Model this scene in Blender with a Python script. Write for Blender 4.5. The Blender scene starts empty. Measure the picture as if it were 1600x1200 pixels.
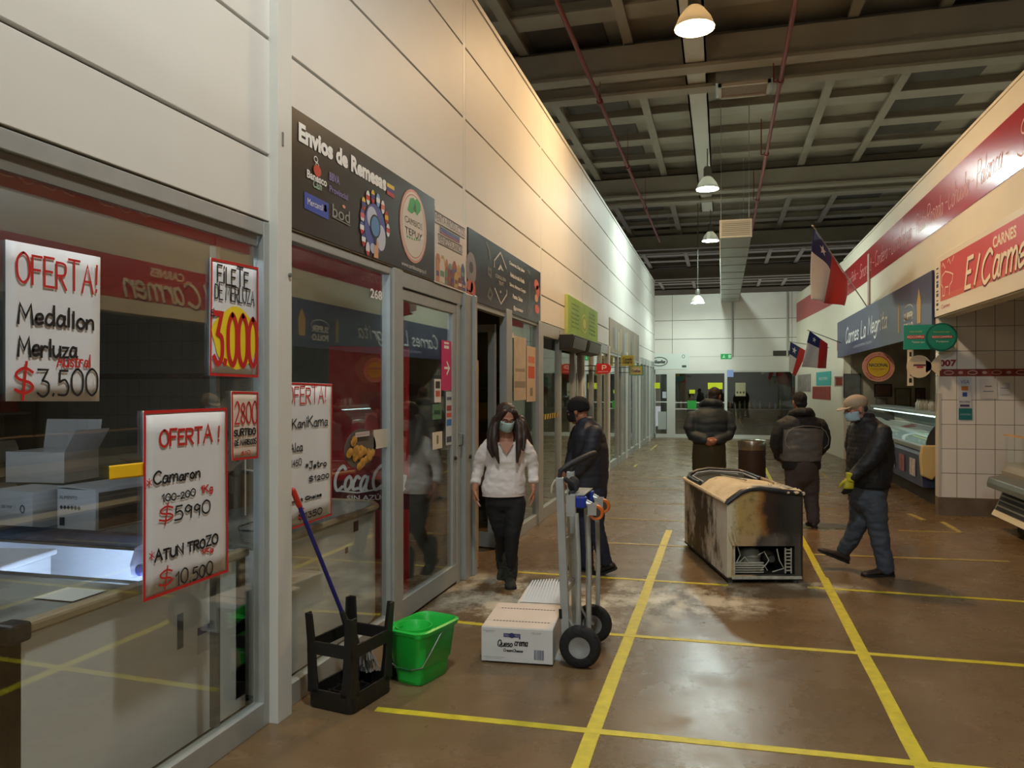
import bpy, bmesh, math, random
from mathutils import Vector, Matrix, Euler
random.seed(7)
SC = bpy.context.scene
COL = SC.collection
R = math.radians

# ------------------------------------------------------------------ camera
FPX, YAW, CAMZ, HOR = 1200.0, math.atan(328/1200.0), 1.70, 605.0
SY, CY = math.sin(YAW), math.cos(YAW)
cam_d = bpy.data.cameras.new('camera'); cam = bpy.data.objects.new('camera', cam_d); COL.objects.link(cam)
cam.location = (0, 0, CAMZ); cam.rotation_euler = (R(90), 0, YAW)
cam_d.sensor_width = 36; cam_d.lens = 36*FPX/1600; cam_d.shift_y = (HOR-600)/1600
cam_d.clip_start = .05; cam_d.clip_end = 200
SC.camera = cam
SC.view_settings.view_transform = 'Standard'; SC.view_settings.look = 'None'
SC.view_settings.gamma = 1; SC.view_settings.use_curve_mapping = False
SC.view_settings.exposure = 0.55
SC.cycles.transparent_max_bounces = 20
SC.cycles.max_bounces = 8
SC.cycles.sample_clamp_indirect = 6
w = bpy.data.worlds.new('world'); SC.world = w; w.use_nodes = True
w.node_tree.nodes['Background'].inputs[0].default_value = (.96, .98, 1, 1)
w.node_tree.nodes['Background'].inputs[1].default_value = .3
# the lamps of the hall, then unseen ones added for fill: (x, y, z of the lamp mouth, colour, strength)
LAMPS = [(-.33, 9.86, 6.18, (1, .66, .34), 300), (-.31, 17.54, 6.08, (.84, 1, .93), 330),
         (-.33, 23.6, 6.05, (.84, 1, .93), 120), (-.72, 24.4, 4.30, (.84, 1, .93), 120),
         (-.35, 2.2, 6.25, (.96, 1, .98), 235), (-.35, -5.4, 6.25, (.96, 1, .98), 330), (-.35, -12, 6.25, (.96, 1, .98), 400),  # the rearmost is unseen, added as soft fill
         (7.2, 5.5, 6.2, (.98, 1, .96), 330), (7.2, 18, 6.2, (.92, 1, .95), 330), (-6.6, 5.5, 6.2, (.98, 1, .96), 330), (-6.6, 18, 6.2, (.92, 1, .95), 330)]  # side-aisle lamps, unseen, added to bounce light up to the ceiling

# ------------------------------------------------------------------ pixel measurements -> points on real planes
def ray(u, v):
    a = (u-800)/FPX
    return (-SY+a*CY, CY+a*SY, (HOR-v)/FPX)
def on_x(u, v, x):
    d = ray(u, v); t = x/d[0]; return (d[1]*t, CAMZ+d[2]*t)          # (y, z)
def on_y(u, v, y):
    d = ray(u, v); t = y/d[1]; return (d[0]*t, CAMZ+d[2]*t)          # (x, z)
def on_z(u, v, z=0):
    d = ray(u, v); t = (z-CAMZ)/d[2]; return (d[0]*t, d[1]*t)        # (x, y)

# ------------------------------------------------------------------ materials
def lin(c):
    c = c/255.0
    return c/12.92 if c <= .04045 else ((c+.055)/1.055)**2.4
def rgb(c): return (lin(c[0]), lin(c[1]), lin(c[2]), 1)
_mc = {}
def M(col, rough=.5, metal=0, var=0, vs=6, bump=0, bs=40, spec=.5, emit=0, name=None, stretch=None):
    key = (tuple(col), rough, metal, var, vs, bump, bs, spec, emit, stretch)
    if key in _mc: return _mc[key]
    m = bpy.data.materials.new(name or 'm_%d_%d_%d' % tuple(int(c) for c in col)); m.use_nodes = True
    nt = m.node_tree; b = nt.nodes['Principled BSDF']
    b.inputs['Base Color'].default_value = rgb(col); b.inputs['Roughness'].default_value = rough
    b.inputs['Metallic'].default_value = metal; b.inputs['Specular IOR Level'].default_value = spec
    if emit:
        b.inputs['Emission Color'].default_value = rgb(col); b.inputs['Emission Strength'].default_value = emit
    if var or bump:
        tc = nt.nodes.new('ShaderNodeTexCoord'); mp = nt.nodes.new('ShaderNodeMapping')
        if stretch: mp.inputs['Scale'].default_value = stretch
        nt.links.new(tc.outputs['Object'], mp.inputs['Vector'])
    if var:
        n = nt.nodes.new('ShaderNodeTexNoise'); n.inputs['Scale'].default_value = vs; n.inputs['Detail'].default_value = 5
        nt.links.new(mp.outputs[0], n.inputs['Vector'])
        r = nt.nodes.new('ShaderNodeValToRGB')
        c = rgb(col)
        r.color_ramp.elements[0].position = .3; r.color_ramp.elements[1].position = .7
        r.color_ramp.elements[0].color = tuple(x*(1-var) for x in c[:3])+(1,)
        r.color_ramp.elements[1].color = tuple(min(1, x*(1+var)) for x in c[:3])+(1,)
        nt.links.new(n.outputs['Fac'], r.inputs[0]); nt.links.new(r.outputs[0], b.inputs['Base Color'])
    if bump:
        n = nt.nodes.new('ShaderNodeTexNoise'); n.inputs['Scale'].default_value = bs; n.inputs['Detail'].default_value = 4
        nt.links.new(mp.outputs[0], n.inputs['Vector'])
        bp = nt.nodes.new('ShaderNodeBump'); bp.inputs['Strength'].default_value = bump; bp.inputs['Distance'].default_value = .02
        nt.links.new(n.outputs['Fac'], bp.inputs['Height']); nt.links.new(bp.outputs[0], b.inputs['Normal'])
    _mc[key] = m
    return m
def node_mat(name):
    m = bpy.data.materials.new(name); m.use_nodes = True
    return m, m.node_tree, m.node_tree.nodes['Principled BSDF']
def glass_mat(name, tint, r0):
    m = bpy.data.materials.new(name); m.use_nodes = True; nt = m.node_tree; nt.nodes.clear(); N = nt.nodes.new; L = nt.links.new
    out = N('ShaderNodeOutputMaterial'); mix = N('ShaderNodeMixShader'); tr = N('ShaderNodeBsdfTransparent'); gl = N('ShaderNodeBsdfGlossy')
    tr.inputs[0].default_value = tint+(1,); gl.inputs['Roughness'].default_value = .006; gl.inputs[0].default_value = (.95, 1, .97, 1)
    g = N('ShaderNodeNewGeometry'); dp = N('ShaderNodeVectorMath'); dp.operation = 'DOT_PRODUCT'
    L(g.outputs['Normal'], dp.inputs[0]); L(g.outputs['Incoming'], dp.inputs[1])
    ab = N('ShaderNodeMath'); ab.operation = 'ABSOLUTE'; L(dp.outputs['Value'], ab.inputs[0])
    su = N('ShaderNodeMath'); su.operation = 'SUBTRACT'; su.inputs[0].default_value = 1; L(ab.outputs[0], su.inputs[1])
    po = N('ShaderNodeMath'); po.operation = 'POWER'; po.inputs[1].default_value = 5; L(su.outputs[0], po.inputs[0])
    ma = N('ShaderNodeMath'); ma.operation = 'MULTIPLY_ADD'; ma.inputs[1].default_value = 1-r0; ma.inputs[2].default_value = r0; L(po.outputs[0], ma.inputs[0])
    L(ma.outputs[0], mix.inputs[0]); L(tr.outputs[0], mix.inputs[1]); L(gl.outputs[0], mix.inputs[2]); L(mix.outputs[0], out.inputs[0])
    return m
GLASS = glass_mat('shop_glass', (.97, .985, .975), .10)
CLEAR = glass_mat('clear_glass', (.95, .97, .96), .05)
WHITE = (226, 224, 216)

# ------------------------------------------------------------------ mesh builder
class MB:
    def __init__(s): s.bm = bmesh.new(); s.mi = 0
    def face(s, pts, mi=None):
        f = s.bm.faces.new([s.bm.verts.new(p) for p in pts]); f.material_index = s.mi if mi is None else mi; return s
    def box(s, a, b, mi=None, skip=''):
        x0, x1 = sorted((a[0], b[0])); y0, y1 = sorted((a[1], b[1])); z0, z1 = sorted((a[2], b[2]))
        v = [s.bm.verts.new(p) for p in ((x0, y0, z0), (x1, y0, z0), (x1, y1, z0), (x0, y1, z0), (x0, y0, z1), (x1, y0, z1), (x1, y1, z1), (x0, y1, z1))]
        for k, q in (('b', (3, 2, 1, 0)), ('t', (4, 5, 6, 7)), ('f', (0, 1, 5, 4)), ('r', (1, 2, 6, 5)), ('k', (2, 3, 7, 6)), ('l', (3, 0, 4, 7))):
            if k in skip: continue
            f = s.bm.faces.new([v[i] for i in q]); f.material_index = s.mi if mi is None else mi
        return s
    def loft(s, rings, cap=True, closed=False, mi=None):
        mi = s.mi if mi is None else mi
        rs = [[s.bm.verts.new(p) for p in r] for r in rings]; n = len(rs[0])
        for a, b in list(zip(rs, rs[1:]))+([(rs[-1], rs[0])] if closed else []):
            for i in range(n):
                f = s.bm.faces.new((a[i], a[(i+1) % n], b[(i+1) % n], b[i])); f.material_index = mi
        if cap and not closed:
            for r, o in ((rs[0], -1), (rs[-1], 1)):
                f = s.bm.faces.new(r[::o]); f.material_index = mi
        return s
    def tube(s, pts, r, n=8, closed=False, sq=None, cap=True, mi=None, rnd=False):
        P = [Vector(p) for p in pts]; rr = list(r) if hasattr(r, '__len__') else [r]*len(P)
        if rnd:
            d0 = (P[0]-P[1]).normalized(); d1 = (P[-1]-P[-2]).normalized()
            a = [(P[0]+d0*rr[0]*q, rr[0]*m) for q, m in ((.95, .25), (.8, .6), (.45, .88))]
            b = [(P[-1]+d1*rr[-1]*q, rr[-1]*m) for q, m in ((.45, .88), (.8, .6), (.95, .25))]
            P = [x[0] for x in a]+P+[x[0] for x in b]; rr = [x[1] for x in a]+rr+[x[1] for x in b]
        rings = []; up = None
        for i, p in enumerate(P):
            if closed: t = (P[(i+1) % len(P)]-P[i-1])
            else: t = P[min(i+1, len(P)-1)]-P[max(i-1, 0)]
            t.normalize()
            if up is None:
                up = Vector((0, 0, 1)) if abs(t.z) < .9 else Vector((0, 1, 0))
                if sq: up = Vector(sq[2])
            x = up.cross(t); x.normalize(); up2 = t.cross(x); up = up2 if not sq else up
            kx, ky = (sq[0], sq[1]) if sq else (1, 1)
            rings.append([p+(x*math.cos(q)*kx+up2*math.sin(q)*ky)*rr[i] for q in (2*math.pi*k/n for k in range(n))])
        return s.loft(rings, cap=cap, closed=closed, mi=mi)
    def cyl(s, a, b, r, r2=None, n=16, mi=None, cap=True): return s.tube([a, b], [r, r if r2 is None else r2], n, mi=mi, cap=cap)
    def lathe(s, prof, n=24, c=(0, 0, 0), axis='z', cap=True, mi=None):
        rings = []
        for r, z in prof:
            ring = []
            for k in range(n):
                q = 2*math.pi*k/n; x, y = r*math.cos(q), r*math.sin(q)
                p = (x, y, z) if axis == 'z' else ((x, -z, y) if axis == 'y' else (z, x, y))
                ring.append((p[0]+c[0], p[1]+c[1], p[2]+c[2]))
            rings.append(ring)
        return s.loft(rings, cap=cap, mi=mi)
    def ell(s, c, r, n=14, m=9, mi=None, rot=None):
        rings = []
        for i in range(m):
            t = math.pi*(i+.5)/m*.999
            ring = []
            for k in range(n):
                q = 2*math.pi*k/n
                p = Vector((r[0]*math.sin(t)*math.cos(q), r[1]*math.sin(t)*math.sin(q), -r[2]*math.cos(t)))
                if rot: p = rot @ p
                ring.append(p+Vector(c))
            rings.append(ring)
        return s.loft(rings, mi=mi)
    def prism(s, poly, a, b, axis='y', mi=None):
        def P(p, t): return {'y': (p[0], t, p[1]), 'x': (t, p[0], p[1]), 'z': (p[0], p[1], t)}[axis]
        return s.loft([[P(p, a) for p in poly], [P(p, b) for p in poly]], mi=mi)
    def disc(s, x, z, rx, rz, y=0, n=28, mi=None, a0=0, a1=2*math.pi):
        return s.face([(x+rx*math.cos(a0+(a1-a0)*k/n), y, z+rz*math.sin(a0+(a1-a0)*k/n)) for k in range(n+(0 if a1-a0 > 6.2 else 1))], mi)
    def ring(s, x, z, rx, rz, t, y=0, n=32, mi=None):
        for k in range(n):
            p = [2*math.pi*k/n, 2*math.pi*(k+1)/n]
            s.face([(x+rx*math.cos(p[0]), y, z+rz*math.sin(p[0])), (x+rx*math.cos(p[1]), y, z+rz*math.sin(p[1])),
                    (x+(rx-t)*math.cos(p[1]), y, z+(rz-t)*math.sin(p[1])), (x+(rx-t)*math.cos(p[0]), y, z+(rz-t)*math.sin(p[0]))], mi)
        return s
    def rect(s, x0, z0, x1, z1, y=0, mi=None): return s.face([(x0, y, z0), (x1, y, z0), (x1, y, z1), (x0, y, z1)], mi)
    def strip(s, pts, t, y=0, mi=None, closed=False):
        n = len(pts)
        L, Rr = [], []
        for i in range(n):
            a = pts[i-1] if (i or closed) else None; b = pts[(i+1) % n] if (i < n-1 or closed) else None; p = pts[i]
            d = []
            for q0, q1 in ((a, p), (p, b)):
                if q0 is None or q1 is None: continue
                dx, dz = q1[0]-q0[0], q1[1]-q0[1]; l = math.hypot(dx, dz)
                if l > 1e-7: d.append((-dz/l, dx/l))
            if not d: d = [(0, 1)]
            nx, nz = (d[0][0]+d[-1][0], d[0][1]+d[-1][1]); l = math.hypot(nx, nz)
            if l < .3: nx, nz = d[0]; l = 1
            nx, nz = nx/l, nz/l; k = min(1.7, 1/max(.2, nx*d[0][0]+nz*d[0][1]))*t/2
            L.append((p[0]+nx*k, y, p[1]+nz*k)); Rr.append((p[0]-nx*k, y, p[1]-nz*k))
        for i in range(n if closed else n-1):
            j = (i+1) % n
            s.face([Rr[i], Rr[j], L[j], L[i]], mi)
        return s
    def xf(s, m): bmesh.ops.transform(s.bm, matrix=m, verts=s.bm.verts[:]); return s
    def mesh(s, name, weld=True):
        if weld: bmesh.ops.remove_doubles(s.bm, verts=s.bm.verts[:], dist=1e-5)
        me = bpy.data.meshes.new(name); s.bm.to_mesh(me); s.bm.free(); return me
    def build(s, name, mat, parent=None, smooth=0, bevel=0, loc=None, rot=None, kind=None, label=None, fixn=True, weld=True):
        if fixn: bmesh.ops.recalc_face_normals(s.bm, faces=s.bm.faces[:])
        me = s.mesh(name, weld)
        for m in (mat if isinstance(mat, (list, tuple)) else [mat]): me.materials.append(m)
        if smooth: shade(me, smooth)
        o = bpy.data.objects.new(name, me); COL.objects.link(o)
        if parent is not None: o.parent = parent
        if loc is not None: o.location = loc
        if rot is not None: o.rotation_euler = rot
        if bevel:
            b = o.modifiers.new('bevel', 'BEVEL'); b.width = bevel; b.segments = 2; b.limit_method = 'ANGLE'
        if kind: o['kind'] = kind
        if label: o['label'] = label
        return o
def shade(me, ang=40):
    me.shade_smooth()
    try: me.set_sharp_from_angle(angle=R(ang if ang > 1 else 40))
    except Exception: pass
def tag(o, label, cat, group=None):
    o['label'] = label; o['category'] = cat
    if group: o['group'] = group
    return o
def thing(name, label, cat, loc=(0, 0, 0), rz=0, group=None):
    o = bpy.data.objects.new(name, None); COL.objects.link(o); o.location = loc; o.rotation_euler = (0, 0, rz)
    o.empty_display_size = .1
    return tag(o, label, cat, group)
def copy_tree(o, parent=None, label=None, loc=None, rz=None):
    c = o.copy(); COL.objects.link(c)
    if parent is not None: c.parent = parent
    if label: c['label'] = label
    if loc is not None: c.location = loc
    if rz is not None: c.rotation_euler = (0, 0, rz)
    for ch in list(o.children): copy_tree(ch, c)
    return c
def remesh(mb, name, mat, parent, voxel=.01, smooth=5, label=None, fac=.5):
    me = mb.mesh(name, False); o = bpy.data.objects.new(name+'_tmp', me); COL.objects.link(o)
    r = o.modifiers.new('r', 'REMESH'); r.mode = 'VOXEL'; r.voxel_size = voxel; r.use_smooth_shade = True
    if smooth:
        q = o.modifiers.new('s', 'SMOOTH'); q.iterations = smooth; q.factor = fac
    dg = bpy.context.evaluated_depsgraph_get(); dg.update()
    m2 = bpy.data.meshes.new_from_object(o.evaluated_get(dg)); bpy.data.objects.remove(o); bpy.data.meshes.remove(me)
    m2.name = name; m2.materials.clear(); m2.materials.append(mat); m2.shade_smooth()
    n = bpy.data.objects.new(name, m2); COL.objects.link(n); n.parent = parent
    if label: n['label'] = label
    return n

# ------------------------------------------------------------------ lettering
def text(parent, s, x0, z0, x1, z1, mat, y=-.003, shear=0, bold=0, name='lettering', rot=0):
    cu = bpy.data.curves.new('t', 'FONT'); cu.body = s; cu.shear = shear; cu.offset = bold; cu.resolution_u = 3
    o = bpy.data.objects.new('t', cu); COL.objects.link(o)
    dg = bpy.context.evaluated_depsgraph_get(); dg.update()
    me = bpy.data.meshes.new_from_object(o.evaluated_get(dg)); bpy.data.objects.remove(o); bpy.data.curves.remove(cu)
    xs = [v.co.x for v in me.vertices]; ys = [v.co.y for v in me.vertices]
    ax, bx, ay, by = min(xs), max(xs), min(ys), max(ys)
    kx, kz = (x1-x0)/max(1e-6, bx-ax), (z1-z0)/max(1e-6, by-ay)
    cr, sr = math.cos(rot), math.sin(rot); mx, mz = (x0+x1)/2, (z0+z1)/2
    for v in me.vertices:
        px, pz = x0+(v.co.x-ax)*kx, z0+(v.co.y-ay)*kz
        if rot: px, pz = mx+(px-mx)*cr-(pz-mz)*sr, mz+(px-mx)*sr+(pz-mz)*cr
        v.co = (px, y, pz)
    me.materials.clear(); me.materials.append(mat); me.name = name
    ob = bpy.data.objects.new(name, me); COL.objects.link(ob); ob.parent = parent
    return ob
# a hand-drawn alphabet: width and strokes on a grid 10 high; '/' = straight strokes
GL = {
'A': (7, '/0,0 3.5,10 7,0;/1.3,4 5.7,4'), 'B': (6, '/0,0 0,10;0,10 5,9.5 5,6 0,5.3;0,5.3 6,4.5 5.5,.5 0,0'), 'C': (6.5, '6.5,8.5 4,10 .5,7 .3,3 3,0 6.5,1.5'),
'D': (6.5, '/0,0 0,10;0,10 5,9 6.5,5 5,1 0,0'), 'E': (5.5, '/5.5,10 0,10 0,0 5.5,0;/0,5.2 4.5,5.2'), 'F': (5.5, '/5.5,10 0,10 0,0;/0,5.2 4.5,5.2'),
'G': (7, '6.5,8.5 4,10 .5,7 .3,3 3,0 6.5,1.5 6.8,4.5 4,4.5'), 'H': (6.5, '/0,0 0,10;/6.5,0 6.5,10;/0,5 6.5,5'), 'I': (1, '/.5,0 .5,10'), 'J': (5, '/1,10 5,10;4,10 4,3 2.5,0 0,1.5'),
'K': (6.5, '/0,0 0,10;/6,10 0,4.3;/1.5,5.6 6.5,0'), 'L': (5, '/0,10 0,0 5,0'), 'M': (8, '/0,0 1,10 4,3.5 7,10 8,0'), 'N': (6.5, '/0,0 0,10 6.5,0 6.5,10'),
'O': (7, '3.5,10 .6,8 0,5 .8,1.6 3.5,0 6.3,1.8 7,5 6.2,8.4 3.5,10'), 'P': (6, '/0,0 0,10;0,10 5.5,9.5 5.5,5.5 0,4.8'), 'Q': (7.5, '3.5,10 .6,8 0,5 .8,1.6 3.5,0 6.3,1.8 7,5 6.2,8.4 3.5,10;4,3 6,.5 8.5,-1'),
'R': (6.3, '/0,0 0,10;0,10 5.5,9.5 5.3,5.7 0,5;/2.2,5 6.3,0'), 'S': (5.8, '5.6,8.7 3,10 .4,8.2 1,6 4.5,4.6 5.6,2.4 3,0 0,1.3'), 'T': (6.5, '/0,10 6.5,10;/3.2,10 3.2,0'),
'U': (6.5, '0,10 0,3 3,0 6.3,2.5 6.5,10'), 'V': (6.5, '/0,10 3.2,0 6.5,10'), 'W': (9, '/0,10 2.2,0 4.5,7 6.8,0 9,10'), 'X': (6, '/0,0 6,10;/0,10 6,0'), 'Y': (6, '/0,10 3,5 6,10;/3,5 3,0'), 'Z': (6, '/0,10 6,10 0,0 6,0'),
'a': (5, '4.6,4.8 2,5.6 .2,3 .6,.4 2.6,.2 4.5,3 4.6,5.4;4.6,5.4 4.4,1 5.4,0'), 'b': (4.8, '/0,10 0,0;0,3.5 2.5,5.6 4.8,3.5 4,.4 0,.4'), 'c': (4.2, '4.2,4.8 2,5.6 .2,3 .8,.4 4.2,.7'),
'd': (5, '4.6,4.8 2,5.6 .2,3 .6,.4 2.6,.2 4.6,2.5;/4.7,10 4.7,0'), 'e': (4.4, '.4,2.8 4.2,3.2 3.4,5.5 1,5 .1,2.5 1.2,.2 4.4,1'), 'f': (4, '4,9.3 2.4,10 1.5,7 1.5,-1.5;/0,5.2 3.6,5.2'),
'g': (5, '4.6,4.8 2,5.6 .2,3 .8,.5 3,.4 4.6,3;4.7,5.5 4.7,-1.5 2.5,-3.6 .2,-2.6'), 'h': (5, '/0,10 0,0;0,3 2.5,5.6 4.4,4.5 4.6,0'), 'i': (1.2, '/.6,5.5 .6,0;/.6,7.6 .6,8.4'), 'j': (2.5, '2,5.5 2,-2 0,-3.3;/2,7.6 2,8.4'),
'k': (4.6, '/0,10 0,0;/4.2,5.6 0,2.4;/1.2,3.3 4.6,0'), 'l': (1.4, '/.6,10 .6,0'), 'm': (7.6, '/0,5.5 0,0;0,3.6 2,5.6 3.6,4.6 3.7,0;3.7,3.6 5.6,5.6 7.2,4.6 7.4,0'), 'n': (5, '/0,5.5 0,0;0,3.4 2.5,5.6 4.4,4.6 4.6,0'),
'o': (4.8, '2.4,5.6 .3,4 .3,1.5 2.4,0 4.6,1.5 4.6,4 2.4,5.6'), 'p': (4.8, '/0,5.5 0,-3.5;0,3.5 2.5,5.6 4.8,3.5 4,.4 0,.6'), 'q': (5, '4.6,4.8 2,5.6 .2,3 .8,.5 3,.4 4.6,3;/4.7,5.5 4.7,-3.5'),
'r': (3.8, '/0,5.5 0,0;0,3 1.8,5.3 3.8,5'), 's': (3.8, '3.6,4.8 1.8,5.6 .3,4.4 3.4,2 3,.3 0,.6'), 't': (3.6, '1.6,9 1.6,1.5 2.4,.1 3.6,.6;/0,6 3.4,6'), 'u': (4.8, '0,5.5 .1,1.6 1.8,0 4.5,2.4;/4.6,5.5 4.6,0'),
'v': (4.4, '/0,5.5 2.2,0 4.4,5.5'), 'w': (6.6, '/0,5.5 1.7,0 3.3,4.5 5,0 6.6,5.5'), 'x': (4.4, '/0,0 4.4,5.5;/0,5.5 4.4,0'), 'y': (4.6, '/0,5.5 2.4,.4;/4.6,5.5 1.4,-3.5'), 'z': (4.2, '/0,5.5 4.2,5.5 0,0 4.2,0'),
'0': (6, '3,10 .5,8 0,5 .6,1.8 3,0 5.4,1.8 6,5 5.5,8.2 3,10'), '1': (3, '/0,7.5 2.4,10 2.4,0'), '2': (5.6, '.3,7.8 2.6,10 5.2,8 4.4,5 0,0;/0,0 5.6,0'), '3': (5.4, '/.3,10 5,10 2.4,6;2.4,6 5.2,5 5.2,1.6 2.6,0 0,1.4'),
'4': (5.6, '/4.2,0 4.2,10 0,3.4 5.6,3.4'), '5': (5.4, '/5,10 1,10 .7,5.6;.7,5.6 3.6,6.4 5.4,3.6 4,.6 0,.6'), '6': (5.4, '4.8,9.5 1.5,7 .1,3.4 1.5,.2 4.2,.4 5.2,3 3.4,5.4 .5,3.6'), '7': (5.4, '/0,10 5.4,10 2,0'),
'8': (5.4, '2.7,5.2 .4,7.4 2.7,10 5,7.6 2.7,5.2 .1,2.6 2.7,0 5.3,2.6 2.7,5.2'), '9': (5.4, '5,7.5 2.6,10 .3,7.6 2,4.8 5,6.6;/5.1,8.5 4.6,0'),
'$': (6, '5.6,8 3,9.4 .4,7.6 1.2,5.6 4.6,4.4 5.6,2.4 3,.8 0,2;/3.6,11.5 2.4,-1.5'), '.': (1.4, '/.4,0 .8,.7'), '-': (3.5, '/0,4 3.5,4'), '*': (4, '/0,5 4,8;/0,8 4,5;/2,4 2,9'), '!': (1.6, '/1.2,10 .7,3;/.5,0 .7,.9'), '=': (4, '/0,3 4,3;/0,6 4,6'), "'": (1, '/.5,10 .3,8')}
def strokes_of(ch):
    wd, st = GL[ch]; out = []
    for part in st.split(';'):
        straight = part[0] == '/'
        pts = [tuple(float(q) for q in p.split(',')) for p in part.lstrip('/').split()]
        if not straight and len(pts) > 2:
            P = [pts[0]]+pts+[pts[-1]]
            if pts[0] == pts[-1]: P = [pts[-2]]+pts+[pts[1]]
            res = []
            for i in range(1, len(P)-2):
                for k in range(5):
                    t = k/5; a, b, c, d = P[i-1], P[i], P[i+1], P[i+2]
                    res.append(tuple(.5*(2*b[j]+(c[j]-a[j])*t+(2*a[j]-5*b[j]+4*c[j]-d[j])*t*t+(3*b[j]-a[j]-3*c[j]+d[j])*t**3) for j in (0, 1)))
            pts = res+[pts[-1]]
        out.append(pts)
    return wd, out
def write(parent, s, x0, z0, x1, z1, mat, thick, y=-.003, shear=0, gap=1.6, name='lettering', jit=.12):
    rnd = random.Random(s); X = 0; ST = []
    for ch in s:
        if ch == ' ': X += 4; continue
        wd, st = strokes_of(ch); dz = rnd.uniform(-jit, jit)*4; k = 1+rnd.uniform(-jit, jit)
        for p in st: ST.append([(X+a*k+b*shear, b*k+dz) for a, b in p])
        X += wd*k+gap
    xs = [p[0] for q in ST for p in q]; zs = [p[1] for q in ST for p in q]
    ax, bx, az, bz = min(xs), max(xs), min(zs), max(zs); kx, kz = (x1-x0)/max(.01, bx-ax), (z1-z0)/max(.01, bz-az)
    mb = MB(); e = 0
    for q in ST:
        pts = [(x0+(a-ax)*kx, z0+(b-az)*kz) for a, b in q]
        # rounded ends: extend a little
        (a, b), (c, d) = pts[0], pts[1]; l = math.hypot(a-c, b-d) or 1; pts[0] = (a+(a-c)/l*thick*.35, b+(b-d)/l*thick*.35)
        (a, b), (c, d) = pts[-1], pts[-2]; l = math.hypot(a-c, b-d) or 1; pts[-1] = (a+(a-c)/l*thick*.35, b+(b-d)/l*thick*.35)
        mb.strip(pts, thick, y-e); e += max(.00006, thick*.003)
    return mb.build(name, mat, parent, fixn=False, weld=False)
# ================================================================== THE HALL
XL, XR, YB = -2.21, 2.78, 26.5
ALU = M((168, 172, 168), .38, .25, var=.05, vs=9)
ALUD = M((120, 122, 116), .45, .3)
PANEL = M((222, 219, 210), .55, var=.035, vs=1.2, bump=.02, bs=5)
GROOVE = M((70, 62, 54), .8)
PILM = M((214, 214, 206), .5)
DARKIN = M((120, 120, 108), .8, var=.2, vs=2)

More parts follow.
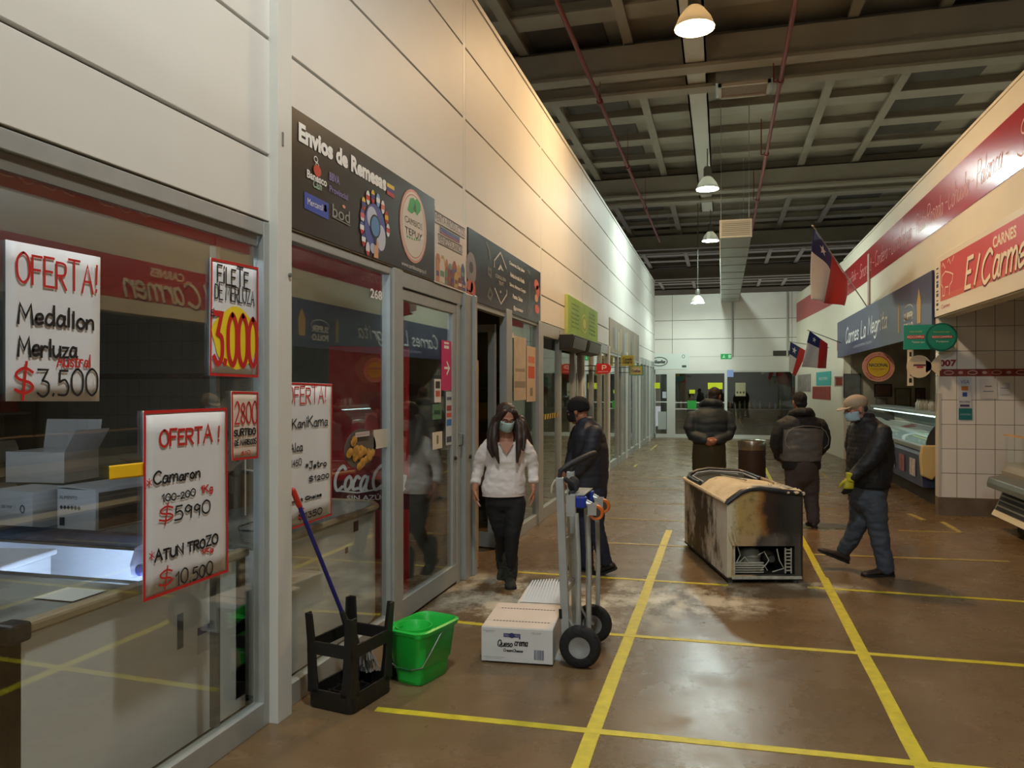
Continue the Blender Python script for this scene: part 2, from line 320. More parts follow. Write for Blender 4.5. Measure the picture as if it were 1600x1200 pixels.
# ---- floor: worn brown polished concrete
def floor_mat():
    m, nt, b = node_mat('worn_brown_concrete'); N = nt.nodes.new; L = nt.links.new
    tc = N('ShaderNodeTexCoord')
    def noise(sc, det=6, rough=.55, scl=None):
        n = N('ShaderNodeTexNoise'); n.inputs['Scale'].default_value = sc; n.inputs['Detail'].default_value = det; n.inputs['Roughness'].default_value = rough
        if scl:
            mp = N('ShaderNodeMapping'); mp.inputs['Scale'].default_value = scl; L(tc.outputs['Object'], mp.inputs[0]); L(mp.outputs[0], n.inputs['Vector'])
        else: L(tc.outputs['Object'], n.inputs['Vector'])
        return n
    def ramp(src, stops):
        r = N('ShaderNodeValToRGB'); e = r.color_ramp.elements
        while len(e) < len(stops): e.new(.5)
        for i, (p, c) in enumerate(stops): e[i].position = p; e[i].color = c
        L(src, r.inputs[0]); return r
    def mix(fac, a, bb, f=None):
        x = N('ShaderNodeMix'); x.data_type = 'RGBA'
        if fac is not None: L(fac, x.inputs[0])
        else: x.inputs[0].default_value = f
        L(a, x.inputs[6])
        if isinstance(bb, tuple): x.inputs[7].default_value = bb
        else: L(bb, x.inputs[7])
        return x.outputs[2]
    base = ramp(noise(.9).outputs['Fac'], [(.3, rgb((99, 79, 54))), (.5, rgb((114, 92, 64))), (.72, rgb((131, 110, 80)))])
    g = (0, 0, 0, 1); wh = (1, 1, 1, 1)
    # pale scuffs and dark stains
    s1 = ramp(noise(2.6, 9, .72, (1, 1.6, 1)).outputs['Fac'], [(.57, g), (.72, (.55, .55, .55, 1))])
    c = mix(s1.outputs[0], base.outputs[0], rgb((150, 130, 102)))
    s2 = ramp(noise(5.5, 8, .75).outputs['Fac'], [(.62, g), (.72, (.7, .7, .7, 1))])
    c = mix(s2.outputs[0], c, rgb((72, 52, 38)))
    # spilled pale powder by the second doorway
    sx = N('ShaderNodeSeparateXYZ'); L(tc.outputs['Object'], sx.inputs[0])
    def ell(cx, cy, rx, ry):
        o = []
        for out, cc, rr in (('X', cx, rx), ('Y', cy, ry)):
            a = N('ShaderNodeMath'); a.operation = 'SUBTRACT'; L(sx.outputs[out], a.inputs[0]); a.inputs[1].default_value = cc
            d = N('ShaderNodeMath'); d.operation = 'DIVIDE'; L(a.outputs[0], d.inputs[0]); d.inputs[1].default_value = rr
            p = N('ShaderNodeMath'); p.operation = 'MULTIPLY'; L(d.outputs[0], p.inputs[0]); L(d.outputs[0], p.inputs[1]); o.append(p)
        a = N('ShaderNodeMath'); L(o[0].outputs[0], a.inputs[0]); L(o[1].outputs[0], a.inputs[1])
        q = N('ShaderNodeMath'); q.operation = 'SUBTRACT'; q.use_clamp = True; q.inputs[0].default_value = 1; L(a.outputs[0], q.inputs[1]); return q
    pn = ramp(noise(3.1, 8, .7, (1.2, .8, 1)).outputs['Fac'], [(.44, g), (.66, wh)])
    for args, k in (((-1.35, 6.05, 1.25, 1.0), 1.2), ((-.2, 6.25, .75, .5), 1.1), ((.75, 7.0, .5, .22), .8), ((-.05, 6.7, .5, .35), .5)):
        e = ell(*args); mm = N('ShaderNodeMath'); mm.operation = 'MULTIPLY'; L(e.outputs[0], mm.inputs[0]); L(pn.outputs[0], mm.inputs[1])
        m2 = N('ShaderNodeMath'); m2.operation = 'MULTIPLY'; m2.use_clamp = True; L(mm.outputs[0], m2.inputs[0]); m2.inputs[1].default_value = k*1.5
        c = mix(m2.outputs[0], c, rgb((212, 204, 182)))
    L(c, b.inputs['Base Color'])
    rr = ramp(noise(1.7, 8, .65).outputs['Fac'], [(.3, (.2, .2, .2, 1)), (.55, (.3, .3, .3, 1)), (.75, (.5, .5, .5, 1))])
    L(rr.outputs[0], b.inputs['Roughness']); b.inputs['Specular IOR Level'].default_value = .5
    bp = N('ShaderNodeBump'); bp.inputs['Strength'].default_value = .12; bp.inputs['Distance'].default_value = .02
    L(noise(9, 7, .7).outputs['Fac'], bp.inputs['Height']); L(bp.outputs[0], b.inputs['Normal'])
    return m
mb = MB(); mb.box((-12, -17, -.12), (14, 34, 0))
floor = mb.build('floor', floor_mat(), kind='structure')
TAPE = M((205, 190, 48), .5, var=.16, vs=14); TAPE2 = M((176, 158, 88), .5, var=.2, vs=10)
_tz = [0]
def tape(x0, y0, x1, y1, w=.05):
    _tz[0] += 1; zt = .0014+.00022*_tz[0]
    d = Vector((x1-x0, y1-y0, 0)); n = Vector((-d.y, d.x, 0)).normalized()*w/2; a = Vector((x0, y0, zt)); b_ = Vector((x1, y1, zt))
    mb = MB(); k = max(2, int(d.length/.35)); rnd = random.Random(x0*7+y0)
    rings = []
    for i in range(k+1):
        p = a.lerp(b_, i/k); j = rnd.uniform(-.0025, .0025); q = n.normalized()*j
        rings.append([p-n+q, p+n+q, p+n+q+Vector((0, 0, -zt+.0004)), p-n+q+Vector((0, 0, -zt+.0004))])
    mb.loft(rings); mb.build('tape_strip', TAPE if min(y0, y1) < 8 else TAPE2, floor)
tape(-.615, 1.2, -.605, 9.3, .075); tape(.86, 1.2, .875, 7.35, .075); tape(.865, 7.35, .87, 19, .06)
tape(-1.76, 3.72, 2.6, 3.90, .055); tape(-2.15, 5.28, -1.25, 5.22, .05); tape(-.82, 5.27, 2.6, 5.37, .05)
tape(-2.0, 6.82, .05, 6.84, .045); tape(.70, 6.95, 2.7, 6.94, .045)
tape(-1.4, 8.36, .0, 8.40, .045); tape(.9, 8.33, 2.7, 8.50, .045)
for y in (9.93, 11.4, 13.0, 14.6): tape(-1.5, y, -.1, y+.05, .026)
tape(.9, 9.93, 1.85, 9.98, .035); tape(2.02, 9.99, 2.69, 10.03, .035); tape(.9, 11.5, 1.55, 11.55, .026); tape(.95, 13.1, 1.7, 13.15, .026); tape(.95, 14.6, 1.7, 14.65, .026)
tape(2.42, 11.34, 2.49, 10.86, .06); tape(2.68, 10.76, 2.69, 10.05, .06)
tape(-1.8, 16.4, -1.8, 17.0, .05); tape(-1.85, 21, -1.85, 23, .05); tape(1.9, 15.4, 1.9, 16.4, .05); tape(1.9, 19, 1.9, 19.6, .05)

# ---- ceiling: deck, purlins, beams
CEIL = M((150, 141, 122), .85, var=.18, vs=.8); CBEAM = M((160, 152, 134), .75, var=.08, vs=1.5); CDARK = M((84, 78, 68), .9, var=.15, vs=3)
mb = MB(); mb.box((-12, -17, 7.7), (14, 70, 7.85)); ceiling = mb.build('ceiling', CEIL, kind='structure')
for i, y in enumerate([-6+1.62*k for k in range(47)]):
    mb = MB(); mb.box((-12, y, 7.56), (14, y+.34, 7.70)); mb.box((-12, y-.06, 7.53), (14, y+.40, 7.563)); mb.build('purlin', CBEAM, ceiling)
for y in (4.6, 12.9, 21.2, 29.5, 37.8, 46.1, 54.4):
    mb = MB(); mb.box((-12, y, 6.95), (14, y+.12, 7.42)); mb.box((-12, y+.9, 6.95), (14, y+1.02, 7.42)); mb.box((-12, y+.02, 7.14), (14, y+1.0, 7.28))
    mb.box((-12, y-.1, 6.9), (14, y+.2, 6.96)); mb.box((-12, y+.8, 6.9), (14, y+1.1, 6.96)); mb.build('ceiling_beam', CBEAM, ceiling)
for x in (-5.6, -3.4, -1.6, 1.9, 3.2, 5.4, 7.6, 9.8):
    mb = MB(); mb.box((x, -8, 7.47), (x+.16, 69, 7.529)); mb.build('joist', CBEAM, ceiling)
for x0 in (-3.2, -5.3, 3.45, 5.65, 7.9):
    mb = MB()
    for k in range(46):
        y = -6+1.62*k+.46; mb.box((x0, y, 7.66), (x0+1.3, y+1.05, 7.695))
    mb.build('skylight', CDARK, ceiling)
mb = MB(); mb.box((-.60, -6, 6.98), (-.24, 23.8, 7.02)); mb.box((-.60, -6, 6.98), (-.57, 23.8, 7.12)); mb.box((-.27, -6, 6.98), (-.24, 23.8, 7.12))
for y in range(-5, 24, 3): mb.box((-.44, y, 7.0), (-.41, y+.03, 7.54))
ct = mb.build('cable_tray', M((196, 192, 178), .5)); tag(ct, 'long pale cable tray running under the ceiling above the lamps', 'cable tray')

# ---- left wall: panelled partition over the shopfronts
BAYS = [-5.55, -2.55, .45, 3.45, 6.45, 9.45, 12.45, 15.45, 18.45, 21.45, 24.45, 26.5]
ROWS = [2.53, 2.87, 3.46, 4.09, 4.73, 5.28]
mb = MB(); mb.box((XL-.16, -5.6, 2.5), (XL-.03, YB, 5.25), 1)
for a, b_ in zip(BAYS, BAYS[1:]):
    for z0, z1 in zip(ROWS, ROWS[1:]):
        mb.box((XL-.05, a+.06, z0+.009), (XL, b_-.012, z1-.009), 0)
    mb.box((XL-.06, a-.012, 2.5), (XL+(.0 if a != 3.45 else .04), a+.058, 5.28), 2)
mb.box((XL-.18, -5.6, 5.25), (XL+.015, YB, 5.30), 2)
wall_left = mb.build('wall_left', [PANEL, GROOVE, PILM], kind='structure', bevel=.003)
mb = MB(); mb.box((XL-.06, 3.425, 0), (XL+.05, 3.555, 5.29)); mb.box((XL+.05, 3.46, 2.93), (XL+.054, 3.475, 3.0), 1)
mb.cyl((XL+.05, 3.53, 1.98+.3), (XL+.06, 3.53, 1.98+.3), .012, mi=1)
mb.build('pillar', [PILM, ALUD], kind='structure', bevel=.006)

# ---- shopfronts
def bars(mb, L): 
    for i, (y0, y1, z0, z1, d) in enumerate(L): mb.box((XL-.06-i*.0008, y0, z0), (XL+d+i*.0008, y1, z1))
def front(name, frames, panes, mat=ALU):
    mb = MB(); bars(mb, frames); o = mb.build(name, mat, kind='structure', bevel=.004)
    for (y0, y1, z0, z1) in panes:
        q = MB(); q.box((XL-.034, y0-.008, z0-.008), (XL-.026, y1+.008, z1+.008)); q.build('pane', GLASS, o)
    return o
front('window_1', [(-5.5, 3.42, 0, .12, .0), (-5.5, 3.42, 2.46, 2.53, -.005), (3.378, 3.425, .0, 2.53, 0), (.43, .5, .12, 2.46, -.02)],
      [(-5.5, .43, .12, 2.46), (.5, 3.378, .12, 2.46)])
mb = MB(); mb.box((XL-.085, 3.07, .12), (XL-.05, 3.10, 2.46)); mb.build('trim_1', ALUD, kind='structure')
mb = MB(); mb.box((XL-.06, -5.5, 2.40), (XL-.02, 3.35, 2.46)); mb.box((XL-.1, -5.5, 2.36), (XL-.06, 3.35, 2.42)); mb.build('trim_2', ALUD, kind='structure')
front('window_2', [(3.555, 4.92, 0, .12, 0), (3.555, 4.92, 2.48, 2.53, .0), (3.555, 3.58, .12, 2.48, 0), (4.89, 4.93, .1, 2.5, 0)], [(3.58, 4.89, .12, 2.48)])
mb = MB(); bars(mb, [(4.92, 5.07, 0, 2.53, .02), (6.29, 6.36, 0, 2.53, .0), (6.42, 6.66, 0, 2.53, .03), (6.36, 6.42, 0, 2.53, -.02), (5.07, 6.42, 2.42, 2.53, .0)]); mb.box((XL+.03, 6.60, 0), (XL+.06, 6.67, 2.53))
mb.build('doorframe_1', ALU, kind='structure', bevel=.004)
mb = MB(); bars(mb, [(5.08, 5.15, .02, 2.40, -.01), (6.2, 6.29, .02, 2.40, -.01), (5.08, 6.29, .02, .17, -.005), (5.08, 6.29, 2.33, 2.41, -.01)])
d1 = mb.build('door_1', ALU, kind='structure', bevel=.004)
q = MB(); q.box((XL-.034, 5.142, .162), (XL-.026, 6.208, 2.338)); q.build('pane', GLASS, d1)
q = MB(); q.lathe([(.0, 0), (.018, 0), (.018, .014), (.012, .02), (0, .02)], 14, axis='x', c=(XL-.01, 6.245, 1.09)); q.build('door_lock', M((90, 86, 80), .35, .8), d1)
q = MB(); q.lathe([(.0, 0), (.02, 0), (.02, .014), (.012, .02), (0, .02)], 14, axis='x', c=(XL+.03, 6.53, 1.08)); q.build('door_stop', M((90, 86, 80), .35, .8), d1)
q = MB(); q.tube([(XL, 6.33, 1.30), (XL+.035, 6.33, 1.29), (XL+.035, 6.33, 1.20), (XL, 6.33, 1.19)], .007, 8); q.build('door_handle', M((120, 118, 112), .3, .8), d1, 1)
# second doorway, standing open
front('doorframe_2', [(7.80, 8.02, 0, 2.53, .02), (6.67, 8.02, 2.44, 2.53, .0), (6.67, 6.70, 0, 2.53, 0)], [])
front('window_3', [(8.02, 9.42, 0, .12, .0), (8.02, 9.42, 2.46, 2.53, 0), (9.29, 9.45, 0, 2.53, .015), (8.02, 8.08, .12, 2.46, -.01)], [(8.08, 9.29, .12, 2.46)])
mb = MB(); mb.box((-2.27, 6.70, .02), (-2.20, 6.86, 1.95)); mb.build('doorframe_3', M((196, 146, 66), .5, var=.1), kind='structure')
# the door leaf of that doorway, swung inwards
mb = MB(); mb.box((0, -.02, .02), (.08, .02, 2.36)); mb.box((.98, -.02, .02), (1.06, .02, 2.36)); mb.box((0, -.02, .02), (1.06, .02, .17)); mb.box((0, -.02, 2.28), (1.06, .02, 2.36))
d2 = mb.build('door_2', ALU, kind='structure', loc=(-2.29, 7.72, 0), rot=(0, 0, R(168)))
q = MB(); q.box((.075, -.004, .165), (.985, .004, 2.285)); q.build('pane', GLASS, d2)
n = 4
for a, b_, cuts in ((9.45, 12.45, [9.5, 10.65, 11.75, 12.42]), (12.45, 15.45, [12.5, 13.5, 14.45, 15.42]), (15.45, 18.45, [15.5, 16.9, 17.5, 18.42]),
                    (18.45, 21.45, [18.5, 19.3, 20.3, 21.42]), (21.45, 24.45, [21.5, 22.4, 23.3, 24.42]), (24.45, 26.5, [24.5, 25.4, 26.4])):
    for y0, y1 in zip(cuts, cuts[1:]):
        front('window_%d' % n, [(y0-.05, y0+.07, 0, 2.5, .012), (y1-.042, y1-.002, 0, 2.49, 0), (y0, y1, 0, .15, 0), (y0, y1, 2.36, 2.53, 0)], [(y0+.07, y1-.05, .15, 2.36)]); n += 1
    mb = MB(); bars(mb, [(b_-.05, b_+.06, 0, 2.53, .03)]); mb.build('pillar', PILM, kind='structure', bevel=.004)
# ---- interiors behind the left shopfronts
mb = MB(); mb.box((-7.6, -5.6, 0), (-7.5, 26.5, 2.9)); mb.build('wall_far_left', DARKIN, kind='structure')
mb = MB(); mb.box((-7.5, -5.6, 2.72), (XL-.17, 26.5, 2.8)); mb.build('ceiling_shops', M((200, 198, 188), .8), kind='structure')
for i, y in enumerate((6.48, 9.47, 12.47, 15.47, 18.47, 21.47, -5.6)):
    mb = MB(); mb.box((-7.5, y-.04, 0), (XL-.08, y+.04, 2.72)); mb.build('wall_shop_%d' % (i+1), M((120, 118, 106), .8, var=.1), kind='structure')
# ---- hall walls beyond the partitions (dark, high)
HALL = M((150, 142, 126), .85)
mb = MB(); mb.box((-12.2, -17, 0), (-12, 70, 7.8)); mb.build('wall_hall_left', HALL, kind='structure')
mb = MB(); mb.box((14, -17, 0), (14.2, 70, 7.8)); mb.build('wall_hall_right', HALL, kind='structure')
mb = MB(); mb.box((-12, -17.2, 0), (14, -17, 7.8)); mb.build('wall_hall_front', M((204, 203, 196), .7), kind='structure')
mb = MB(); mb.box((-12, 70, 0), (14, 70.2, 7.8)); mb.build('wall_hall_back', HALL, kind='structure')

# ---- back wall
def back_part():
    mb = MB()
    mb.box((-2.3, YB, 2.70), (9, YB+.12, 4.80), 1)
    xs = [-2.3, -1.62, .36, 2.2, 5, 9]; zs = [2.72, 3.32, 3.95, 4.82]
    for a, b_ in zip(xs, xs[1:]):
        for z0, z1 in zip(zs, zs[1:]): mb.box((a+.006, YB-.03, z0+.008), (b_-.006, YB, z1-.008), 0)
    mb.box((-2.3, YB-.05, 2.26), (9, YB+.1, 2.72), 0)
    for x in (.33, 2.05): mb.cyl((x, YB-.06, 2.7), (x, YB-.06, 4.8), .03, mi=2)
    mb.build('wall_back', [PANEL, GROOVE, M((170, 170, 160), .6)], kind='structure')
    FR = M((206, 208, 200), .45)
    def bw(name, fr, pn):
        m2 = MB()
        for x0, x1, z0, z1 in fr: m2.box((x0, YB-.05, z0), (x1, YB+.05, z1))
        o = m2.build(name, FR, kind='structure')
        for x0, x1, z0, z1 in pn:
            q = MB(); q.box((x0-.006, YB-.004, z0-.006), (x1+.006, YB+.004, z1+.006)); q.build('pane', GLASS, o)
    bw('door_3', [(-2.3, -2.2, 0, 2.26), (-1.80, -1.70, 0, 2.26), (-2.2, -1.8, 0, .12), (-2.2, -1.8, 2.14, 2.26), (-2.2, -1.8, 1.18, 1.22)], [(-2.2, -1.8, .12, 1.18), (-2.2, -1.8, 1.22, 2.14)])
    bw('window_40', [(-1.70, -1.52, 0, 2.26), (.08, .17, 0, 2.26), (-1.52, .08, 0, .12), (-1.52, .08, 2.16, 2.26), (-1.52, .08, 1.17, 1.2), (-1.52, -.55, .95, .98)], [(-1.52, .08, .12, 2.16)])
    bw('window_41', [(.17, 2.4, 0, .12), (.17, 2.4, 2.2, 2.26), (2.3, 2.4, 0, 2.26)], [(.17, 2.3, .12, 2.2)])
    m2 = MB(); m2.box((-2.3, 30.4, 0), (9, 30.5, 2.9)); m2.build('wall_behind', M((60, 62, 52), .8, var=.3, vs=1.5), kind='structure')
    m2 = MB(); m2.box((-2.3, YB+.12, 2.75), (9, 30.5, 2.85)); m2.build('ceiling_behind', DARKIN, kind='structure')
back_part()

# ---- right side: fascia over the open stalls
CREAM = M((224, 214, 192), .55, var=.02, vs=2)
mb = MB(); mb.box((XR, -6, 2.62), (XR+.16, 19.6, 4.70)); mb.box((XR-.01, -6, 4.68), (XR+.18, 19.6, 4.72))
mb.box((XR-.03, 16.2, 2.7), (XR+.01, 16.36, 4.3), 1)
mb.build('wall_right', [CREAM, M((176, 150, 140), .6)], kind='structure', bevel=.004)
XE = 2.34
mb = MB(); mb.loft([[(XR, 19.6, 0), (XR, 19.6, 4.70), (XR+.16, 19.6, 4.70), (XR+.16, 19.6, 0)], [(XE, 26.45, 0), (XE, 26.45, 4.70), (XE+.16, 26.45, 4.70), (XE+.16, 26.45, 0)]])
mb.build('wall_right_end', CREAM, kind='structure')
# tiled pier between the two meat stalls
def tile_mat():
    m, nt, b = node_mat('white_wall_tiles'); N = nt.nodes.new; L = nt.links.new
    tc = N('ShaderNodeTexCoord'); mp = N('ShaderNodeMapping'); mp.inputs['Rotation'].default_value = (R(90), 0, 0); mp.inputs['Location'].default_value = (-2.774, 0, .237)
    sx = N('ShaderNodeSeparateXYZ'); cx = N('ShaderNodeCombineXYZ'); L(tc.outputs['Object'], sx.inputs[0])
    a1 = N('ShaderNodeMath'); a1.operation = 'SUBTRACT'; L(sx.outputs['X'], a1.inputs[0]); a1.inputs[1].default_value = 2.774
    a2 = N('ShaderNodeMath'); a2.operation = 'SUBTRACT'; L(sx.outputs['Z'], a2.inputs[0]); a2.inputs[1].default_value = .237
    L(a1.outputs[0], cx.inputs[0]); L(a2.outputs[0], cx.inputs[1])
    br = N('ShaderNodeTexBrick'); br.offset = 0; br.inputs['Scale'].default_value = 1; br.inputs['Brick Width'].default_value = .2235; br.inputs['Row Height'].default_value = .3235
    br.inputs['Mortar Size'].default_value = .004; br.inputs['Mortar Smooth'].default_value = .1
    br.inputs['Color1'].default_value = rgb((238, 234, 228)); br.inputs['Color2'].default_value = rgb((232, 228, 221)); br.inputs['Mortar'].default_value = rgb((120, 112, 100))
    L(cx.outputs[0], br.inputs['Vector']); L(br.outputs['Color'], b.inputs['Base Color']); b.inputs['Roughness'].default_value = .3
    return m
mb = MB(); mb.box((XR, 11.35, .237), (7, 11.5, 3.4), 0); mb.box((XR-.004, 11.34, 0), (7, 11.505, .237), 1)
mb.box((XR-.003, 11.345, .24), (XR+.03, 11.5, 1.62), 2)
wp = mb.build('wall_pier', [tile_mat(), M((112, 98, 82), .8, var=.2, vs=5), M((200, 196, 186), .4)], kind='structure')
mb = MB(); mb.box((7.0, -6, 0), (7.1, 26, 3.4)); mb.build('wall_stalls', M((190, 180, 160), .7, var=.15, vs=2), kind='structure')
mb = MB(); mb.box((XR+.16, -6, 3.35), (7, 26, 3.45)); mb.build('ceiling_stalls', M((206, 200, 186), .8), kind='structure')
mb = MB(); mb.box((XR+.17, 19.5, 0), (7, 19.58, 3.34)); mb.build('wall_stall_end', M((150, 138, 118), .7, var=.25, vs=3), kind='structure')
mb = MB(); mb.box((4.6, 11.6, 0), (4.66, 19.5, 3.3)); mb.build('wall_stall_back', M((176, 164, 142), .7, var=.25, vs=3), kind='structure')
# ================================================================== LAMPS AND CEILING THINGS
SHADE, _nt, _b = node_mat('frosted_lamp_shade')
_b.inputs['Base Color'].default_value = rgb((206, 204, 196)); _b.inputs['Roughness'].default_value = .4
_tr = _nt.nodes.new('ShaderNodeBsdfTranslucent'); _tr.inputs[0].default_value = rgb((214, 210, 200)); _mx = _nt.nodes.new('ShaderNodeMixShader'); _mx.inputs[0].default_value = .14
_nt.links.new(_b.outputs[0], _mx.inputs[1]); _nt.links.new(_tr.outputs[0], _mx.inputs[2]); _nt.links.new(_mx.outputs[0], _nt.nodes['Material Output'].inputs[0])
def lamp(i, x, y, z, col, st, label, s=1.0):
    t = thing('pendant_lamp', label, 'lamp', (x, y, z), 0, 'bell shaped hall lamps')
    mb = MB(); mb.lathe([(.245*s, 0), (.25*s, .012), (.2*s, .13*s), (.12*s, .24*s), (.075*s, .28*s), (.07*s, .27*s), (.112*s, .23*s), (.19*s, .125*s), (.235*s, .012)], 28, cap=False)
    mb.build('lamp_shade', SHADE, t, 1)
    mb = MB(); mb.lathe([(0, .27*s), (.085*s, .27*s), (.085*s, .46*s), (.06*s, .5*s), (0, .5*s)], 18); mb.build('ballast_housing', M((130, 128, 120), .4, .6), t, 1)
    top = 6.985-z if (z > 5 and abs(x) < 1) else 7.71-z
    mb = MB(); mb.cyl((0, 0, .5*s), (0, 0, top), .012, n=8); mb.build('hanging_rod', M((110, 108, 100), .5, .5), t, 1)
    m = bpy.data.materials.new('lamp_light'); m.use_nodes = True; nt = m.node_tree; nt.nodes.clear()
    e = nt.nodes.new('ShaderNodeEmission'); e.inputs[0].default_value = col+(1,); e.inputs[1].default_value = st
    o = nt.nodes.new('ShaderNodeOutputMaterial'); nt.links.new(e.outputs[0], o.inputs[0])
    mb = MB(); mb.lathe([(0, .02*s), (.12*s, .016*s), (.2*s, .012*s), (.225*s, .03*s), (0, .05*s)], 24); mb.build('lamp_lens', m, t, 1)
LL = ['bell lamp glowing orange, hanging high above the passage before the panelled walls', 'bell lamp glowing cold white beside the front end of the square duct',
      'smaller-looking bell lamp half hidden behind the side of the square duct', 'bell lamp hanging low in front of the white end wall',
      'bell lamp hanging above the near shop window with the sale posters', 'bell lamp hanging farther back, above the passage behind the viewer', 'unseen bell lamp added as soft fill at the near end of the hall',
      'unseen bell lamp added for bounce light above the near meat stalls beyond the red banner', 'unseen bell lamp added for bounce light above the far meat stalls beyond the red banner', 'unseen bell lamp added for bounce light above the near shops beyond the panelled partition', 'unseen bell lamp added for bounce light above the far shops beyond the panelled partition']
for i, (L_, lab) in enumerate(zip(LAMPS, LL)): lamp(i, *L_, lab, s=.85 if i == 3 else 1.0)
GALV = M((176, 180, 174), .38, .55, var=.08, vs=3)
t = thing('air_duct', 'square grey sheet metal air duct running to the end wall', 'duct', (.25, 15, 4.52))
mb = MB()
for k in range(10): mb.box((-.28, .06+k*1.14, 0), (.28, .06+k*1.14+1.13, .32)); mb.box((-.295, .03+k*1.14, -.012), (.295, .06+k*1.14, .332))
mb.build('duct_body', GALV, t)
mb = MB(); mb.box((-.29, -.0, -.01), (.29, .03, .33)); mb.box((-.255, -.006, .03), (.255, .0, .29), 1)
for k in range(7): mb.box((-.255, -.012, .045+k*.036), (.255, -.004, .06+k*.036), 0)
mb.build('vent_grille', [M((206, 210, 204), .4, .2), M((170, 178, 174), .5)], t)
for y in (1, 5, 9):
    for x in (-.27, .27):
        mb = MB(); mb.cyl((x, y, .32), (x, y, 2.9), .006, n=6); mb.build('hanger_rod', GALV, t)
t = thing('ceiling_vent', 'rectangular return air grille with a pale rim under the roof beam', 'vent', (.36, 13.6, 6.72))
mb = MB(); 
for a in ((-.42, -.3, .42, -.25), (-.42, .25, .42, .3), (-.42, -.3, -.37, .3), (.37, -.3, .42, .3)): mb.box((a[0], a[1], 0), (a[2], a[3], .05))
mb.build('frame', M((200, 194, 178), .5), t)
mb = MB(); mb.box((-.37, -.25, .03), (.37, .25, .2)); mb.build('filter', M((140, 122, 102), .8, var=.15, vs=30), t)
mb = MB(); mb.box((-.46, -.34, .05), (.46, .34, .26)); mb.build('vent_box', GALV, t)
RED = M((128, 58, 50), .5)
def pipe(x, z, label):
    t = thing('sprinkler_pipe', label, 'pipe', (x, -6, z))
    mb = MB(); mb.cyl((0, 0, 0), (0, 32, 0), .035, n=10); mb.build('pipe', RED, t, 1)
    for y in range(3, 32, 4):
        mb = MB(); mb.cyl((0, y-.06, 0), (0, y+.06, 0), .055, n=10); mb.cyl((0, y, 0), (0, y, .12), .02, n=8); mb.build('coupling', RED, t, 1)
        if x > 0:
            mb = MB(); mb.cyl((-.1, y, 0), (-.1, y, .75), .012, n=8); mb.cyl((-.1, y, 0), (0, y, 0), .012, n=8); mb.build('riser', RED, t, 1)
        else:
            mb = MB(); mb.cyl((0, y, 0), (0, y, .85), .006, n=6); mb.build('hanger_rod', RED, t)
pipe(-2.0, 6.55, 'dark red sprinkler pipe running along the ceiling above the white panelled partition')
pipe(.9, 6.6, 'dark red sprinkler pipe with short risers running above the middle of the passage')
# ================================================================== SIGNS AND POSTERS
PAPER = M((222, 224, 226), .6, var=.03, vs=5, bump=.06, bs=6); INKR = M((196, 34, 30), .5); INKB = M((24, 24, 28), .5); INKW = M((238, 236, 230), .5)
class Board:
    """a flat board on a wall plane x = const; side +1 looks to +x (left wall), -1 looks to -x (right wall)"""
    def __init__(s, name, label, cat, y0, y1, z0, z1, x, side=1, group=None):
        s.x, s.side, s.yc, s.z0 = x, side, (y0+y1)/2, z0; s.w, s.h = abs(y1-y0), z1-z0
        s.t = thing(name, label, cat, (x, s.yc, z0), R(90)*side, group)
    def lx(s, y): return (y-s.yc)*s.side
    def p(s, u, v): y, z = on_x(u, v, s.x); return (s.lx(y), z-s.z0)
    def panel(s, mat, th=.004, name='panel', bevel=0):
        mb = MB(); mb.box((-s.w/2, 0, 0), (s.w/2, th, s.h)); return mb.build(name, mat, s.t, bevel=bevel)
    def sheet(s, mat, pix, name='sheet', curl=.004):
        P = [s.p(*q) for q in pix]                              # bottom-left, bottom-right, top-right, top-left
        mb = MB(); n = 8; V = []
        for i in range(n+1):
            for j in range(n+1):
                a, b = i/n, j/n
                x = (1-b)*((1-a)*P[0][0]+a*P[1][0])+b*((1-a)*P[3][0]+a*P[2][0]); z = (1-b)*((1-a)*P[0][1]+a*P[1][1])+b*((1-a)*P[3][1]+a*P[2][1])
                V.append(mb.bm.verts.new((x, curl*(.35*math.sin(5*a+2*b)*.3), z)))
        for i in range(n):
            for j in range(n): mb.bm.faces.new((V[i*(n+1)+j], V[(i+1)*(n+1)+j], V[(i+1)*(n+1)+j+1], V[i*(n+1)+j+1]))
        s.P = P
        o = mb.build(name, mat, s.t, 1, fixn=False)
        so = o.modifiers.new('paper', 'SOLIDIFY'); so.thickness = .0012; so.offset = -1
        return o
    def border(s, mat, t=.012, inset=.006):
        P = s.P; cx, cz = sum(p[0] for p in P)/4, sum(p[1] for p in P)/4
        Q = [(p[0]+(inset if p[0] < cx else -inset), p[1]+(inset if p[1] < cz else -inset)) for p in P]
        mb = MB(); mb.strip(Q, t, -.0022, closed=True); mb.build('border', mat, s.t, fixn=False)
    def hand(s, txt, u0, vb, u1, vt, mat, th, **k):
        a = s.p(u0, vb); b = s.p(u1, vt); write(s.t, txt, a[0], a[1], b[0], b[1], mat, th, y=k.pop('y', -.004), **k)
    def type(s, txt, u0, vt, vb, u1, mat, **k):
        z1 = s.p(u0, vt)[1]; a = s.p(u0, vb); b = s.p(u1, vb); text(s.t, txt, a[0], a[1], b[0], z1, mat, **k)
XG = XL-.02
b = Board('paper_poster', 'white poster offering medallon merluza at 3.500, without a red edge', 'poster', *[on_x(9, 627, XG)[0], on_x(156, 627, XG)[0]], 1.65, 2.18, XG, group='handwritten sale posters')
b.sheet(PAPER, [(9, 627), (155, 627), (157, 402), (9, 374)])
b.hand('OFERTA!', 25, 442, 150, 414, INKR, .0085); b.hand('Medallon', 27, 505, 144, 486, INKB, .010); b.hand('Merluza', 27, 556, 119, 533, INKB, .010)
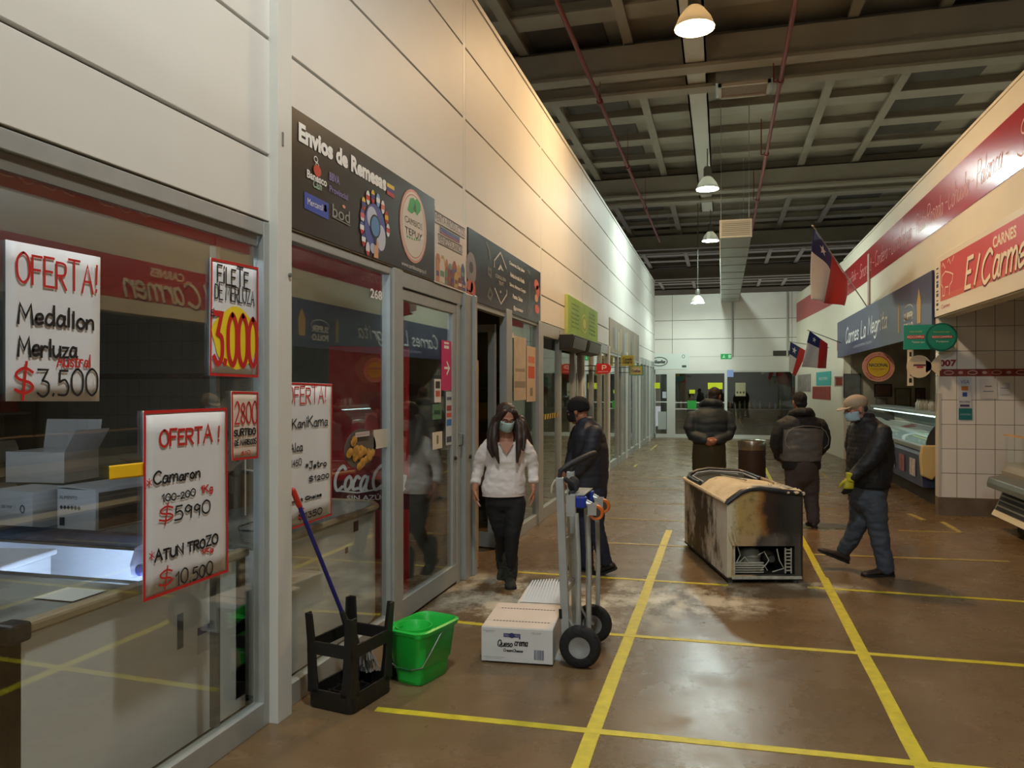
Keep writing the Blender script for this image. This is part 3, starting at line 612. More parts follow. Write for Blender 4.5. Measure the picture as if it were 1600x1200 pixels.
b.hand('Austral', 88, 573, 139, 555, INKR, .006); b.hand('$', 22, 625, 50, 566, INKR, .010); b.hand('3.500', 57, 620, 151, 577, INKB, .008, jit=.05)
b = Board('paper_poster', 'red-edged poster for filete de merluza with a big red 3.000 on yellow', 'poster', *[on_x(328, 588, XG)[0], on_x(402, 590, XG)[0]], 1.75, 2.31, XG, group='handwritten sale posters')
b.sheet(PAPER, [(327, 587), (403, 590), (403, 418), (329, 402)]); b.border(INKR, .012)
b.hand('FiLETE', 339, 442, 387, 421, INKB, .0085); b.hand('DE MERLUZA', 335, 467, 396, 452, INKB, .0065)
c0, c1 = b.p(334, 572), b.p(400, 488); rr = random.Random(3)
mb = MB(); mb.face([((c0[0]+c1[0])/2+(c1[0]-c0[0])*.54*math.cos(q)*(1+.07*math.sin(5*q)), -.003, (c0[1]+c1[1])/2+(c1[1]-c0[1])*.52*math.sin(q)*(1+.05*math.cos(4*q))) for q in [2*math.pi*k/36 for k in range(36)]])
mb.build('yellow_patch', M((244, 214, 40), .5), b.t, fixn=False, label='yellow highlighter patch')
b.hand('3.000', 333, 570, 400, 497, INKR, .026, gap=1.2, jit=.04, y=-.005); b.hand('$', 328, 496, 336, 482, INKB, .005)
b = Board('paper_poster', 'narrow red-edged poster reading 2800 surtido de mariscos beside the window jamb', 'poster', *[on_x(361, 720, XG)[0], on_x(403, 716, XG)[0]], 1.35, 1.685, XG, group='handwritten sale posters')
b.sheet(M((224, 206, 186), .6, bump=.05, bs=6), [(362, 720), (403, 716), (403, 612), (361, 611)]); b.border(INKR, .010)
b.hand('2800', 366, 664, 401, 627, INKR, .009); b.hand('SURTIDO', 365, 682, 398, 668, INKB, .008); b.hand('DE MARISCOS', 366, 697, 399, 684, INKB, .006); b.hand('$10', 376, 713, 390, 703, INKR, .004)
b = Board('paper_poster', 'large red-edged poster offering camaron and atun trozo, lowest on the glass', 'poster', *[on_x(224, 940, XG)[0], on_x(355, 893, XG)[0]], .845, 1.606, XG, group='handwritten sale posters')
b.sheet(PAPER, [(223, 941), (356, 893), (354, 637), (224, 642)]); b.border(INKR, .013)
b.hand('OFERTA !', 249, 699, 341, 662, INKR, .011); b.hand('Camaron', 239, 758, 311, 727, INKB, .009); b.hand('*', 228, 762, 236, 747, INKR, .004)
b.hand('100-200', 252, 785, 304, 763, INKB, .006); b.hand('1Kg', 313, 774, 331, 756, INKR, .007); b.hand('$', 248, 822, 269, 784, INKR, .008); b.hand('5990', 272, 814, 327, 780, INKB, .008)
b.hand('*', 232, 876, 240, 860, INKR, .004); b.hand('ATUN TROZO', 241, 879, 339, 832, INKB, .010); b.hand('1Kg', 314, 868, 332, 854, INKR, .006)
b.hand('$', 248, 924, 268, 882, INKR, .008); b.hand('10.500', 274, 917, 331, 873, INKB, .007)
b = Board('paper_poster', 'white poster with a red edge listing kanikama, alca, jetro and smart choice', 'poster', 3.585, on_x(519, 805, XG)[0], .95, 1.73, XG, group='handwritten sale posters')
b.sheet(PAPER, [(446, 831), (518, 805), (519, 600), (446, 597)]); b.border(INKR, .010)
b.hand('OFERTA!', 448, 632, 508, 602, INKR, .008); b.hand('KaniKama', 456, 670, 511, 648, INKB, .008); b.hand('-Alca', 448, 708, 472, 691, INKB, .008)
b.hand('$1450', 448, 732, 470, 716, INKB, .006); b.hand('*Jetro', 477, 734, 509, 717, INKB, .008); b.hand('$1200', 482, 754, 513, 737, INKB, .007)
b.hand('Smart Choice', 448, 789, 501, 770, INKB, .008); b.hand('$1350', 466, 815, 502, 791, INKB, .007); b.hand('$', 465, 814, 474, 789, INKR, .007, y=-.006)
b = Board('price_tag', 'blank yellow paper strip stuck to the glass beside the camaron poster', 'label', on_x(171, 750, XG)[0], on_x(224, 745, XG)[0], 1.35, 1.406, XG)
b.sheet(M((244, 196, 20), .5), [(171, 750), (226, 744), (226, 722), (171, 728)])
b = Board('number_sticker', 'white number 268 stuck on the glass near the top of the second window', 'number', 4.66, 4.86, 2.2, 2.3, XG)
b.type('268', 578, 450, 465, 596, INKW, y=-.004, bold=.02)

# ---- remittance sign
BLACKB = M((40, 36, 33), .35, var=.1, vs=3)
b = Board('shop_sign', 'long dark sign reading envios de remesas above the second window', 'sign', 3.60, 5.71, 2.545, 3.19, XL+.012)
b.panel(BLACKB, .01)
T = b.t
b.type('Envios de Remesas', 466, 190, 220, 603, INKW, bold=.05)
def dsc(parent, B, u, v, ru, rv, mat, y=-.002, name='emblem'):
    c = B.p(u, v); rx = (B.p(u+ru, v)[0]-B.p(u-ru, v)[0])/2; rz = (B.p(u, v-rv)[1]-B.p(u, v+rv)[1])/2
    mb = MB(); mb.disc(c[0], c[1], rx, rz, y); return mb.build(name, mat, parent, fixn=False)
def rng(parent, B, u, v, ru, rv, t, mat, y=-.003, name='emblem_ring'):
    c = B.p(u, v); rx = (B.p(u+ru, v)[0]-B.p(u-ru, v)[0])/2; rz = (B.p(u, v-rv)[1]-B.p(u, v+rv)[1])/2
    mb = MB(); mb.ring(c[0], c[1], abs(rx), rz, t, y); return mb.build(name, mat, parent, fixn=False)
def poly(parent, B, pix, mat, y=-.003, name='emblem'):
    mb = MB(); mb.face([(B.p(*q)[0], y, B.p(*q)[1]) for q in pix]); return mb.build(name, mat, parent, fixn=False)
b.type('Banesco', 479, 264, 277, 510, INKW, bold=.03); dsc(T, b, 495, 267, 6, 9, M((200, 62, 48), .5), -.004); rng(T, b, 493, 249, 3.2, 5, .006, INKW); rng(T, b, 495, 258, 2.5, 4, .005, INKW); b.type('Cash', 489, 280, 292, 502, M((190, 226, 206), .5), shear=.2)
PUR = M((128, 116, 170), .5)
b.type('BBVA', 514, 268, 281, 530, PUR, bold=.03); b.type('Provincial', 514, 289, 299, 543, PUR, bold=.02)
poly(T, b, [(475, 325), (513, 344), (513, 318), (475, 299)], M((48, 74, 168), .45), -.002); b.type('Mercantil', 480, 309, 319, 504, INKW); dsc(T, b, 508, 328, 2.6, 3, M((224, 130, 70), .5)); dsc(T, b, 508, 323, 2, 3, M((30, 50, 110), .5))
b.type('bod', 519, 318, 338, 546, M((150, 152, 140), .5)); dsc(T, b, 537, 323, 2.4, 2.6, M((226, 150, 120), .5)); poly(T, b, [(518, 339), (547, 354), (547, 352), (518, 337)], M((120, 120, 110), .5))
GRN = M((60, 168, 84), .5)
dsc(T, b, 586, 357, 16.5, 38, M((80, 90, 160), .5), -.002); dsc(T, b, 581, 340, 8, 17, M((200, 206, 222), .5), -.003); dsc(T, b, 595, 372, 7, 20, M((204, 208, 224), .5), -.0032); dsc(T, b, 582, 388, 4, 8, M((190, 196, 216), .5), -.0034)
dsc(T, b, 585.5, 354, 8.2, 18.5, M((26, 24, 24), .4), -.0042); dsc(T, b, 585.5, 354, 6.6, 15.5, M((92, 140, 184), .35), -.005)
poly(T, b, [(583, 402), (590, 404), (590.5, 378), (585, 374)], M((222, 170, 130), .6), -.0052, 'printed_hand'); poly(T, b, [(584, 382), (587, 384), (587, 372), (584.5, 371)], M((26, 24, 24), .4), -.0058)
FC = [((240, 200, 50), (60, 60, 130), (180, 40, 40)), ((236, 236, 236), (200, 40, 44), (236, 236, 236)), ((240, 200, 50), (60, 60, 130), (190, 40, 40)), ((140, 180, 220), (236, 236, 236), (140, 180, 220)), ((236, 236, 236), (224, 120, 110), (236, 236, 236)),
      ((190, 60, 40), (236, 180, 50), (190, 60, 40)), ((230, 230, 236), (200, 50, 50), (230, 230, 236)), ((90, 90, 160), (220, 110, 110), (230, 220, 220)), ((90, 110, 180), (236, 236, 236), (206, 44, 44)), ((60, 70, 140), (236, 236, 236), (190, 50, 50)), ((220, 220, 224), (220, 220, 224), (190, 60, 60))]
for (zu, zv), cs in zip(((590, 635), (617, 595), (648, 590), (680, 612), (710, 655), (733, 720), (742, 800), (582, 705), (580, 780), (590, 855), (616, 915)), FC):
    c = b.p(420+zu/4, 160+zv/4); rx = .028; rz = .045
    mb = MB()
    for k, (a0, a1) in enumerate(((R(20), R(160)), (R(-20), R(20)), (R(200), R(340)))):
        if k == 1: mb.face([(c[0]+rx*math.cos(q), -.004, c[1]+rz*math.sin(q)) for q in (R(-20), R(0), R(20), R(160), R(180), R(200))], 1)
        else: mb.face([(c[0]+rx*math.cos(a0+(a1-a0)*i/8), -.004, c[1]+rz*math.sin(a0+(a1-a0)*i/8)) for i in range(9)], k)
    mb.build('round_flag', [M(q, .5) for q in cs], T, fixn=False)
dsc(T, b, 646, 354, 21, 57, M((222, 160, 140), .5), -.002); dsc(T, b, 646, 354, 19.6, 53, M((226, 216, 202), .5), -.003); rng(T, b, 646, 354, 18.4, 49.5, .008, M((206, 130, 104), .5), -.0036)
poly(T, b, [(636, 328), (640, 310), (645, 309), (648, 313), (651, 310), (656, 318), (657, 329), (651, 337), (647, 330), (643, 334)], GRN, -.004); poly(T, b, [(645, 326), (648, 314), (650, 332), (647, 331)], M((40, 110, 60), .5), -.0046)
b.type('CAMBIOS', 632, 336, 346, 659, M((70, 66, 60), .5)); b.type('TEPUY', 632, 353, 364, 659, M((206, 110, 84), .5))
for k in range(6): dsc(T, b, 636+k*3.6, 371+k*1.1+abs(2.5-k)*-.6, 1.1, 1.6, GRN, -.004)
b.type('www.cambiostepuy.cl', 627, 407, 416, 665, INKW)
for k, cc in enumerate(((226, 190, 60), (60, 60, 130), (190, 50, 50))): poly(T, b, [(604, 285+k*6+6), (615.5, 292+k*6+6.5), (615.5, 292+k*6), (604, 285+k*6)], M(cc, .5), -.003, 'printed_flag')
# ---- white product sign
b = Board('shop_sign', 'white sign with printed groceries and a tricolour band above the glass door', 'sign', 5.725, 6.50, 2.535, 3.14, XL+.012)
b.panel(M((226, 216, 204), .5), .01); T = b.t
b.type('VENTA PRODUCTOS', 679, 331, 343, 726, M((120, 110, 106), .5)); 
for v0, v1 in ((328, 330), (345.5, 347), (364, 365.5), (378.5, 380)):
    w0, w1 = (679, 726) if v0 < 350 else (684, 722); z = [b.p(w0, v0)[1], b.p(w0, v1)[1]]; mb = MB(); mb.rect(b.p(w0, v0)[0], z[1], b.p(w1, v0)[0], z[0], -.002); mb.build('rule', M((70, 62, 60), .5), T, fixn=False)
for k, cc in enumerate(((150, 160, 120), (100, 106, 160), (90, 100, 156), (150, 90, 110))):
    z = [b.p(687, 350+k*3.4)[1], b.p(687, 353.4+k*3.4)[1]]; mb = MB(); mb.rect(b.p(687, 350)[0], z[1], b.p(718, 350)[0], z[0], -.002); mb.build('colour_band', M(cc, .5), T, fixn=False)
b.type('VENEZOLANOS', 684, 366.5, 377, 722, M((110, 100, 98), .5))
rr = random.Random(5)
pal = [(196, 164, 84), (170, 80, 66), (84, 84, 130), (204, 140, 96), (110, 146, 116), (130, 72, 66), (220, 206, 186), (76, 64, 70), (190, 120, 80)]
mb = MB(); xs = -b.w/2+.01
for row in (0, 1):
    x = -b.w/2+.012
    while x < b.w/2-.05:
        ww = rr.uniform(.06, .12); hh = rr.uniform(.10, .15)+(.06 if row == 1 and x < -.2 else 0); z0 = .015+.085*(1-row)
        x1 = min(x+ww, b.w/2-.01); ts = rr.uniform(.25, .6)*(x1-x); cx = (x+x1)/2
        mb.face([(x, -.002-.0006*row, z0), (x1, -.002-.0006*row, z0), (x1, -.002-.0006*row, z0+hh*.7), (cx+ts/2, -.002-.0006*row, z0+hh), (cx-ts/2, -.002-.0006*row, z0+hh), (x, -.002-.0006*row, z0+hh*.7)], rr.randrange(9)); mb.rect(x+.012, z0+hh*.25, x1-.012, z0+hh*.5, -.0024-.0006*row, rr.randrange(9)); x = x1+.004
mb.build('printed_groceries', [M(q, .5) for q in pal], T, fixn=False)
# ---- black gourmet sign
b = Board('shop_sign', 'black sign with a white mountain emblem above the open doorway', 'sign', 6.55, 9.40, 2.495, 3.14, XL+.012)
b.panel(M((44, 42, 40), .28, var=.2, vs=1.5), .01); T = b.t
GL2 = M((206, 202, 194), .5)
def pl(pix, t, y=-.003, mat=GL2, name='emblem_line'):
    mb = MB(); mb.strip([b.p(*q) for q in pix], t, y); mb.build(name, mat, T, fixn=False)
pl([(772, 418), (772, 407), (781.7, 394.6), (791, 420)], .018); pl([(772.5, 450), (782.4, 475), (791.5, 460), (791.5, 453)], .018)
poly(T, b, [(777.5, 421), (781.7, 413), (786.5, 424), (783.5, 422), (782, 418.5), (780.5, 422)], GL2, -.003)
b.type('CORDILLERA', 774, 427.5, 433, 790, GL2); b.type('TRUFT', 779, 438.5, 444, 786.5, GL2); dsc(T, b, 782, 456, .8, 2, GL2)
for i, (s, u0, vt, vb, u1) in enumerate((('Conservas, Dips, Jaleas', 795.5, 407, 414, 819), ('Hierbas de toda la Familia', 797, 425, 432, 819), ('Salmon, Mariscos, Congrio', 796, 441, 448, 821), ('Pastas, Salsas', 801, 459, 467, 816), ('@gourmetsur', 802, 477, 485, 817))): b.type(s, u0, vt, vb, u1, INKW, bold=.03)
SAL = M((196, 92, 58), .4)
for (u, v, ru, rv) in ((734, 447, 5, 10), (739, 452, 4, 13), (733, 462, 4, 9)): dsc(T, b, u, v, ru, rv, SAL, -.002, 'printed_salmon')
for (u, v, ru, rv) in ((838, 445, 3.5, 8), (840, 455, 3, 9), (839, 483, 3.5, 7), (838, 466, 2.5, 6)): dsc(T, b, u, v, ru, rv, SAL if v != 466 else M((210, 160, 110), .4), -.002, 'printed_salmon')
dsc(T, b, 736, 420, 8, 26, M((150, 140, 136), .3), -.0014, 'printed_plate'); dsc(T, b, 736, 418, 3, 9, M((60, 54, 52), .4), -.0024, 'printed_plate')
GH = M((120, 118, 112), .5)
for pix in ([(759, 378), (763, 388), (766, 406)], [(762, 418), (767, 422), (767, 432), (763, 428), (762, 418)], [(765, 450), (769, 460), (766, 468), (762, 462), (765, 450)], [(827, 441), (827, 467)], [(826, 477), (829, 485), (826, 493), (824, 486), (826, 477)], [(824, 422), (828, 428)]): pl(pix, .03, -.0026, GH, 'printed_herb')
# ---- lime-green lightbox and the two dark boxes below it
b = Board('lightbox_sign', 'lime-green menu box jutting from the wall over two dark boxes', 'sign', 10.98, 13.75, 2.47, 3.06, XL+.05)
mb = MB(); mb.box((-b.w/2, 0, 0), (b.w/2, .05, b.h)); mb.build('box', M((190, 200, 120), .5), b.t, bevel=.006)
mb = MB(); mb.rect(-b.w/2+.01, .01, b.w/2-.01, b.h-.01, -.002); mb.build('face', M((142, 178, 52), .5, var=.16, vs=1.4), b.t, fixn=False)
DG = M((70, 96, 36), .5)
for k in range(6):
    text(b.t, ('Empanadas de queso', 'Completos italianos', 'Cafe con leche', 'Churrascos', 'Jugos naturales', 'Papas fritas')[k], -1.12, .46-k*.068, -.5, .50-k*.068, DG, y=-.004)
    text(b.t, ('Pan amasado', 'Barros luco', 'Te y aromaticas', 'Sandwich de ave', 'Ensaladas', 'Postres')[k], .46, .46-k*.068, 1.1, .50-k*.068, DG, y=-.004)
mb = MB(); mb.ring(0, .26, .26, .15, .025, -.004); mb.disc(0, .26, .14, .08, -.004); mb.build('round_emblem', M((196, 196, 60), .5), b.t, fixn=False)
for i, (y0, y1, lab) in enumerate(((10.5, 11.72, 'dark hanging box under the near half of the lime-green menu'), (11.86, 13.1, 'dark hanging box under the far half of the lime-green menu'))):
    t = thing('wall_heater', lab, 'box', (XL+.02, (y0+y1)/2, 2.22), R(90), 'dark boxes under the green menu')
    mb = MB(); mb.loft([[(x*(y1-y0)/2, yy, zz) for x, yy, zz in ((-1, 0, .0), (1, 0, .0), (1, -.16, .03), (-1, -.16, .03))], [(x*(y1-y0)/2, yy, zz) for x, yy, zz in ((-1, 0, .215), (1, 0, .215), (1, -.2, .215), (-1, -.2, .215))]])
    mb.build('housing', M((44, 42, 40), .45), t, bevel=.008)
    mb = MB(); mb.loft([[(x*(y1-y0)*.42, yy, zz) for x, yy, zz in ((-1, -.168, .035), (1, -.168, .035), (1, -.174, .035), (-1, -.174, .035))], [(x*(y1-y0)*.42, yy, zz) for x, yy, zz in ((-1, -.199, .19), (1, -.199, .19), (1, -.206, .19), (-1, -.206, .19))]])
    mb.build('front_panel', M((84, 84, 80), .35), t)
b = Board('shop_sign', 'long faded beige and grey sign farther down the panelled wall', 'sign', 15.55, 21.3, 2.42, 3.12, XL+.012)
b.panel(M((150, 138, 120), .5, var=.2, vs=1), .01)
rr = random.Random(9); mb = MB()
for k in range(14): x = -2.8+k*.4; mb.rect(x, rr.uniform(.03, .1), x+rr.uniform(.25, .39), rr.uniform(.4, .66), -.002-.0002*k, k % 4)
mb.build('printed_pictures', [M((168, 150, 120), .5), M((130, 126, 118), .5), M((150, 160, 156), .5), M((176, 164, 130), .5)], b.t, fixn=False)
# ---- small signs sticking out from the left wall
def hang_sign(name, label, x0, x1, z0, z1, y, mat, round_=0, group=None):
    t = thing(name, label, 'sign', ((x0+x1)/2, y, z0), 0, group); w, h = x1-x0, z1-z0
    mb = MB()
    if round_: mb.prism([(-w/2, 0), (w/2-h/2, 0)]+[(w/2-h/2+h/2*math.sin(q), h/2-h/2*math.cos(q)) for q in [math.pi*k/10 for k in range(1, 10)]]+[(w/2-h/2, h), (-w/2, h)], 0, .02)
    else: mb.box((-w/2, 0, 0), (w/2, .02, h))
    mb.build('panel', mat, t)
    xl = XL-.03-(x0+x1)/2
    mb = MB(); mb.cyl((xl, .01, h*.8), (-w/2+.01, .01, h*.8), .008, n=8); mb.cyl((xl, .01, h*.3), (-w/2+.01, .01, h*.3), .008, n=8); mb.build('bracket', M((80, 80, 76), .4, .6), t)
    return t
t = hang_sign('projecting_sign', 'small red round-ended sign with a white emblem projecting from the shopfronts', -2.05, -1.80, 1.925, 2.10, 12.9, M((206, 38, 40), .4), 1)
mb = MB(); mb.strip([(-.02, .07), (-.02, .14), (.03, .14), (.045, .118), (.03, .1), (-.01, .1)], .014, -.002); mb.build('emblem', INKW, t, fixn=False); text(t, 'paqueteria', -.09, .025, .08, .05, INKW)
t = hang_sign('projecting_sign', 'yellow eight-sided sign, the upper one of two on the far shopfronts', -2.15, -1.87, 2.17, 2.40, 17.0, M((206, 194, 72), .5), 0)
write(t, 'Comida', -.1, .12, .1, .18, M((90, 70, 60), .5), .012); write(t, 'casera', -.1, .05, .1, .10, M((90, 70, 60), .5), .012)
t = hang_sign('projecting_sign', 'yellow and teal square sign, the lower one of two on the far shopfronts', -2.0, -1.69, 1.96, 2.19, 17.25, M((84, 168, 160), .5), 0)
mb = MB(); mb.rect(-.135, .02, .135, .21, -.002); mb.build('face', M((206, 206, 90), .5), t, fixn=False); mb = MB(); mb.rect(-.1, .05, .1, .18, -.003); mb.build('label_patch', M((226, 220, 190), .5), t, fixn=False)
write(t, 'Cositas', -.09, .07, .09, .13, M((120, 60, 80), .5), .012, y=-.005)
# ---- stickers on the glass door and notes
def sticker(label, cat, u0, u1, v0, v1, mat, x=XL-.02, rows=(), name='sticker'):
    (y0, zb), (y1, _) = on_x(u0, v1, x), on_x(u1, v1, x); zt = on_x(u0, v0, x)[1]
    bb = Board(name, label, cat, y0, y1, zb, zt, x); bb.panel(mat, .002, 'sheet')
    for (a, z0, z1, m) in rows:
        mb = MB(); mb.rect(-bb.w/2*a, z0*bb.h, bb.w/2*a, z1*bb.h, -.001); mb.build('printed_block', m, bb.t, fixn=False)
    return bb
PINK = M((206, 44, 110), .5)
bb = sticker('tall pink sticker with a white arrow on the edge of the glass door', 'sticker', 690, 705, 531, 610, PINK, rows=((.5, .84, .9, INKW), (.5, .93, .97, INKW)))
mb = MB(); mb.strip([(-bb.w*.25, bb.h*.45), (bb.w*.25, bb.h*.45)], .02, -.002); mb.strip([(0, bb.h*.58), (bb.w*.28, bb.h*.45), (0, bb.h*.32)], .02, -.0022); mb.build('arrow', INKW, bb.t, fixn=False)
sticker('white sticker with a dark square on the glass door, left of the pink one', 'sticker', 679, 689, 592, 629, M((226, 220, 214), .5), rows=((.7, .6, .9, M((60, 54, 54), .5)), (.7, .25, .5, M((196, 90, 80), .5))))
sticker('green picture sticker at chest height on the glass door', 'sticker', 676, 690, 632, 656, M((90, 130, 96), .5, var=.4, vs=40), rows=((.7, .35, .6, M((40, 70, 50), .5)),))
sticker('narrow column of card-payment stickers on the stile of the glass door', 'sticker', 697, 706, 612, 696, M((196, 202, 204), .5), rows=((.8, .84, .9, M((90, 100, 120), .5)), (.8, .64, .74, M((150, 70, 50), .5)), (.8, .52, .6, M((210, 90, 70), .5)), (.8, .36, .48, M((60, 120, 190), .5)), (.8, .05, .16, M((80, 80, 90), .5))))
sticker('white note with a small drawing near the handle of the glass door', 'note', 676, 691, 676, 703, M((222, 214, 196), .5), rows=((.2, .3, .8, M((130, 130, 90), .5)),), name='paper_note')
sticker('blank white paper stuck behind the post of the second window', 'note', 584, 608, 672, 702, M((206, 200, 186), .6), name='paper_note')
TAN = M((186, 172, 150), .6, var=.15, vs=6)
sticker('tall tan paper covering the near part of the window past the open doorway', 'poster', 803, 822, 524, 626, TAN, rows=((.9, .2, .3, M((140, 128, 110), .6)), (.8, .45, .5, M((150, 140, 124), .6))), name='paper_poster')
sticker('tan paper with red print in the window past the open doorway', 'poster', 823, 837, 540, 628, M((196, 176, 152), .6), rows=((.7, .42, .64, M((196, 80, 60), .6)), (.7, .7, .82, M((200, 120, 96), .6)), (.3, .1, .25, M((130, 120, 104), .6))), name='paper_poster')
sticker('white number card at the head of the window past the open doorway', 'number', 798, 803, 519, 527, M((210, 206, 196), .6), name='number_sticker')
bb = sticker('strip of yellow and black hazard tape on the window under the green menu', 'tape', 848, 877, 648, 656, M((206, 176, 50), .5), name='hazard_tape')
mb = MB()
for k in range(8): x = -bb.w/2+bb.w*(k+.2)/8; mb.face([(x, -.001, 0), (x+.07, -.001, 0), (x+.1, -.001, bb.h), (x+.03, -.001, bb.h)])
mb.build('stripes', INKB, bb.t, fixn=False)
# ---- notes and signs of the end wall
def bsign(name, label, cat, u0, v0, u1, v1, mat, y=YB-.06):
    x0, z1 = on_y(u0, v0, y); x1, z0 = on_y(u1, v1, y)
    t = thing(name, label, cat, ((x0+x1)/2, y, z0)); mb = MB(); mb.box((-(x1-x0)/2, 0, 0), ((x1-x0)/2, .006, z1-z0)); mb.build('panel', mat, t); return t, x1-x0, z1-z0
YEL = M((214, 226, 40), .5)
t, w_, h_ = bsign('shop_sign', 'white sign with a black swoosh over the left door of the end wall', 'sign', 1020, 553, 1077, 577, M((214, 222, 214), .5))
mb = MB(); mb.ring(-w_*.32, h_*.5, .28, .16, .03, -.003); mb.build('swoosh', M((70, 76, 74), .5), t, fixn=False); write(t, 'Abastos', -w_*.48, h_*.4, -w_*.16, h_*.6, M((70, 76, 74), .5), .03, shear=.4)
mb = MB(); mb.box((w_*.3, -.004, h_*.12), (w_*.42, -.002, h_*.26)); mb.ring(w_*.34, h_*.82, .05, .06, .015, -.003); mb.build('cart_mark', M((70, 76, 74), .5), t, fixn=False)
t, w_, h_ = bsign('exit_sign', 'green emergency exit sign on the white end wall', 'sign', 1126, 553, 1143, 561, M((30, 140, 74), .4, emit=.25))
mb = MB(); mb.rect(w_*.2, .03, w_*.45, h_-.03, -.002); mb.strip([(-w_*.3, .04), (-w_*.2, h_*.5), (-w_*.1, .05)], .03, -.002); mb.strip([(-w_*.2, h_*.5), (-w_*.18, h_*.8)], .03, -.0022); mb.build('running_figure', M((180, 226, 196), .5), t, fixn=False)
for args in (('paper_note', 'lime-yellow note on the left door of the end wall', 'note', 1022, 598, 1031, 607, YEL), ('paper_note', 'large lime-yellow note behind the head of the man in the long padded coat', 'note', 1106, 598, 1129, 608, YEL),
             ('paper_note', 'small lime-yellow note on the middle glass of the end wall', 'note', 1077, 609, 1086, 615, YEL), ('paper_note', 'green card low on the middle glass of the end wall', 'note', 1074, 626, 1088, 639, M((40, 160, 60), .5)),
             ('paper_note', 'pale blue note at the top corner of the wide dark glass', 'note', 1136, 578, 1146, 589, M((150, 170, 220), .5)), ('paper_poster', 'cream poster with three dots on the wide dark glass', 'poster', 1149, 598, 1165, 619, M((176, 172, 140), .6)),
             ('paper_note', 'small white note on the left door of the end wall', 'note', 1035, 612, 1041, 622, M((190, 200, 206), .6)), ('paper_poster', 'tall grey-white sheet on the lower left door of the end wall', 'poster', 1028, 643, 1041, 671, M((180, 186, 182), .6))):
    t, w_, h_ = bsign(*args)
    if 'three dots' in args[1]:
        mb = MB(); mb.bm.free()
        for k in (-1, 0, 1): mb = MB(); mb.disc(k*.1, .12, .03, .04, -.002, 12); mb.build('dot', M((80, 70, 50), .5), t, fixn=False)
t, w_, h_ = bsign('wall_cabinet', 'dark electrical strip box high at the far corner of the end wall', 'box', 1208, 548, 1234, 556, M((60, 54, 46), .5))
# ================================================================== RIGHT SIDE: SIGNS, FLAGS, STALLS
b = Board('banner', 'long red banner with pink script words along the top of the fascia', 'banner', 19.6, -4, 3.80, 4.41, XR-.006, -1)
b.panel(M((172, 36, 42), .2, var=.05, vs=1), .004); T = b.t
PK = M((226, 170, 160), .5)
for s, u0, u1 in (('Pulpa Pollo -', 1322, 1341), ('Smorcet -', 1344, 1366), ('Cordero -', 1368, 1392), ('Lomo', 1394, 1407), ('Vetado -', 1409, 1430), ('Posta', 1432, 1447), ('Rosada -', 1449, 1481), ('Cohuala -', 1483, 1523), ('Palanca -', 1527, 1577)):
    y0, y1 = on_x(u0, 350+(1480-u0)*.55, XR)[0], on_x(u1, 350+(1480-u1)*.55, XR)[0]
    write(T, s, b.lx(y0), .15, b.lx(y1), .44, PK, .014, shear=.3, y=-.002, jit=.05)
write(T, 'Sobrecostilla', b.lx(8.5), .1, b.lx(5.2), .50, PK, .018, shear=.3, y=-.002)
t = thing('banner', 'short continuation of the red banner on the angled end of the fascia', 'banner', (XR-.006, 19.62, 3.80), math.atan2(26.4-19.6, XE-XR)-R(180))
Lg = math.hypot(26.4-19.6, XE-XR); mb = MB(); mb.box((-Lg, -.004, 0), (0, 0.004, .61)); mb.build('panel', M((168, 34, 40), .3, var=.05, vs=1), t)
# red butcher sign
b = Board('shop_sign', 'wide red and white butcher sign reading el carmen under the fascia banner', 'sign', 11.42, 4.2, 2.635, 3.41, XR-.03, -1)
b.panel(M((228, 216, 196), .4), .03, bevel=.004); T = b.t
mb = MB(); mb.rect(b.lx(11.13), .18, b.lx(4.5), .70, -.002); mb.build('red_field', M((208, 52, 44), .35), T, fixn=False)
mb = MB(); mb.rect(b.lx(11.13), .18, b.lx(4.5), .25, -.0026); mb.build('orange_strip', M((216, 84, 50), .35), T, fixn=False)
CRM = M((244, 226, 198), .45)
for off, m_, yy in ((.02, M((120, 30, 28), .5), -.004), (0, CRM, -.008)):
    for s_, u0, vb, u1, vt, tk in (('E', 1509, 450, 1522, 400, .05), ('l', 1524, 443, 1532, 398, .05), ('C', 1536, 443, 1552, 388, .05), ('armen', 1553, 434, 1618, 402, .045)):
        p0, p1 = b.p(u0, vb), b.p(u1, vt)
        if s_ == 'armen': p1 = (p1[0], p0[1]+.21)
        write(T, s_, p0[0]-off, p0[1]-off, p1[0]-off, p1[1]-off, m_, tk, y=yy, shear=.3, gap=1.5, jit=0)
text(T, 'CARNES', b.lx(9.12), .52, b.lx(8.45), .64, CRM, bold=.03)
for pts in ([(11.05, .62), (11.0, .66), (10.9, .58)], [(10.8, .64), (10.74, .68), (10.66, .6)], [(10.6, .62), (10.52, .68)], [(11.05, .5), (10.9, .54), (10.7, .5), (10.56, .46), (10.6, .38), (10.7, .34), (10.72, .22)], [(11.05, .5), (11.08, .4), (11.0, .34), (11.02, .24), (10.94, .24), (10.9, .34), (10.76, .33)]):
    mb = MB(); mb.strip([(b.lx(y), z) for y, z in pts], .016, -.004); mb.build('animal_outline', CRM, T, fixn=False)
mb = MB()
for k, h in enumerate((.03, .05, .02, .06, .03, .07, .04, .06, .02, .03)): z = .08+k*.06; mb.rect(b.lx(11.33), z, b.lx(11.23), z+h*.7, -.002)
mb.build('small_print', INKB, T, fixn=False)
text(T, 'Carnes', b.lx(11.1), .08, b.lx(10.7), .13, M((206, 60, 50), .5))
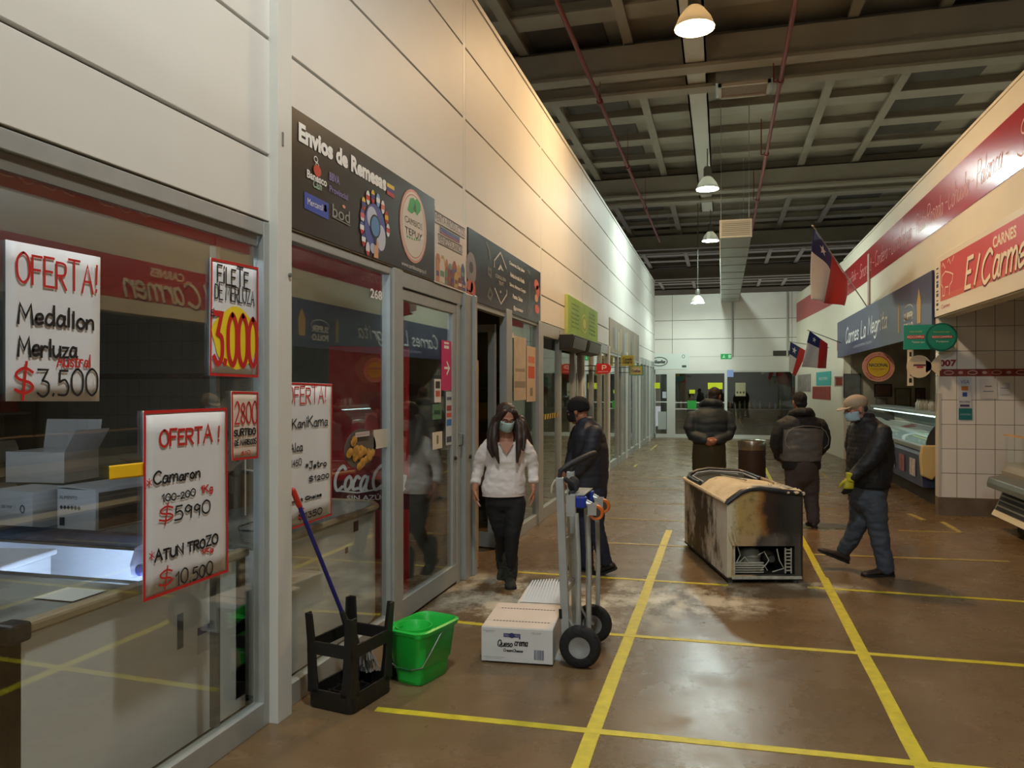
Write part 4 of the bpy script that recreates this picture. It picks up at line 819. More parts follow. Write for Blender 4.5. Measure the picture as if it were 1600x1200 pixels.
# dark blue sign
b = Board('shop_sign', 'long dark blue butcher sign reading carnes la negrita', 'sign', 20.6, 11.50, 2.42, 3.28, XR-.045, -1)
b.panel(M((58, 60, 92), .35, var=.2, vs=.5), .03, bevel=.003); T = b.t
write(T, 'Carnes', b.lx(18.95), .28, b.lx(17.25), .62, INKW, .04, y=-.002, shear=.25, jit=0); write(T, 'La', b.lx(17.0), .28, b.lx(16.45), .62, INKW, .04, y=-.002, shear=.25, jit=0); write(T, 'Negrita', b.lx(16.2), .2, b.lx(14.4), .62, INKW, .04, y=-.002, shear=.25, jit=0)
text(T, 'CARNES DE PRIMERA CALIDAD', b.lx(17.9), .12, b.lx(15.8), .17, M((190, 190, 200), .5))
mb = MB(); mb.ring(b.lx(20.25), .42, .2, .3, .03, -.002); mb.disc(b.lx(20.25), .3, .14, .14, -.003, mi=1); mb.build('round_emblem', [M((150, 150, 170), .5), M((130, 50, 70), .5)], T, fixn=False)
text(T, 'SUPER', b.lx(13.15), .30, b.lx(12.55), .42, INKW, bold=.04); text(T, 'POLLO', b.lx(13.15), .14, b.lx(12.55), .26, INKW, bold=.04)
mb = MB(); mb.ring(b.lx(12.85), .42, .34, .12, .02, -.003); mb.build('emblem_arc', M((200, 200, 206), .5), T, fixn=False)
mb = MB(); mb.prism([(b.lx(13.5)-.05, .15), (b.lx(13.5)+.05, .15), (b.lx(13.5)+.06, .5), (b.lx(13.5), .62), (b.lx(13.5)-.06, .5)], -.004, -.001); mb.build('yellow_shape', M((190, 160, 70), .5), T)
mb = MB(); mb.prism([(b.lx(12.2)-.1, .2), (b.lx(12.2)+.1, .2), (b.lx(12.2)+.12, .5), (b.lx(12.2), .7), (b.lx(12.2)-.12, .5)], -.004, -.001); mb.build('yellow_shape', M((196, 156, 70), .5), T)
# teal payment signs and white bracket sign on the pier
TEAL = M((38, 158, 140), .4)
t = thing('hanging_sign', 'teal rectangular sign hanging beside the round green one at the tiled pier', 'sign', (2.53, 11.22, 2.20)); mb = MB(); mb.box((-.2, 0, 0), (.22, .015, .325)); mb.build('panel', TEAL, t)
mb = MB(); mb.box((-.16, -.002, .14), (.05, -.0005, .19)); mb.build('red_bar', M((190, 60, 50), .5), t); text(t, 'REDCOMPRA', -.155, .15, .045, .18, INKW, y=-.004); text(t, 'Aqui puede', -.13, .22, .02, .25, M((190, 200, 90), .5)); text(t, 'Tarjeta aqui', -.1, .08, .05, .11, INKW)
mb = MB(); mb.box((.19, .012, .1), (.27, .13, .12)); mb.box((.23, .12, .06), (.27, .135, .16)); mb.build('bracket', ALUD, t)
t = thing('hanging_sign', 'round green sign with a thick rim at the corner of the tiled pier', 'sign', (2.77, 11.16, 2.18)); mb = MB(); mb.lathe([(0, 0), (.185, 0), (.185, .04), (0, .04)], 36, axis='y', c=(0, .04, .175)); mb.build('disc', M((20, 104, 92), .4), t, 1, rot=(0, 0, 0))
mb = MB(); mb.box((.0, .03, .24), (.03, .19, .26)); mb.build('bracket', ALUD, t)
mb = MB(); mb.disc(0, .175, .165, .165, -.003, 36); mb.build('face', M((36, 146, 124), .4), t, fixn=False); mb = MB(); mb.rect(-.12, .16, .13, .195, -.005); mb.build('red_bar', M((190, 60, 50), .5), t, fixn=False)
text(t, 'REDCOMPRA', -.11, .165, .12, .19, INKW, y=-.007); text(t, 'Aqui puede pagar', -.1, .23, .1, .255, M((190, 200, 90), .5), y=-.006); text(t, 'Tarjetas', -.07, .1, .08, .13, INKW, y=-.006)
t = thing('bracket_sign', 'cream disc-shaped sign on a fan-shaped arm beside the number 007', 'sign', (2.55, 11.28, 1.72)); CR2 = M((226, 210, 180), .5)
mb = MB(); mb.lathe([(0, 0), (.15, 0), (.15, .012), (0, .012)], 30, axis='y', c=(-.02, .012, .255)); mb.prism([(.06, .17), (.13, .215), (.225, .12), (.225, .42), (.13, .305), (.06, .34)], 0, .012); mb.build('panel', CR2, t)
mb = MB(); mb.box((.215, .005, .2), (.245, .075, .34)); mb.build('bracket', CR2, t)
mb = MB(); mb.box((-.16, .013, 0), (-.085, .018, .48)); mb.build('strip', M((228, 214, 190), .5), t)
mb = MB(); mb.rect(-.09, .26, .07, .285, -.002, 0); mb.rect(-.05, .235, .03, .258, -.002, 1); mb.build('print', [M((90, 60, 70), .5), M((180, 60, 60), .5)], t, fixn=False)
mb = MB(); mb.rect(-.14, .04, -.105, .10, .011); mb.rect(-.135, .39, -.11, .45, .011); mb.rect(-.13, .13, -.115, .15, .011); mb.build('strip_print', INKB, t, fixn=False)
text(wp, '007', 2.787, 1.975, 2.992, 2.065, M((150, 40, 44), .5), y=11.344, bold=.04)
mb = MB(); mb.box((2.78, 11.343, 1.845), (7, 11.352, 1.94)); ta = mb.build('tile_border', M((140, 60, 52), .4, var=.35, vs=14), wp)
mb = MB()
for k in range(14): x = 2.9+k*.28; mb.ring(x, 1.893, .06, .03, .012, 11.342); mb.disc(x+.14, 1.893, .03, .02, 11.342, 10)
mb.build('border_motif', M((206, 170, 160), .5), wp, fixn=False)
# stickers on the pier
def psign(label, cat, u0, v0, u1, v1, mat, rows=(), name='sticker', y=11.343):
    x0, z1 = on_y(u0, v0, y); x1, z0 = on_y(u1, v1, y); t = thing(name, label, cat, ((x0+x1)/2, y, z0)); ww, hh = x1-x0, z1-z0
    mb = MB(); mb.box((-ww/2, 0, 0), (ww/2, .004, hh)); mb.build('sheet', mat, t)
    for (a, q0, q1, m_) in rows: mb = MB(); mb.rect(-ww/2*a, q0*hh, ww/2*a, q1*hh, -.0012); mb.build('printed_block', m_, t, fixn=False)
    return t, ww, hh
t, ww, hh = psign('tall pale strip of card-payment logos on the white tiles', 'sticker', 1497, 589, 1518, 637, M((206, 210, 216), .5), ((.5, .56, .7, M((206, 130, 60), .5)), (.35, .36, .5, M((50, 80, 160), .5)), (.7, .03, .1, M((70, 60, 100), .5))))
text(t, 'VISA', -.05, hh*.78, .05, hh*.9, M((60, 70, 150), .5)); text(t, 'REDCOMPRA', -ww*.4, hh*.16, ww*.4, hh*.22, M((60, 60, 100), .5))
t, ww, hh = psign('square teal sticker under the strip of card logos', 'sticker', 1498, 638, 1519, 656, M((30, 120, 124), .5)); text(t, 'contactless', -ww*.4, hh*.4, ww*.4, hh*.6, M((160, 200, 200), .5))
psign('white notice on the tiles right beside the strip of card logos', 'notice', 1531, 592, 1558, 623, M((216, 212, 206), .6), ((.4, .6, .65, M((120, 116, 110), .6)), (.6, .35, .39, M((120, 130, 160), .6))), 'paper_notice')
psign('pale notice farthest to the side on the tiles, in the shade', 'notice', 1561, 598, 1578, 616, M((206, 208, 212), .6), ((.7, .5, .56, M((120, 130, 170), .6)),), 'paper_notice')
# round badge hanging under the fascia
t = thing('hanging_sign', 'round pink and yellow badge hanging below the dark blue sign', 'sign', (2.74, 15.2, 1.80)); mb = MB(); mb.lathe([(0, 0), (.27, 0), (.27, .015), (0, .015)], 40, axis='y', c=(0, .015, .27)); mb.build('disc', M((206, 150, 136), .5), t)
mb = MB(); mb.disc(0, .27, .19, .19, -.003, 36); mb.build('yellow_centre', M((206, 180, 40), .5), t, fixn=False); mb = MB(); mb.ring(0, .27, .195, .195, .014, -.004); mb.build('centre_ring', M((150, 50, 60), .5), t, fixn=False)
text(t, 'NACIONAL', -.16, .27, .16, .335, M((60, 56, 90), .5), y=-.005, bold=.03); text(t, 'CATEGORIA V', -.13, .21, .13, .245, M((150, 60, 60), .5), y=-.005)
for ph, s in ((0, 'PRODUCTO DE CALIDAD'), (1, 'PREFIERA LO NUESTRO')):
    for k, ch in enumerate(s):
        if ch == ' ': continue
        q = R(150-k*120/(len(s)-1)) if ph == 0 else R(210+k*120/(len(s)-1)); rr_ = .23
        text(t, ch, rr_*math.cos(q)-.010, .27+rr_*math.sin(q)-.014, rr_*math.cos(q)+.010, .27+rr_*math.sin(q)+.014, M((150, 60, 60), .5), y=-.004, rot=(q-R(90)) if ph == 0 else (q+R(90)))
for x in (-.1, .1): mb = MB(); mb.cyl((x, .008, .51), (x*.4, .008, .83), .002, n=5); mb.build('wire', ALUD, t)

# ---- flags
FB, FW, FR_ = M((34, 44, 104), .6), M((222, 222, 226), .6), M((196, 40, 38), .6)
def flag(label, A, B, C_, D_, foot, split=.5, canton=.36, wav=.05, seed=1):
    t = thing('national_flag', label, 'flag', foot, 0, 'blue, white and red flags on the fascia'); f = Vector(foot)
    A, B, C_, D_ = [Vector(q)-f for q in (A, B, C_, D_)]
    tip = A+(A-Vector((0, 0, 0))).normalized()*.06
    mb = MB(); mb.cyl((0, 0, 0), tip, .011, n=8); mb.build('pole', M((170, 166, 156), .4, .4), t, 1)
    mb = MB(); mb.ell(tip, (.02, .02, .02)); mb.build('finial', M((206, 196, 160), .4), t, 1)
    def P(a, d, off=0):
        p = (A*(1-a)+B*a)*(1-d)+(D_*(1-a)+C_*a)*d
        nrm = (B-A).cross(D_-A).normalized()
        return p+nrm*(wav*d**.6*math.sin(a*9+d*2+seed)+off)
    n = 28; mb = MB(); V = [[mb.bm.verts.new(P(i/n, j/n)) for j in range(n+1)] for i in range(n+1)]
    for i in range(n):
        for j in range(n):
            fc = mb.bm.faces.new((V[i][j], V[i+1][j], V[i+1][j+1], V[i][j+1]))
            fc.material_index = (0 if j/n < canton else 1) if i/n < split else 2
    o = mb.build('cloth', [FB, FW, FR_], t, 1, fixn=False); so = o.modifiers.new('thick', 'SOLIDIFY'); so.thickness = .003
    for sd in (1, -1):
        mb = MB(); r = min((A-B).length*split, (D_-A).length*canton)*.30; ux, uz = (B-A).normalized(), (D_-A).normalized(); la, ld = (B-A).length, (D_-A).length
        pts = [(r if k % 2 == 0 else r*.4, 2*math.pi*k/10) for k in range(10)]; c = (split*.5, canton*.5)
        ctr = P(c[0], c[1], .006*sd)
        for k in range(10):
            q0, q1 = pts[k], pts[(k+1) % 10]
            g = lambda q: P(c[0]+q[0]*math.sin(q[1])/la, c[1]-q[0]*math.cos(q[1])/ld, .006*sd)
            mb.face([ctr, g(q0), g(q1)])
        mb.build('star', FW, t, fixn=False)
    return t
def W(u, v, y): x, z = on_y(u, v, y); return (x, y, z)
flag('largest flag, on a slanting pole high before the red banner', W(1272, 356, 14.55), W(1324, 437, 15.55), W(1316, 478, 15.45), W(1268, 468, 14.6), (2.77, 16.45, 3.27), .5, .30, .07)
flag('small flag farthest down the passage, its red half twisted to the front', W(1235, 534, 20.7), W(1261, 549, 21.0), W(1243, 588, 21.1), W(1232, 579, 20.8), (2.665, 21.3, 2.72), .55, .42, .02, 2)
flag('small flag hanging straight down between the largest flag and the farthest one', W(1265, 517, 19.0), W(1293, 537, 19.4), W(1292, 576, 19.5), W(1251, 573, 19.1), (2.73, 19.62, 2.75), .6, .30, .03, 3)
# ---- posters on the angled end wall
AE = Vector((XR, 19.6)); BE = Vector((XE, 26.45))
def on_end(u, v):
    d = ray(u, v); ex, ey = BE-AE
    tt = (AE.x*ey-AE.y*ex)/(d[0]*ey-d[1]*ex); return (d[0]*tt, d[1]*tt, CAMZ+d[2]*tt)
def esign(name, label, cat, u0, v0, u1, v1, mat, txt=None):
    a, b_ = on_end(u0, v0), on_end(u1, v1); L_ = math.hypot(a[0]-b_[0], a[1]-b_[1]); rz = math.atan2(b_[1]-a[1], b_[0]-a[0]); h_ = a[2]-b_[2]
    t = thing(name, label, cat, (a[0]-.012, a[1], b_[2]), rz); mb = MB(); mb.box((0, 0, 0), (L_, .008, h_)); mb.build('panel', mat, t)
    if txt: text(t, txt, L_*.2, h_*.4, L_*.8, h_*.6, INKW)
    return t
esign('wall_sign', 'teal card sign on the far end of the stall wall, above a red poster', 'sign', 1276, 582, 1299, 602, M((60, 170, 160), .5), 'REDCOMPRA')
esign('paper_poster', 'dull red poster on the far stall wall below the teal card sign', 'poster', 1270, 604, 1298, 625, M((150, 56, 44), .5, var=.15, vs=4))
esign('paper_poster', 'grey and pink picture poster on the far stall wall beside the red poster', 'poster', 1247, 586, 1267, 612, M((150, 140, 130), .5, var=.3, vs=5))

# ---- display cases
def case(name, label, x0, y0, y1, prof, front, kick, rz=0):
    """refrigerated counter running along y, front towards -x"""
    t = thing(name, label, 'display case', (x0, y0, 0)); L_ = y1-y0
    mb = MB(); mb.box((.12, .02, 0), (1.0, L_-.02, .22)); mb.build('plinth', kick, t)
    mb = MB(); mb.prism([(-0.02, .24), (1.0, .24), (1.0, .80), (.02, .80), (-.04, .7)], 0, L_); mb.build('body', front, t)
    return t, L_
t, L_ = case('meat_display_case', 'curved glass meat counter with a dark blue printed front under the dark blue sign', 2.84, 12.35, 19.2, None, M((58, 64, 96), .4, var=.15, vs=2), M((70, 60, 48), .8))
mb = MB(); n = 9; ring = [(.0+.30*math.sin(R(90)*k/n)*1.3, .83+.42*(1-math.cos(R(90)*k/n)) if False else .83+.44*math.sin(R(90)*k/n*1.0)) for k in range(n+1)]
ring = [(.02+.42*(1-math.cos(R(90)*k/n)), .83+.44*math.sin(R(90)*k/n)) for k in range(n+1)]
for k in range(n): mb.face([(ring[k][0], .03, ring[k][1]), (ring[k][0], L_-.03, ring[k][1]), (ring[k+1][0], L_-.03, ring[k+1][1]), (ring[k+1][0], .03, ring[k+1][1])])
mb.build('curved_glass', glass_mat('case_glass', (.8, .86, .84), .25), t, 1)
mb = MB(); mb.box((.44, 0, 1.24), (1.0, L_, 1.30)); mb.box((.94, 0, .8), (1.0, L_, 1.24)); mb.build('top_shelf', M((150, 154, 148), .35, .4), t, bevel=.01)
mb = MB(); mb.box((-.05, 0, .77), (.06, L_, .84)); mb.build('front_rail', M((150, 158, 156), .35, .4), t, bevel=.01)
mb = MB(); mb.box((.5, .1, 1.205), (.54, L_-.1, 1.225)); mb.build('case_fill_light', M((214, 240, 235), .5, emit=5), t)  # glowing bar added to lighten the dark stall and case
mb = MB(); mb.box((.06, .05, .80), (.94, L_-.05, .83)); mb.build('tray', M((176, 184, 180), .4), t)
for k, yy in enumerate((0, L_-.03)):
    mb = MB(); mb.prism([(p[0], p[1]) for p in ring]+[(.98, 1.27), (.98, .8), (.0, .8)], yy, yy+.03); mb.build('side_panel', M((52, 52, 50), .4), t)
mb = MB(); mb.prism([(-.06, .42), (.08, .36), (.2, .5), (.3, .86), (-.05, .86), (-.08, .7)], -.10, -.01); mb.build('end_cap', M((206, 180, 120), .5), t, bevel=.02, label='yellowed plastic end cap')
for k in range(9):
    mb = MB(); mb.box((-.046, .35+k*.72, .36), (-.042, .35+k*.72+.36, .62)); mb.build('printed_picture', M(((190, 180, 180), (150, 90, 96), (176, 170, 176))[k % 3], .5, var=.4, vs=9), t)
rr = random.Random(4)
for k in range(16):
    q = thing('condiment_bottle', 'small grey-white jar in the row on the long meat counter', 'jar', (2.84+.6+rr.uniform(-.03, .03), 12.5+k*.2, 1.30), 0, 'jars on the meat counter')
    mb = MB(); mb.lathe([(0, 0), (.045, 0), (.05, .02), (.05, .11), (.03, .14), (.03, .17), (0, .17)], 12); mb.build('jar_body', M((150, 150, 140), .3), q, 1)
    mb = MB(); mb.cyl((0, 0, .165), (0, 0, .185), .034, n=12); mb.build('jar_lid', M((90, 84, 76), .4), q, 1)
# near counter at the frame's edge
t, L_ = case('meat_display_case', 'grey steel counter with a slatted vent front standing before the tiled pier', 3.28, 6.2, 10.45, None, M((140, 134, 122), .5), M((60, 52, 44), .8))
mb = MB(); mb.prism([(-.20, .56), (-.18, .62), (.1, .68), (.9, .68), (.9, .5), (-.05, .5), (-.2, .5)], -.02, L_); mb.build('steel_top', M((120, 124, 118), .35, .5, var=.1, vs=3), t, bevel=.012)
mb = MB(); mb.prism([(-.12, .22), (-.02, .48), (.04, .48), (-.06, .2)], .0, L_); mb.build('vent_frame', M((128, 120, 106), .5, .2), t)
mb = MB()
for k in range(4): z = .245+k*.058; x = -.12+(z-.22)*.385; mb.prism([(x-.012, z), (x+.006, z+.034), (x+.02, z+.034), (x, z)], .06, L_-.06)
mb.build('vent_slots', M((18, 17, 16), .7), t)
mb = MB(); mb.prism([(-.15, .17), (-.12, .23), (.1, .23), (.1, .12), (-.05, .12)], -.03, L_); mb.build('kick_trim', M((220, 208, 176), .5), t)
mb = MB(); mb.box((.0, .02, .68), (.01, L_, 1.12)); mb.box((.01, .02, .68), (.8, .03, 1.12)); mb.build('guard_glass', CLEAR, t)
mb = MB(); mb.box((-.02, .0, 1.12), (.8, .04, 1.14)); mb.box((-.02, .0, 1.12), (.03, L_, 1.14)); mb.build('glass_rail', M((190, 150, 110), .5), t)
mb = MB(); mb.box((.03, .04, .9), (.5, .06, 1.12)); mb.build('orange_reflection', M((186, 100, 70), .5), t)  # orange sheet standing in for a reflection in the guard glass
# boards and pictures on the end wall of the far stall
for (u0, v0, u1, v1, cc, fr_, lab) in ((1318, 584, 1346, 622, (84, 82, 76), (60, 58, 54), 'grey slatted board on the end wall of the far stall'), (1366, 600, 1394, 620, (92, 58, 44), (40, 30, 24), 'dark picture with a brown frame under the round pink badge'),
                       (1368, 622, 1386, 646, (120, 104, 88), (90, 84, 74), 'small pale square frame low on the end wall of the far stall'), (1398, 606, 1424, 652, (118, 110, 94), (84, 66, 44), 'tall plain beige board on the end wall of the far stall'),
                       (1430, 606, 1446, 628, (84, 50, 40), (50, 34, 28), 'dark red notice nearest the tiled pier in the far stall'), (1304, 588, 1318, 604, (150, 70, 56), (190, 170, 160), 'red and white meat picture at the far corner of the far stall')):
    x0, z1 = on_y(u0, v0, 19.47); x1, z0 = on_y(u1, v1, 19.47); ww, hh = x1-x0, z1-z0
    t = thing('wall_board', lab, 'board', ((x0+x1)/2, 19.475, z0)); mb = MB(); mb.box((-ww/2, 0, 0), (ww/2, .024, hh)); mb.build('frame', M(fr_, .6), t); mb = MB(); mb.box((-ww/2+.03, -.004, .03), (ww/2-.03, .001, hh-.03)); mb.build('picture', M(cc, .6, var=.3, vs=6), t)
# ================================================================== INSIDE THE LEFT SHOPS
FZW = M((232, 236, 234), .4, var=.03, vs=2); BLK = M((26, 28, 32), .45); BEI = M((170, 152, 122), .45); GREYTOP = M((136, 140, 134), .25, var=.08, vs=2)
def freezer_open():
    t = thing('chest_freezer', 'white island freezer with its far half open, nearest behind the first window', 'freezer', (-2.40, 2.12, 0)); W_, L_ = 1.95, 1.38
    mb = MB(); mb.box((-W_, 0, .04), (0, L_, .10)); mb.box((-.06, 0, .1), (0, L_, .82)); mb.box((-W_, 0, .1), (-W_+.06, L_, .82)); mb.box((-W_, 0, .1), (0, .05, .82)); mb.box((-W_, L_-.08, .1), (0, L_, .82))
    mb.build('body', FZW, t)
    mb = MB(); mb.box((-W_+.061, .051, .1), (-.061, L_-.081, .35)); mb.box((-W_+.06, L_-.092, .35), (-.06, L_-.0801, .83)); mb.box((-.075, .05, .35), (-.0601, L_-.08, .82)); mb.box((-W_+.0601, .05, .35), (-W_+.075, L_-.08, .82))
    mb.build('liner', M((226, 232, 240), .3), t)
    mb = MB(); mb.box((-.035, .06, .82), (.03, L_, .865)); mb.build('rim', BEI, t, bevel=.012)
    mb = MB(); mb.box((-.06, -.02, .80), (.034, .07, .872)); mb.build('corner_cap', BLK, t, bevel=.015)
    mb = MB(); mb.tube([(-W_, L_-.05, .875), (-.55, L_-.05, .875), (-.3, L_-.07, .868), (-.14, L_-.13, .855), (-.05, L_-.22, .845), (-.03, L_-.4, .84)], .032, 8, sq=(1, 1.3, (0, 0, 1))); mb.build('far_rim', M((44, 48, 54), .4), t, 1)
    mb = MB(); mb.box((-W_+.05, .04, .845), (-.03, .62, .853)); mb.build('sliding_lid', M((150, 154, 148), .12, var=.04, vs=3), t)
    mb = MB(); mb.tube([(-W_+.05, .63, .855), (-.5, .63, .858), (-.03, .66, .85)], .011, 6); mb.build('lid_edge', M((96, 100, 98), .4), t, 1)
    mb = MB(); mb.box((-W_+.1, .055, .74), (-.2, .065, .80)); mb.box((-.085, .1, .74), (-.077, L_-.2, .80)); mb.build('hidden_fill_strip', M((205, 225, 255), .5, emit=17), t)  # hidden glowing strip added to brighten the freezer inside
    mb = MB(); mb.box((-.055, .33, .86), (-.25, .5, .8605)); mb.build('paper_label', M((206, 206, 196), .6), t)
    mb = MB(); mb.box((.0005, .86, .50), (.002, .90, .66)); mb.box((.0005, 1.0, .43), (.002, 1.14, .56), 1); mb.box((.0015, 1.0, .52), (.0025, 1.14, .555), 2); mb.build('printed_label', [M((110, 114, 118), .5), M((206, 208, 210), .5), M((90, 90, 130), .5)], t)
freezer_open()
def freezer_closed():
    t = thing('chest_freezer', 'long white freezer with a grey top running behind the second window', 'freezer', (-2.40, 3.62, 0)); W_, L_ = 1.95, 1.62
    mb = MB(); mb.prism([(-W_, 0), (0, 0), (0, L_-.25), (-.03, L_-.12), (-.1, L_-.03), (-.22, L_), (-W_, L_)], .04, .82, 'z'); mb.build('body', FZW, t, 30)
    mb = MB(); mb.prism([(-W_, 0), (0, 0), (0, L_-.25), (-.03, L_-.12), (-.1, L_-.03), (-.22, L_), (-W_, L_)], .821, .848, 'z'); mb.build('top', GREYTOP, t)
    mb = MB(); mb.tube([(.005, 0, .835), (.005, L_-.25, .835), (-.025, L_-.12, .835), (-.1, L_-.02, .835), (-.22, L_+.01, .835), (-.8, L_+.01, .835)], .026, 8); mb.build('rim', BEI, t, 1)
    mb = MB(); mb.box((.0, .02, .16), (.012, .19, .52), 0)
    for k in range(14): mb.box((.012, .03, .18+k*.0235), (.018, .18, .192+k*.0235), 1)
    mb.build('vent_grille', [M((56, 56, 52), .5), M((130, 130, 122), .5)], t)
    mb = MB(); mb.box((.0005, 1.10, .72), (.002, 1.17, .79)); mb.box((.0005, .98, .60), (.002, 1.02, .64), 1); mb.build('printed_label', [M((110, 66, 52), .5), M((90, 90, 84), .5)], t)
freezer_closed()
def carton(name, label, x, y, z, w, d, h, rz, mat, flaps=(), group=None, prints=True):
    t = thing(name, label, 'box', (x, y, z), R(rz), group)
    mb = MB(); mb.box((0, 0, 0), (w, d, h), skip='t'); mb.box((.004, .004, .0), (w-.004, d-.004, h-.004), skip='t'); mb.face([(0.004, 0.004, .01), (w-.004, .004, .01), (w-.004, d-.004, .01), (.004, d-.004, .01)])
    mb.build('body', mat, t, fixn=False)
    for (ax, ang, ln) in flaps:
        c_, s_ = math.cos(R(ang))*ln, math.sin(R(ang))*ln; mb = MB(); e = .004
        P = {'f': [(0, 0, h), (w, 0, h), (w, -c_, h+s_), (0, -c_, h+s_)], 'k': [(0, d, h), (w, d, h), (w, d+c_, h+s_), (0, d+c_, h+s_)], 'l': [(0, 0, h), (0, d, h), (-c_, d, h+s_), (-c_, 0, h+s_)], 'r': [(w, 0, h), (w, d, h), (w+c_, d, h+s_), (w+c_, 0, h+s_)]}[ax]
        mb.loft([P, [(p[0], p[1], p[2]+e) for p in P]]); mb.build('flap', mat, t)
    return t
CW = M((206, 204, 198), .7, var=.05, vs=5); CB = M((120, 98, 74), .8, var=.15, vs=6)
t = carton('cardboard_box', 'white box with a dark open side on the grey freezer top, behind the yellow strip', -3.86, 3.74, .85, .30, .62, .24, -4, CW, [('r', 178, .3)])
mb = MB(); mb.box((.302, .02, .01), (.305, .6, .225)); mb.build('brown_side', M((104, 92, 78), .8, var=.2, vs=8), t, label='brown unprinted side')  # dark brown sheet laid over one side of the carton
mb = MB()
for k in range(6): mb.face([(.0+.02+k*.028, -.003, .13), (.034+k*.028, -.003, .144), (.048+k*.028, -.003, .13), (.034+k*.028, -.003, .116)])
mb.rect(.02, .02, .06, .07, -.003); mb.build('print', M((50, 50, 52), .6), t, fixn=False); text(t, 'ALIMENTO', .02, .18, .16, .20, M((80, 80, 84), .6), rot=0)
t = carton('cardboard_box', 'white box with grey print cut by the edge of the first window', -4.32, 3.68, .85, .36, .3, .22, -3, CW, [])
mb = MB(); mb.box((0, 0, .22), (.36, .3, .224)); mb.build('lid', CW, t)
text(t, 'Frutas del mar', .03, .12, .2, .145, M((110, 110, 116), .6)); mb = MB(); mb.ring(.28, .12, .02, .025, .008, -.003); mb.rect(.05, .16, .09, .2, -.003); mb.build('print', M((70, 76, 96), .6), t, fixn=False)
t = carton('cardboard_box', 'open white box with raised flaps standing on the stacked boxes at the window edge', -4.55, 4.0, 1.075, .42, .34, .20, 8, CW, [('k', 80, .2), ('r', 60, .16)])
t = carton('cardboard_box', 'flattened brown cardboard lying behind the white boxes', -4.1, 4.75, .85, .8, .4, .22, -12, CB, [('f', 30, .25), ('k', 40, .3), ('r', 35, .25)])
t = thing('foam_box', 'white foam slab tilted inside the open freezer', 'box', (-3.42, 2.95, .42), R(12)); mb = MB(); mb.box((-.45, -.25, 0), (.15, .2, .42)); mb.build('body', M((226, 228, 230), .6), t, bevel=.01); mb = MB(); mb.box((-.47, -.27, .42), (.17, .22, .45)); mb.build('lid', M((232, 234, 236), .6), t, bevel=.01)
t = thing('food_pack', 'blue and white wrapped food pack on the near freezer beside the camaron poster', 'pack', (-2.47, 2.98, .845), R(15))
mb = MB(); mb.loft([[(-.11, -.08, 0), (.11, -.08, 0), (.11, .08, 0), (-.11, .08, 0)], [(-.115, -.085, .06), (.115, -.085, .06), (.115, .085, .06), (-.115, .085, .06)], [(-.10, -.07, .13), (.10, -.07, .14), (.10, .07, .13), (-.1, .07, .14)]])
mb.build('wrap', M((150, 154, 180), .25, var=.5, vs=18), t, 60)
for k in range(4): mb = MB(); mb.ell((-.07+k*.05, -.086, .035+(k % 2)*.05), (.022, .006, .026)); mb.build('printed_can', M(((50, 60, 130), (190, 70, 50), (60, 70, 140), (210, 210, 220))[k], .4), t, 1)
t = thing('wire_rack', 'small white wire rack standing behind the white boxes', 'rack', (-3.05, 4.45, .85))
mb = MB()
for a, b_ in (((0, 0, 0), (0, 0, .42)), ((.1, .1, 0), (.1, .1, .40)), ((0, 0, .42), (.1, .1, .40)), ((0, 0, .30), (.1, .1, .28)), ((0, 0, .42), (.12, -.02, .42)), ((.1, .1, .40), (.2, .08, .40))): mb.tube([a, b_], .006, 6)
mb.build('wire_frame', INKW, t)
t = thing('power_cable', 'short black cable with a plug lying on the grey freezer top', 'cable', (-2.75, 3.95, .85))
mb = MB(); mb.tube([(.0, .3, .006), (-.04, .2, .02), (-.06, .08, .008), (.0, 0, .006), (.1, .0, .006)], .005, 6); mb.build('cord', BLK, t, 1); mb = MB(); mb.cyl((.1, 0, .01), (.17, 0, .01), .011, n=8); mb.build('plug', BLK, t, 1)
# red drinks cooler
t = thing('drinks_cooler', 'tall red soft-drink cooler with white script standing behind the glass door', 'cooler', (-2.645, 5.49, 0), R(25))
mb = MB(); mb.box((-.32, 0, .05), (.30, .62, 2.02)); mb.build('body', M((172, 26, 32), .35), t, bevel=.01)
mb = MB(); mb.box((-.32, -.004, .74), (.30, 0, .98)); mb.build('lower_band', M((84, 16, 26), .35), t)
mb = MB(); mb.prism([(-.13, 1.0), (.14, 1.0), (.13, 1.25), (.09, 1.52), (.085, 1.66), (-.075, 1.66), (-.08, 1.52), (-.12, 1.25)], -.003, 0); mb.build('printed_bottle', M((150, 52, 50), .3), t)
mb = MB(); mb.prism([(-.065, 1.16), (.075, 1.16), (.05, 1.5), (-.04, 1.5)], -.006, -.003); mb.rect(-.09, 1.27, .10, 1.29, -.007, 1); mb.build('bottle_highlight', [M((204, 84, 70), .3), M((210, 160, 150), .4)], t, fixn=False)
mb = MB(); mb.disc(-.0, 1.84, .12, .11, -.003); mb.build('round_mark', M((190, 74, 50), .4), t, fixn=False)
write(t, 'Coca', -.27, .90, -.02, 1.09, INKW, .022, y=-.007, shear=.35, jit=0); write(t, 'Cola', .02, .90, .27, 1.09, INKW, .022, y=-.007, shear=.35, jit=0); text(t, 'SIN AZÚCAR', -.18, .82, .22, .87, INKW, y=-.007, bold=.02)
mb = MB(); mb.strip([(-.26, .90), (-.1, .88), (.1, .91), (.26, .89)], .012, -.007); mb.build('ribbon', INKW, t, fixn=False)
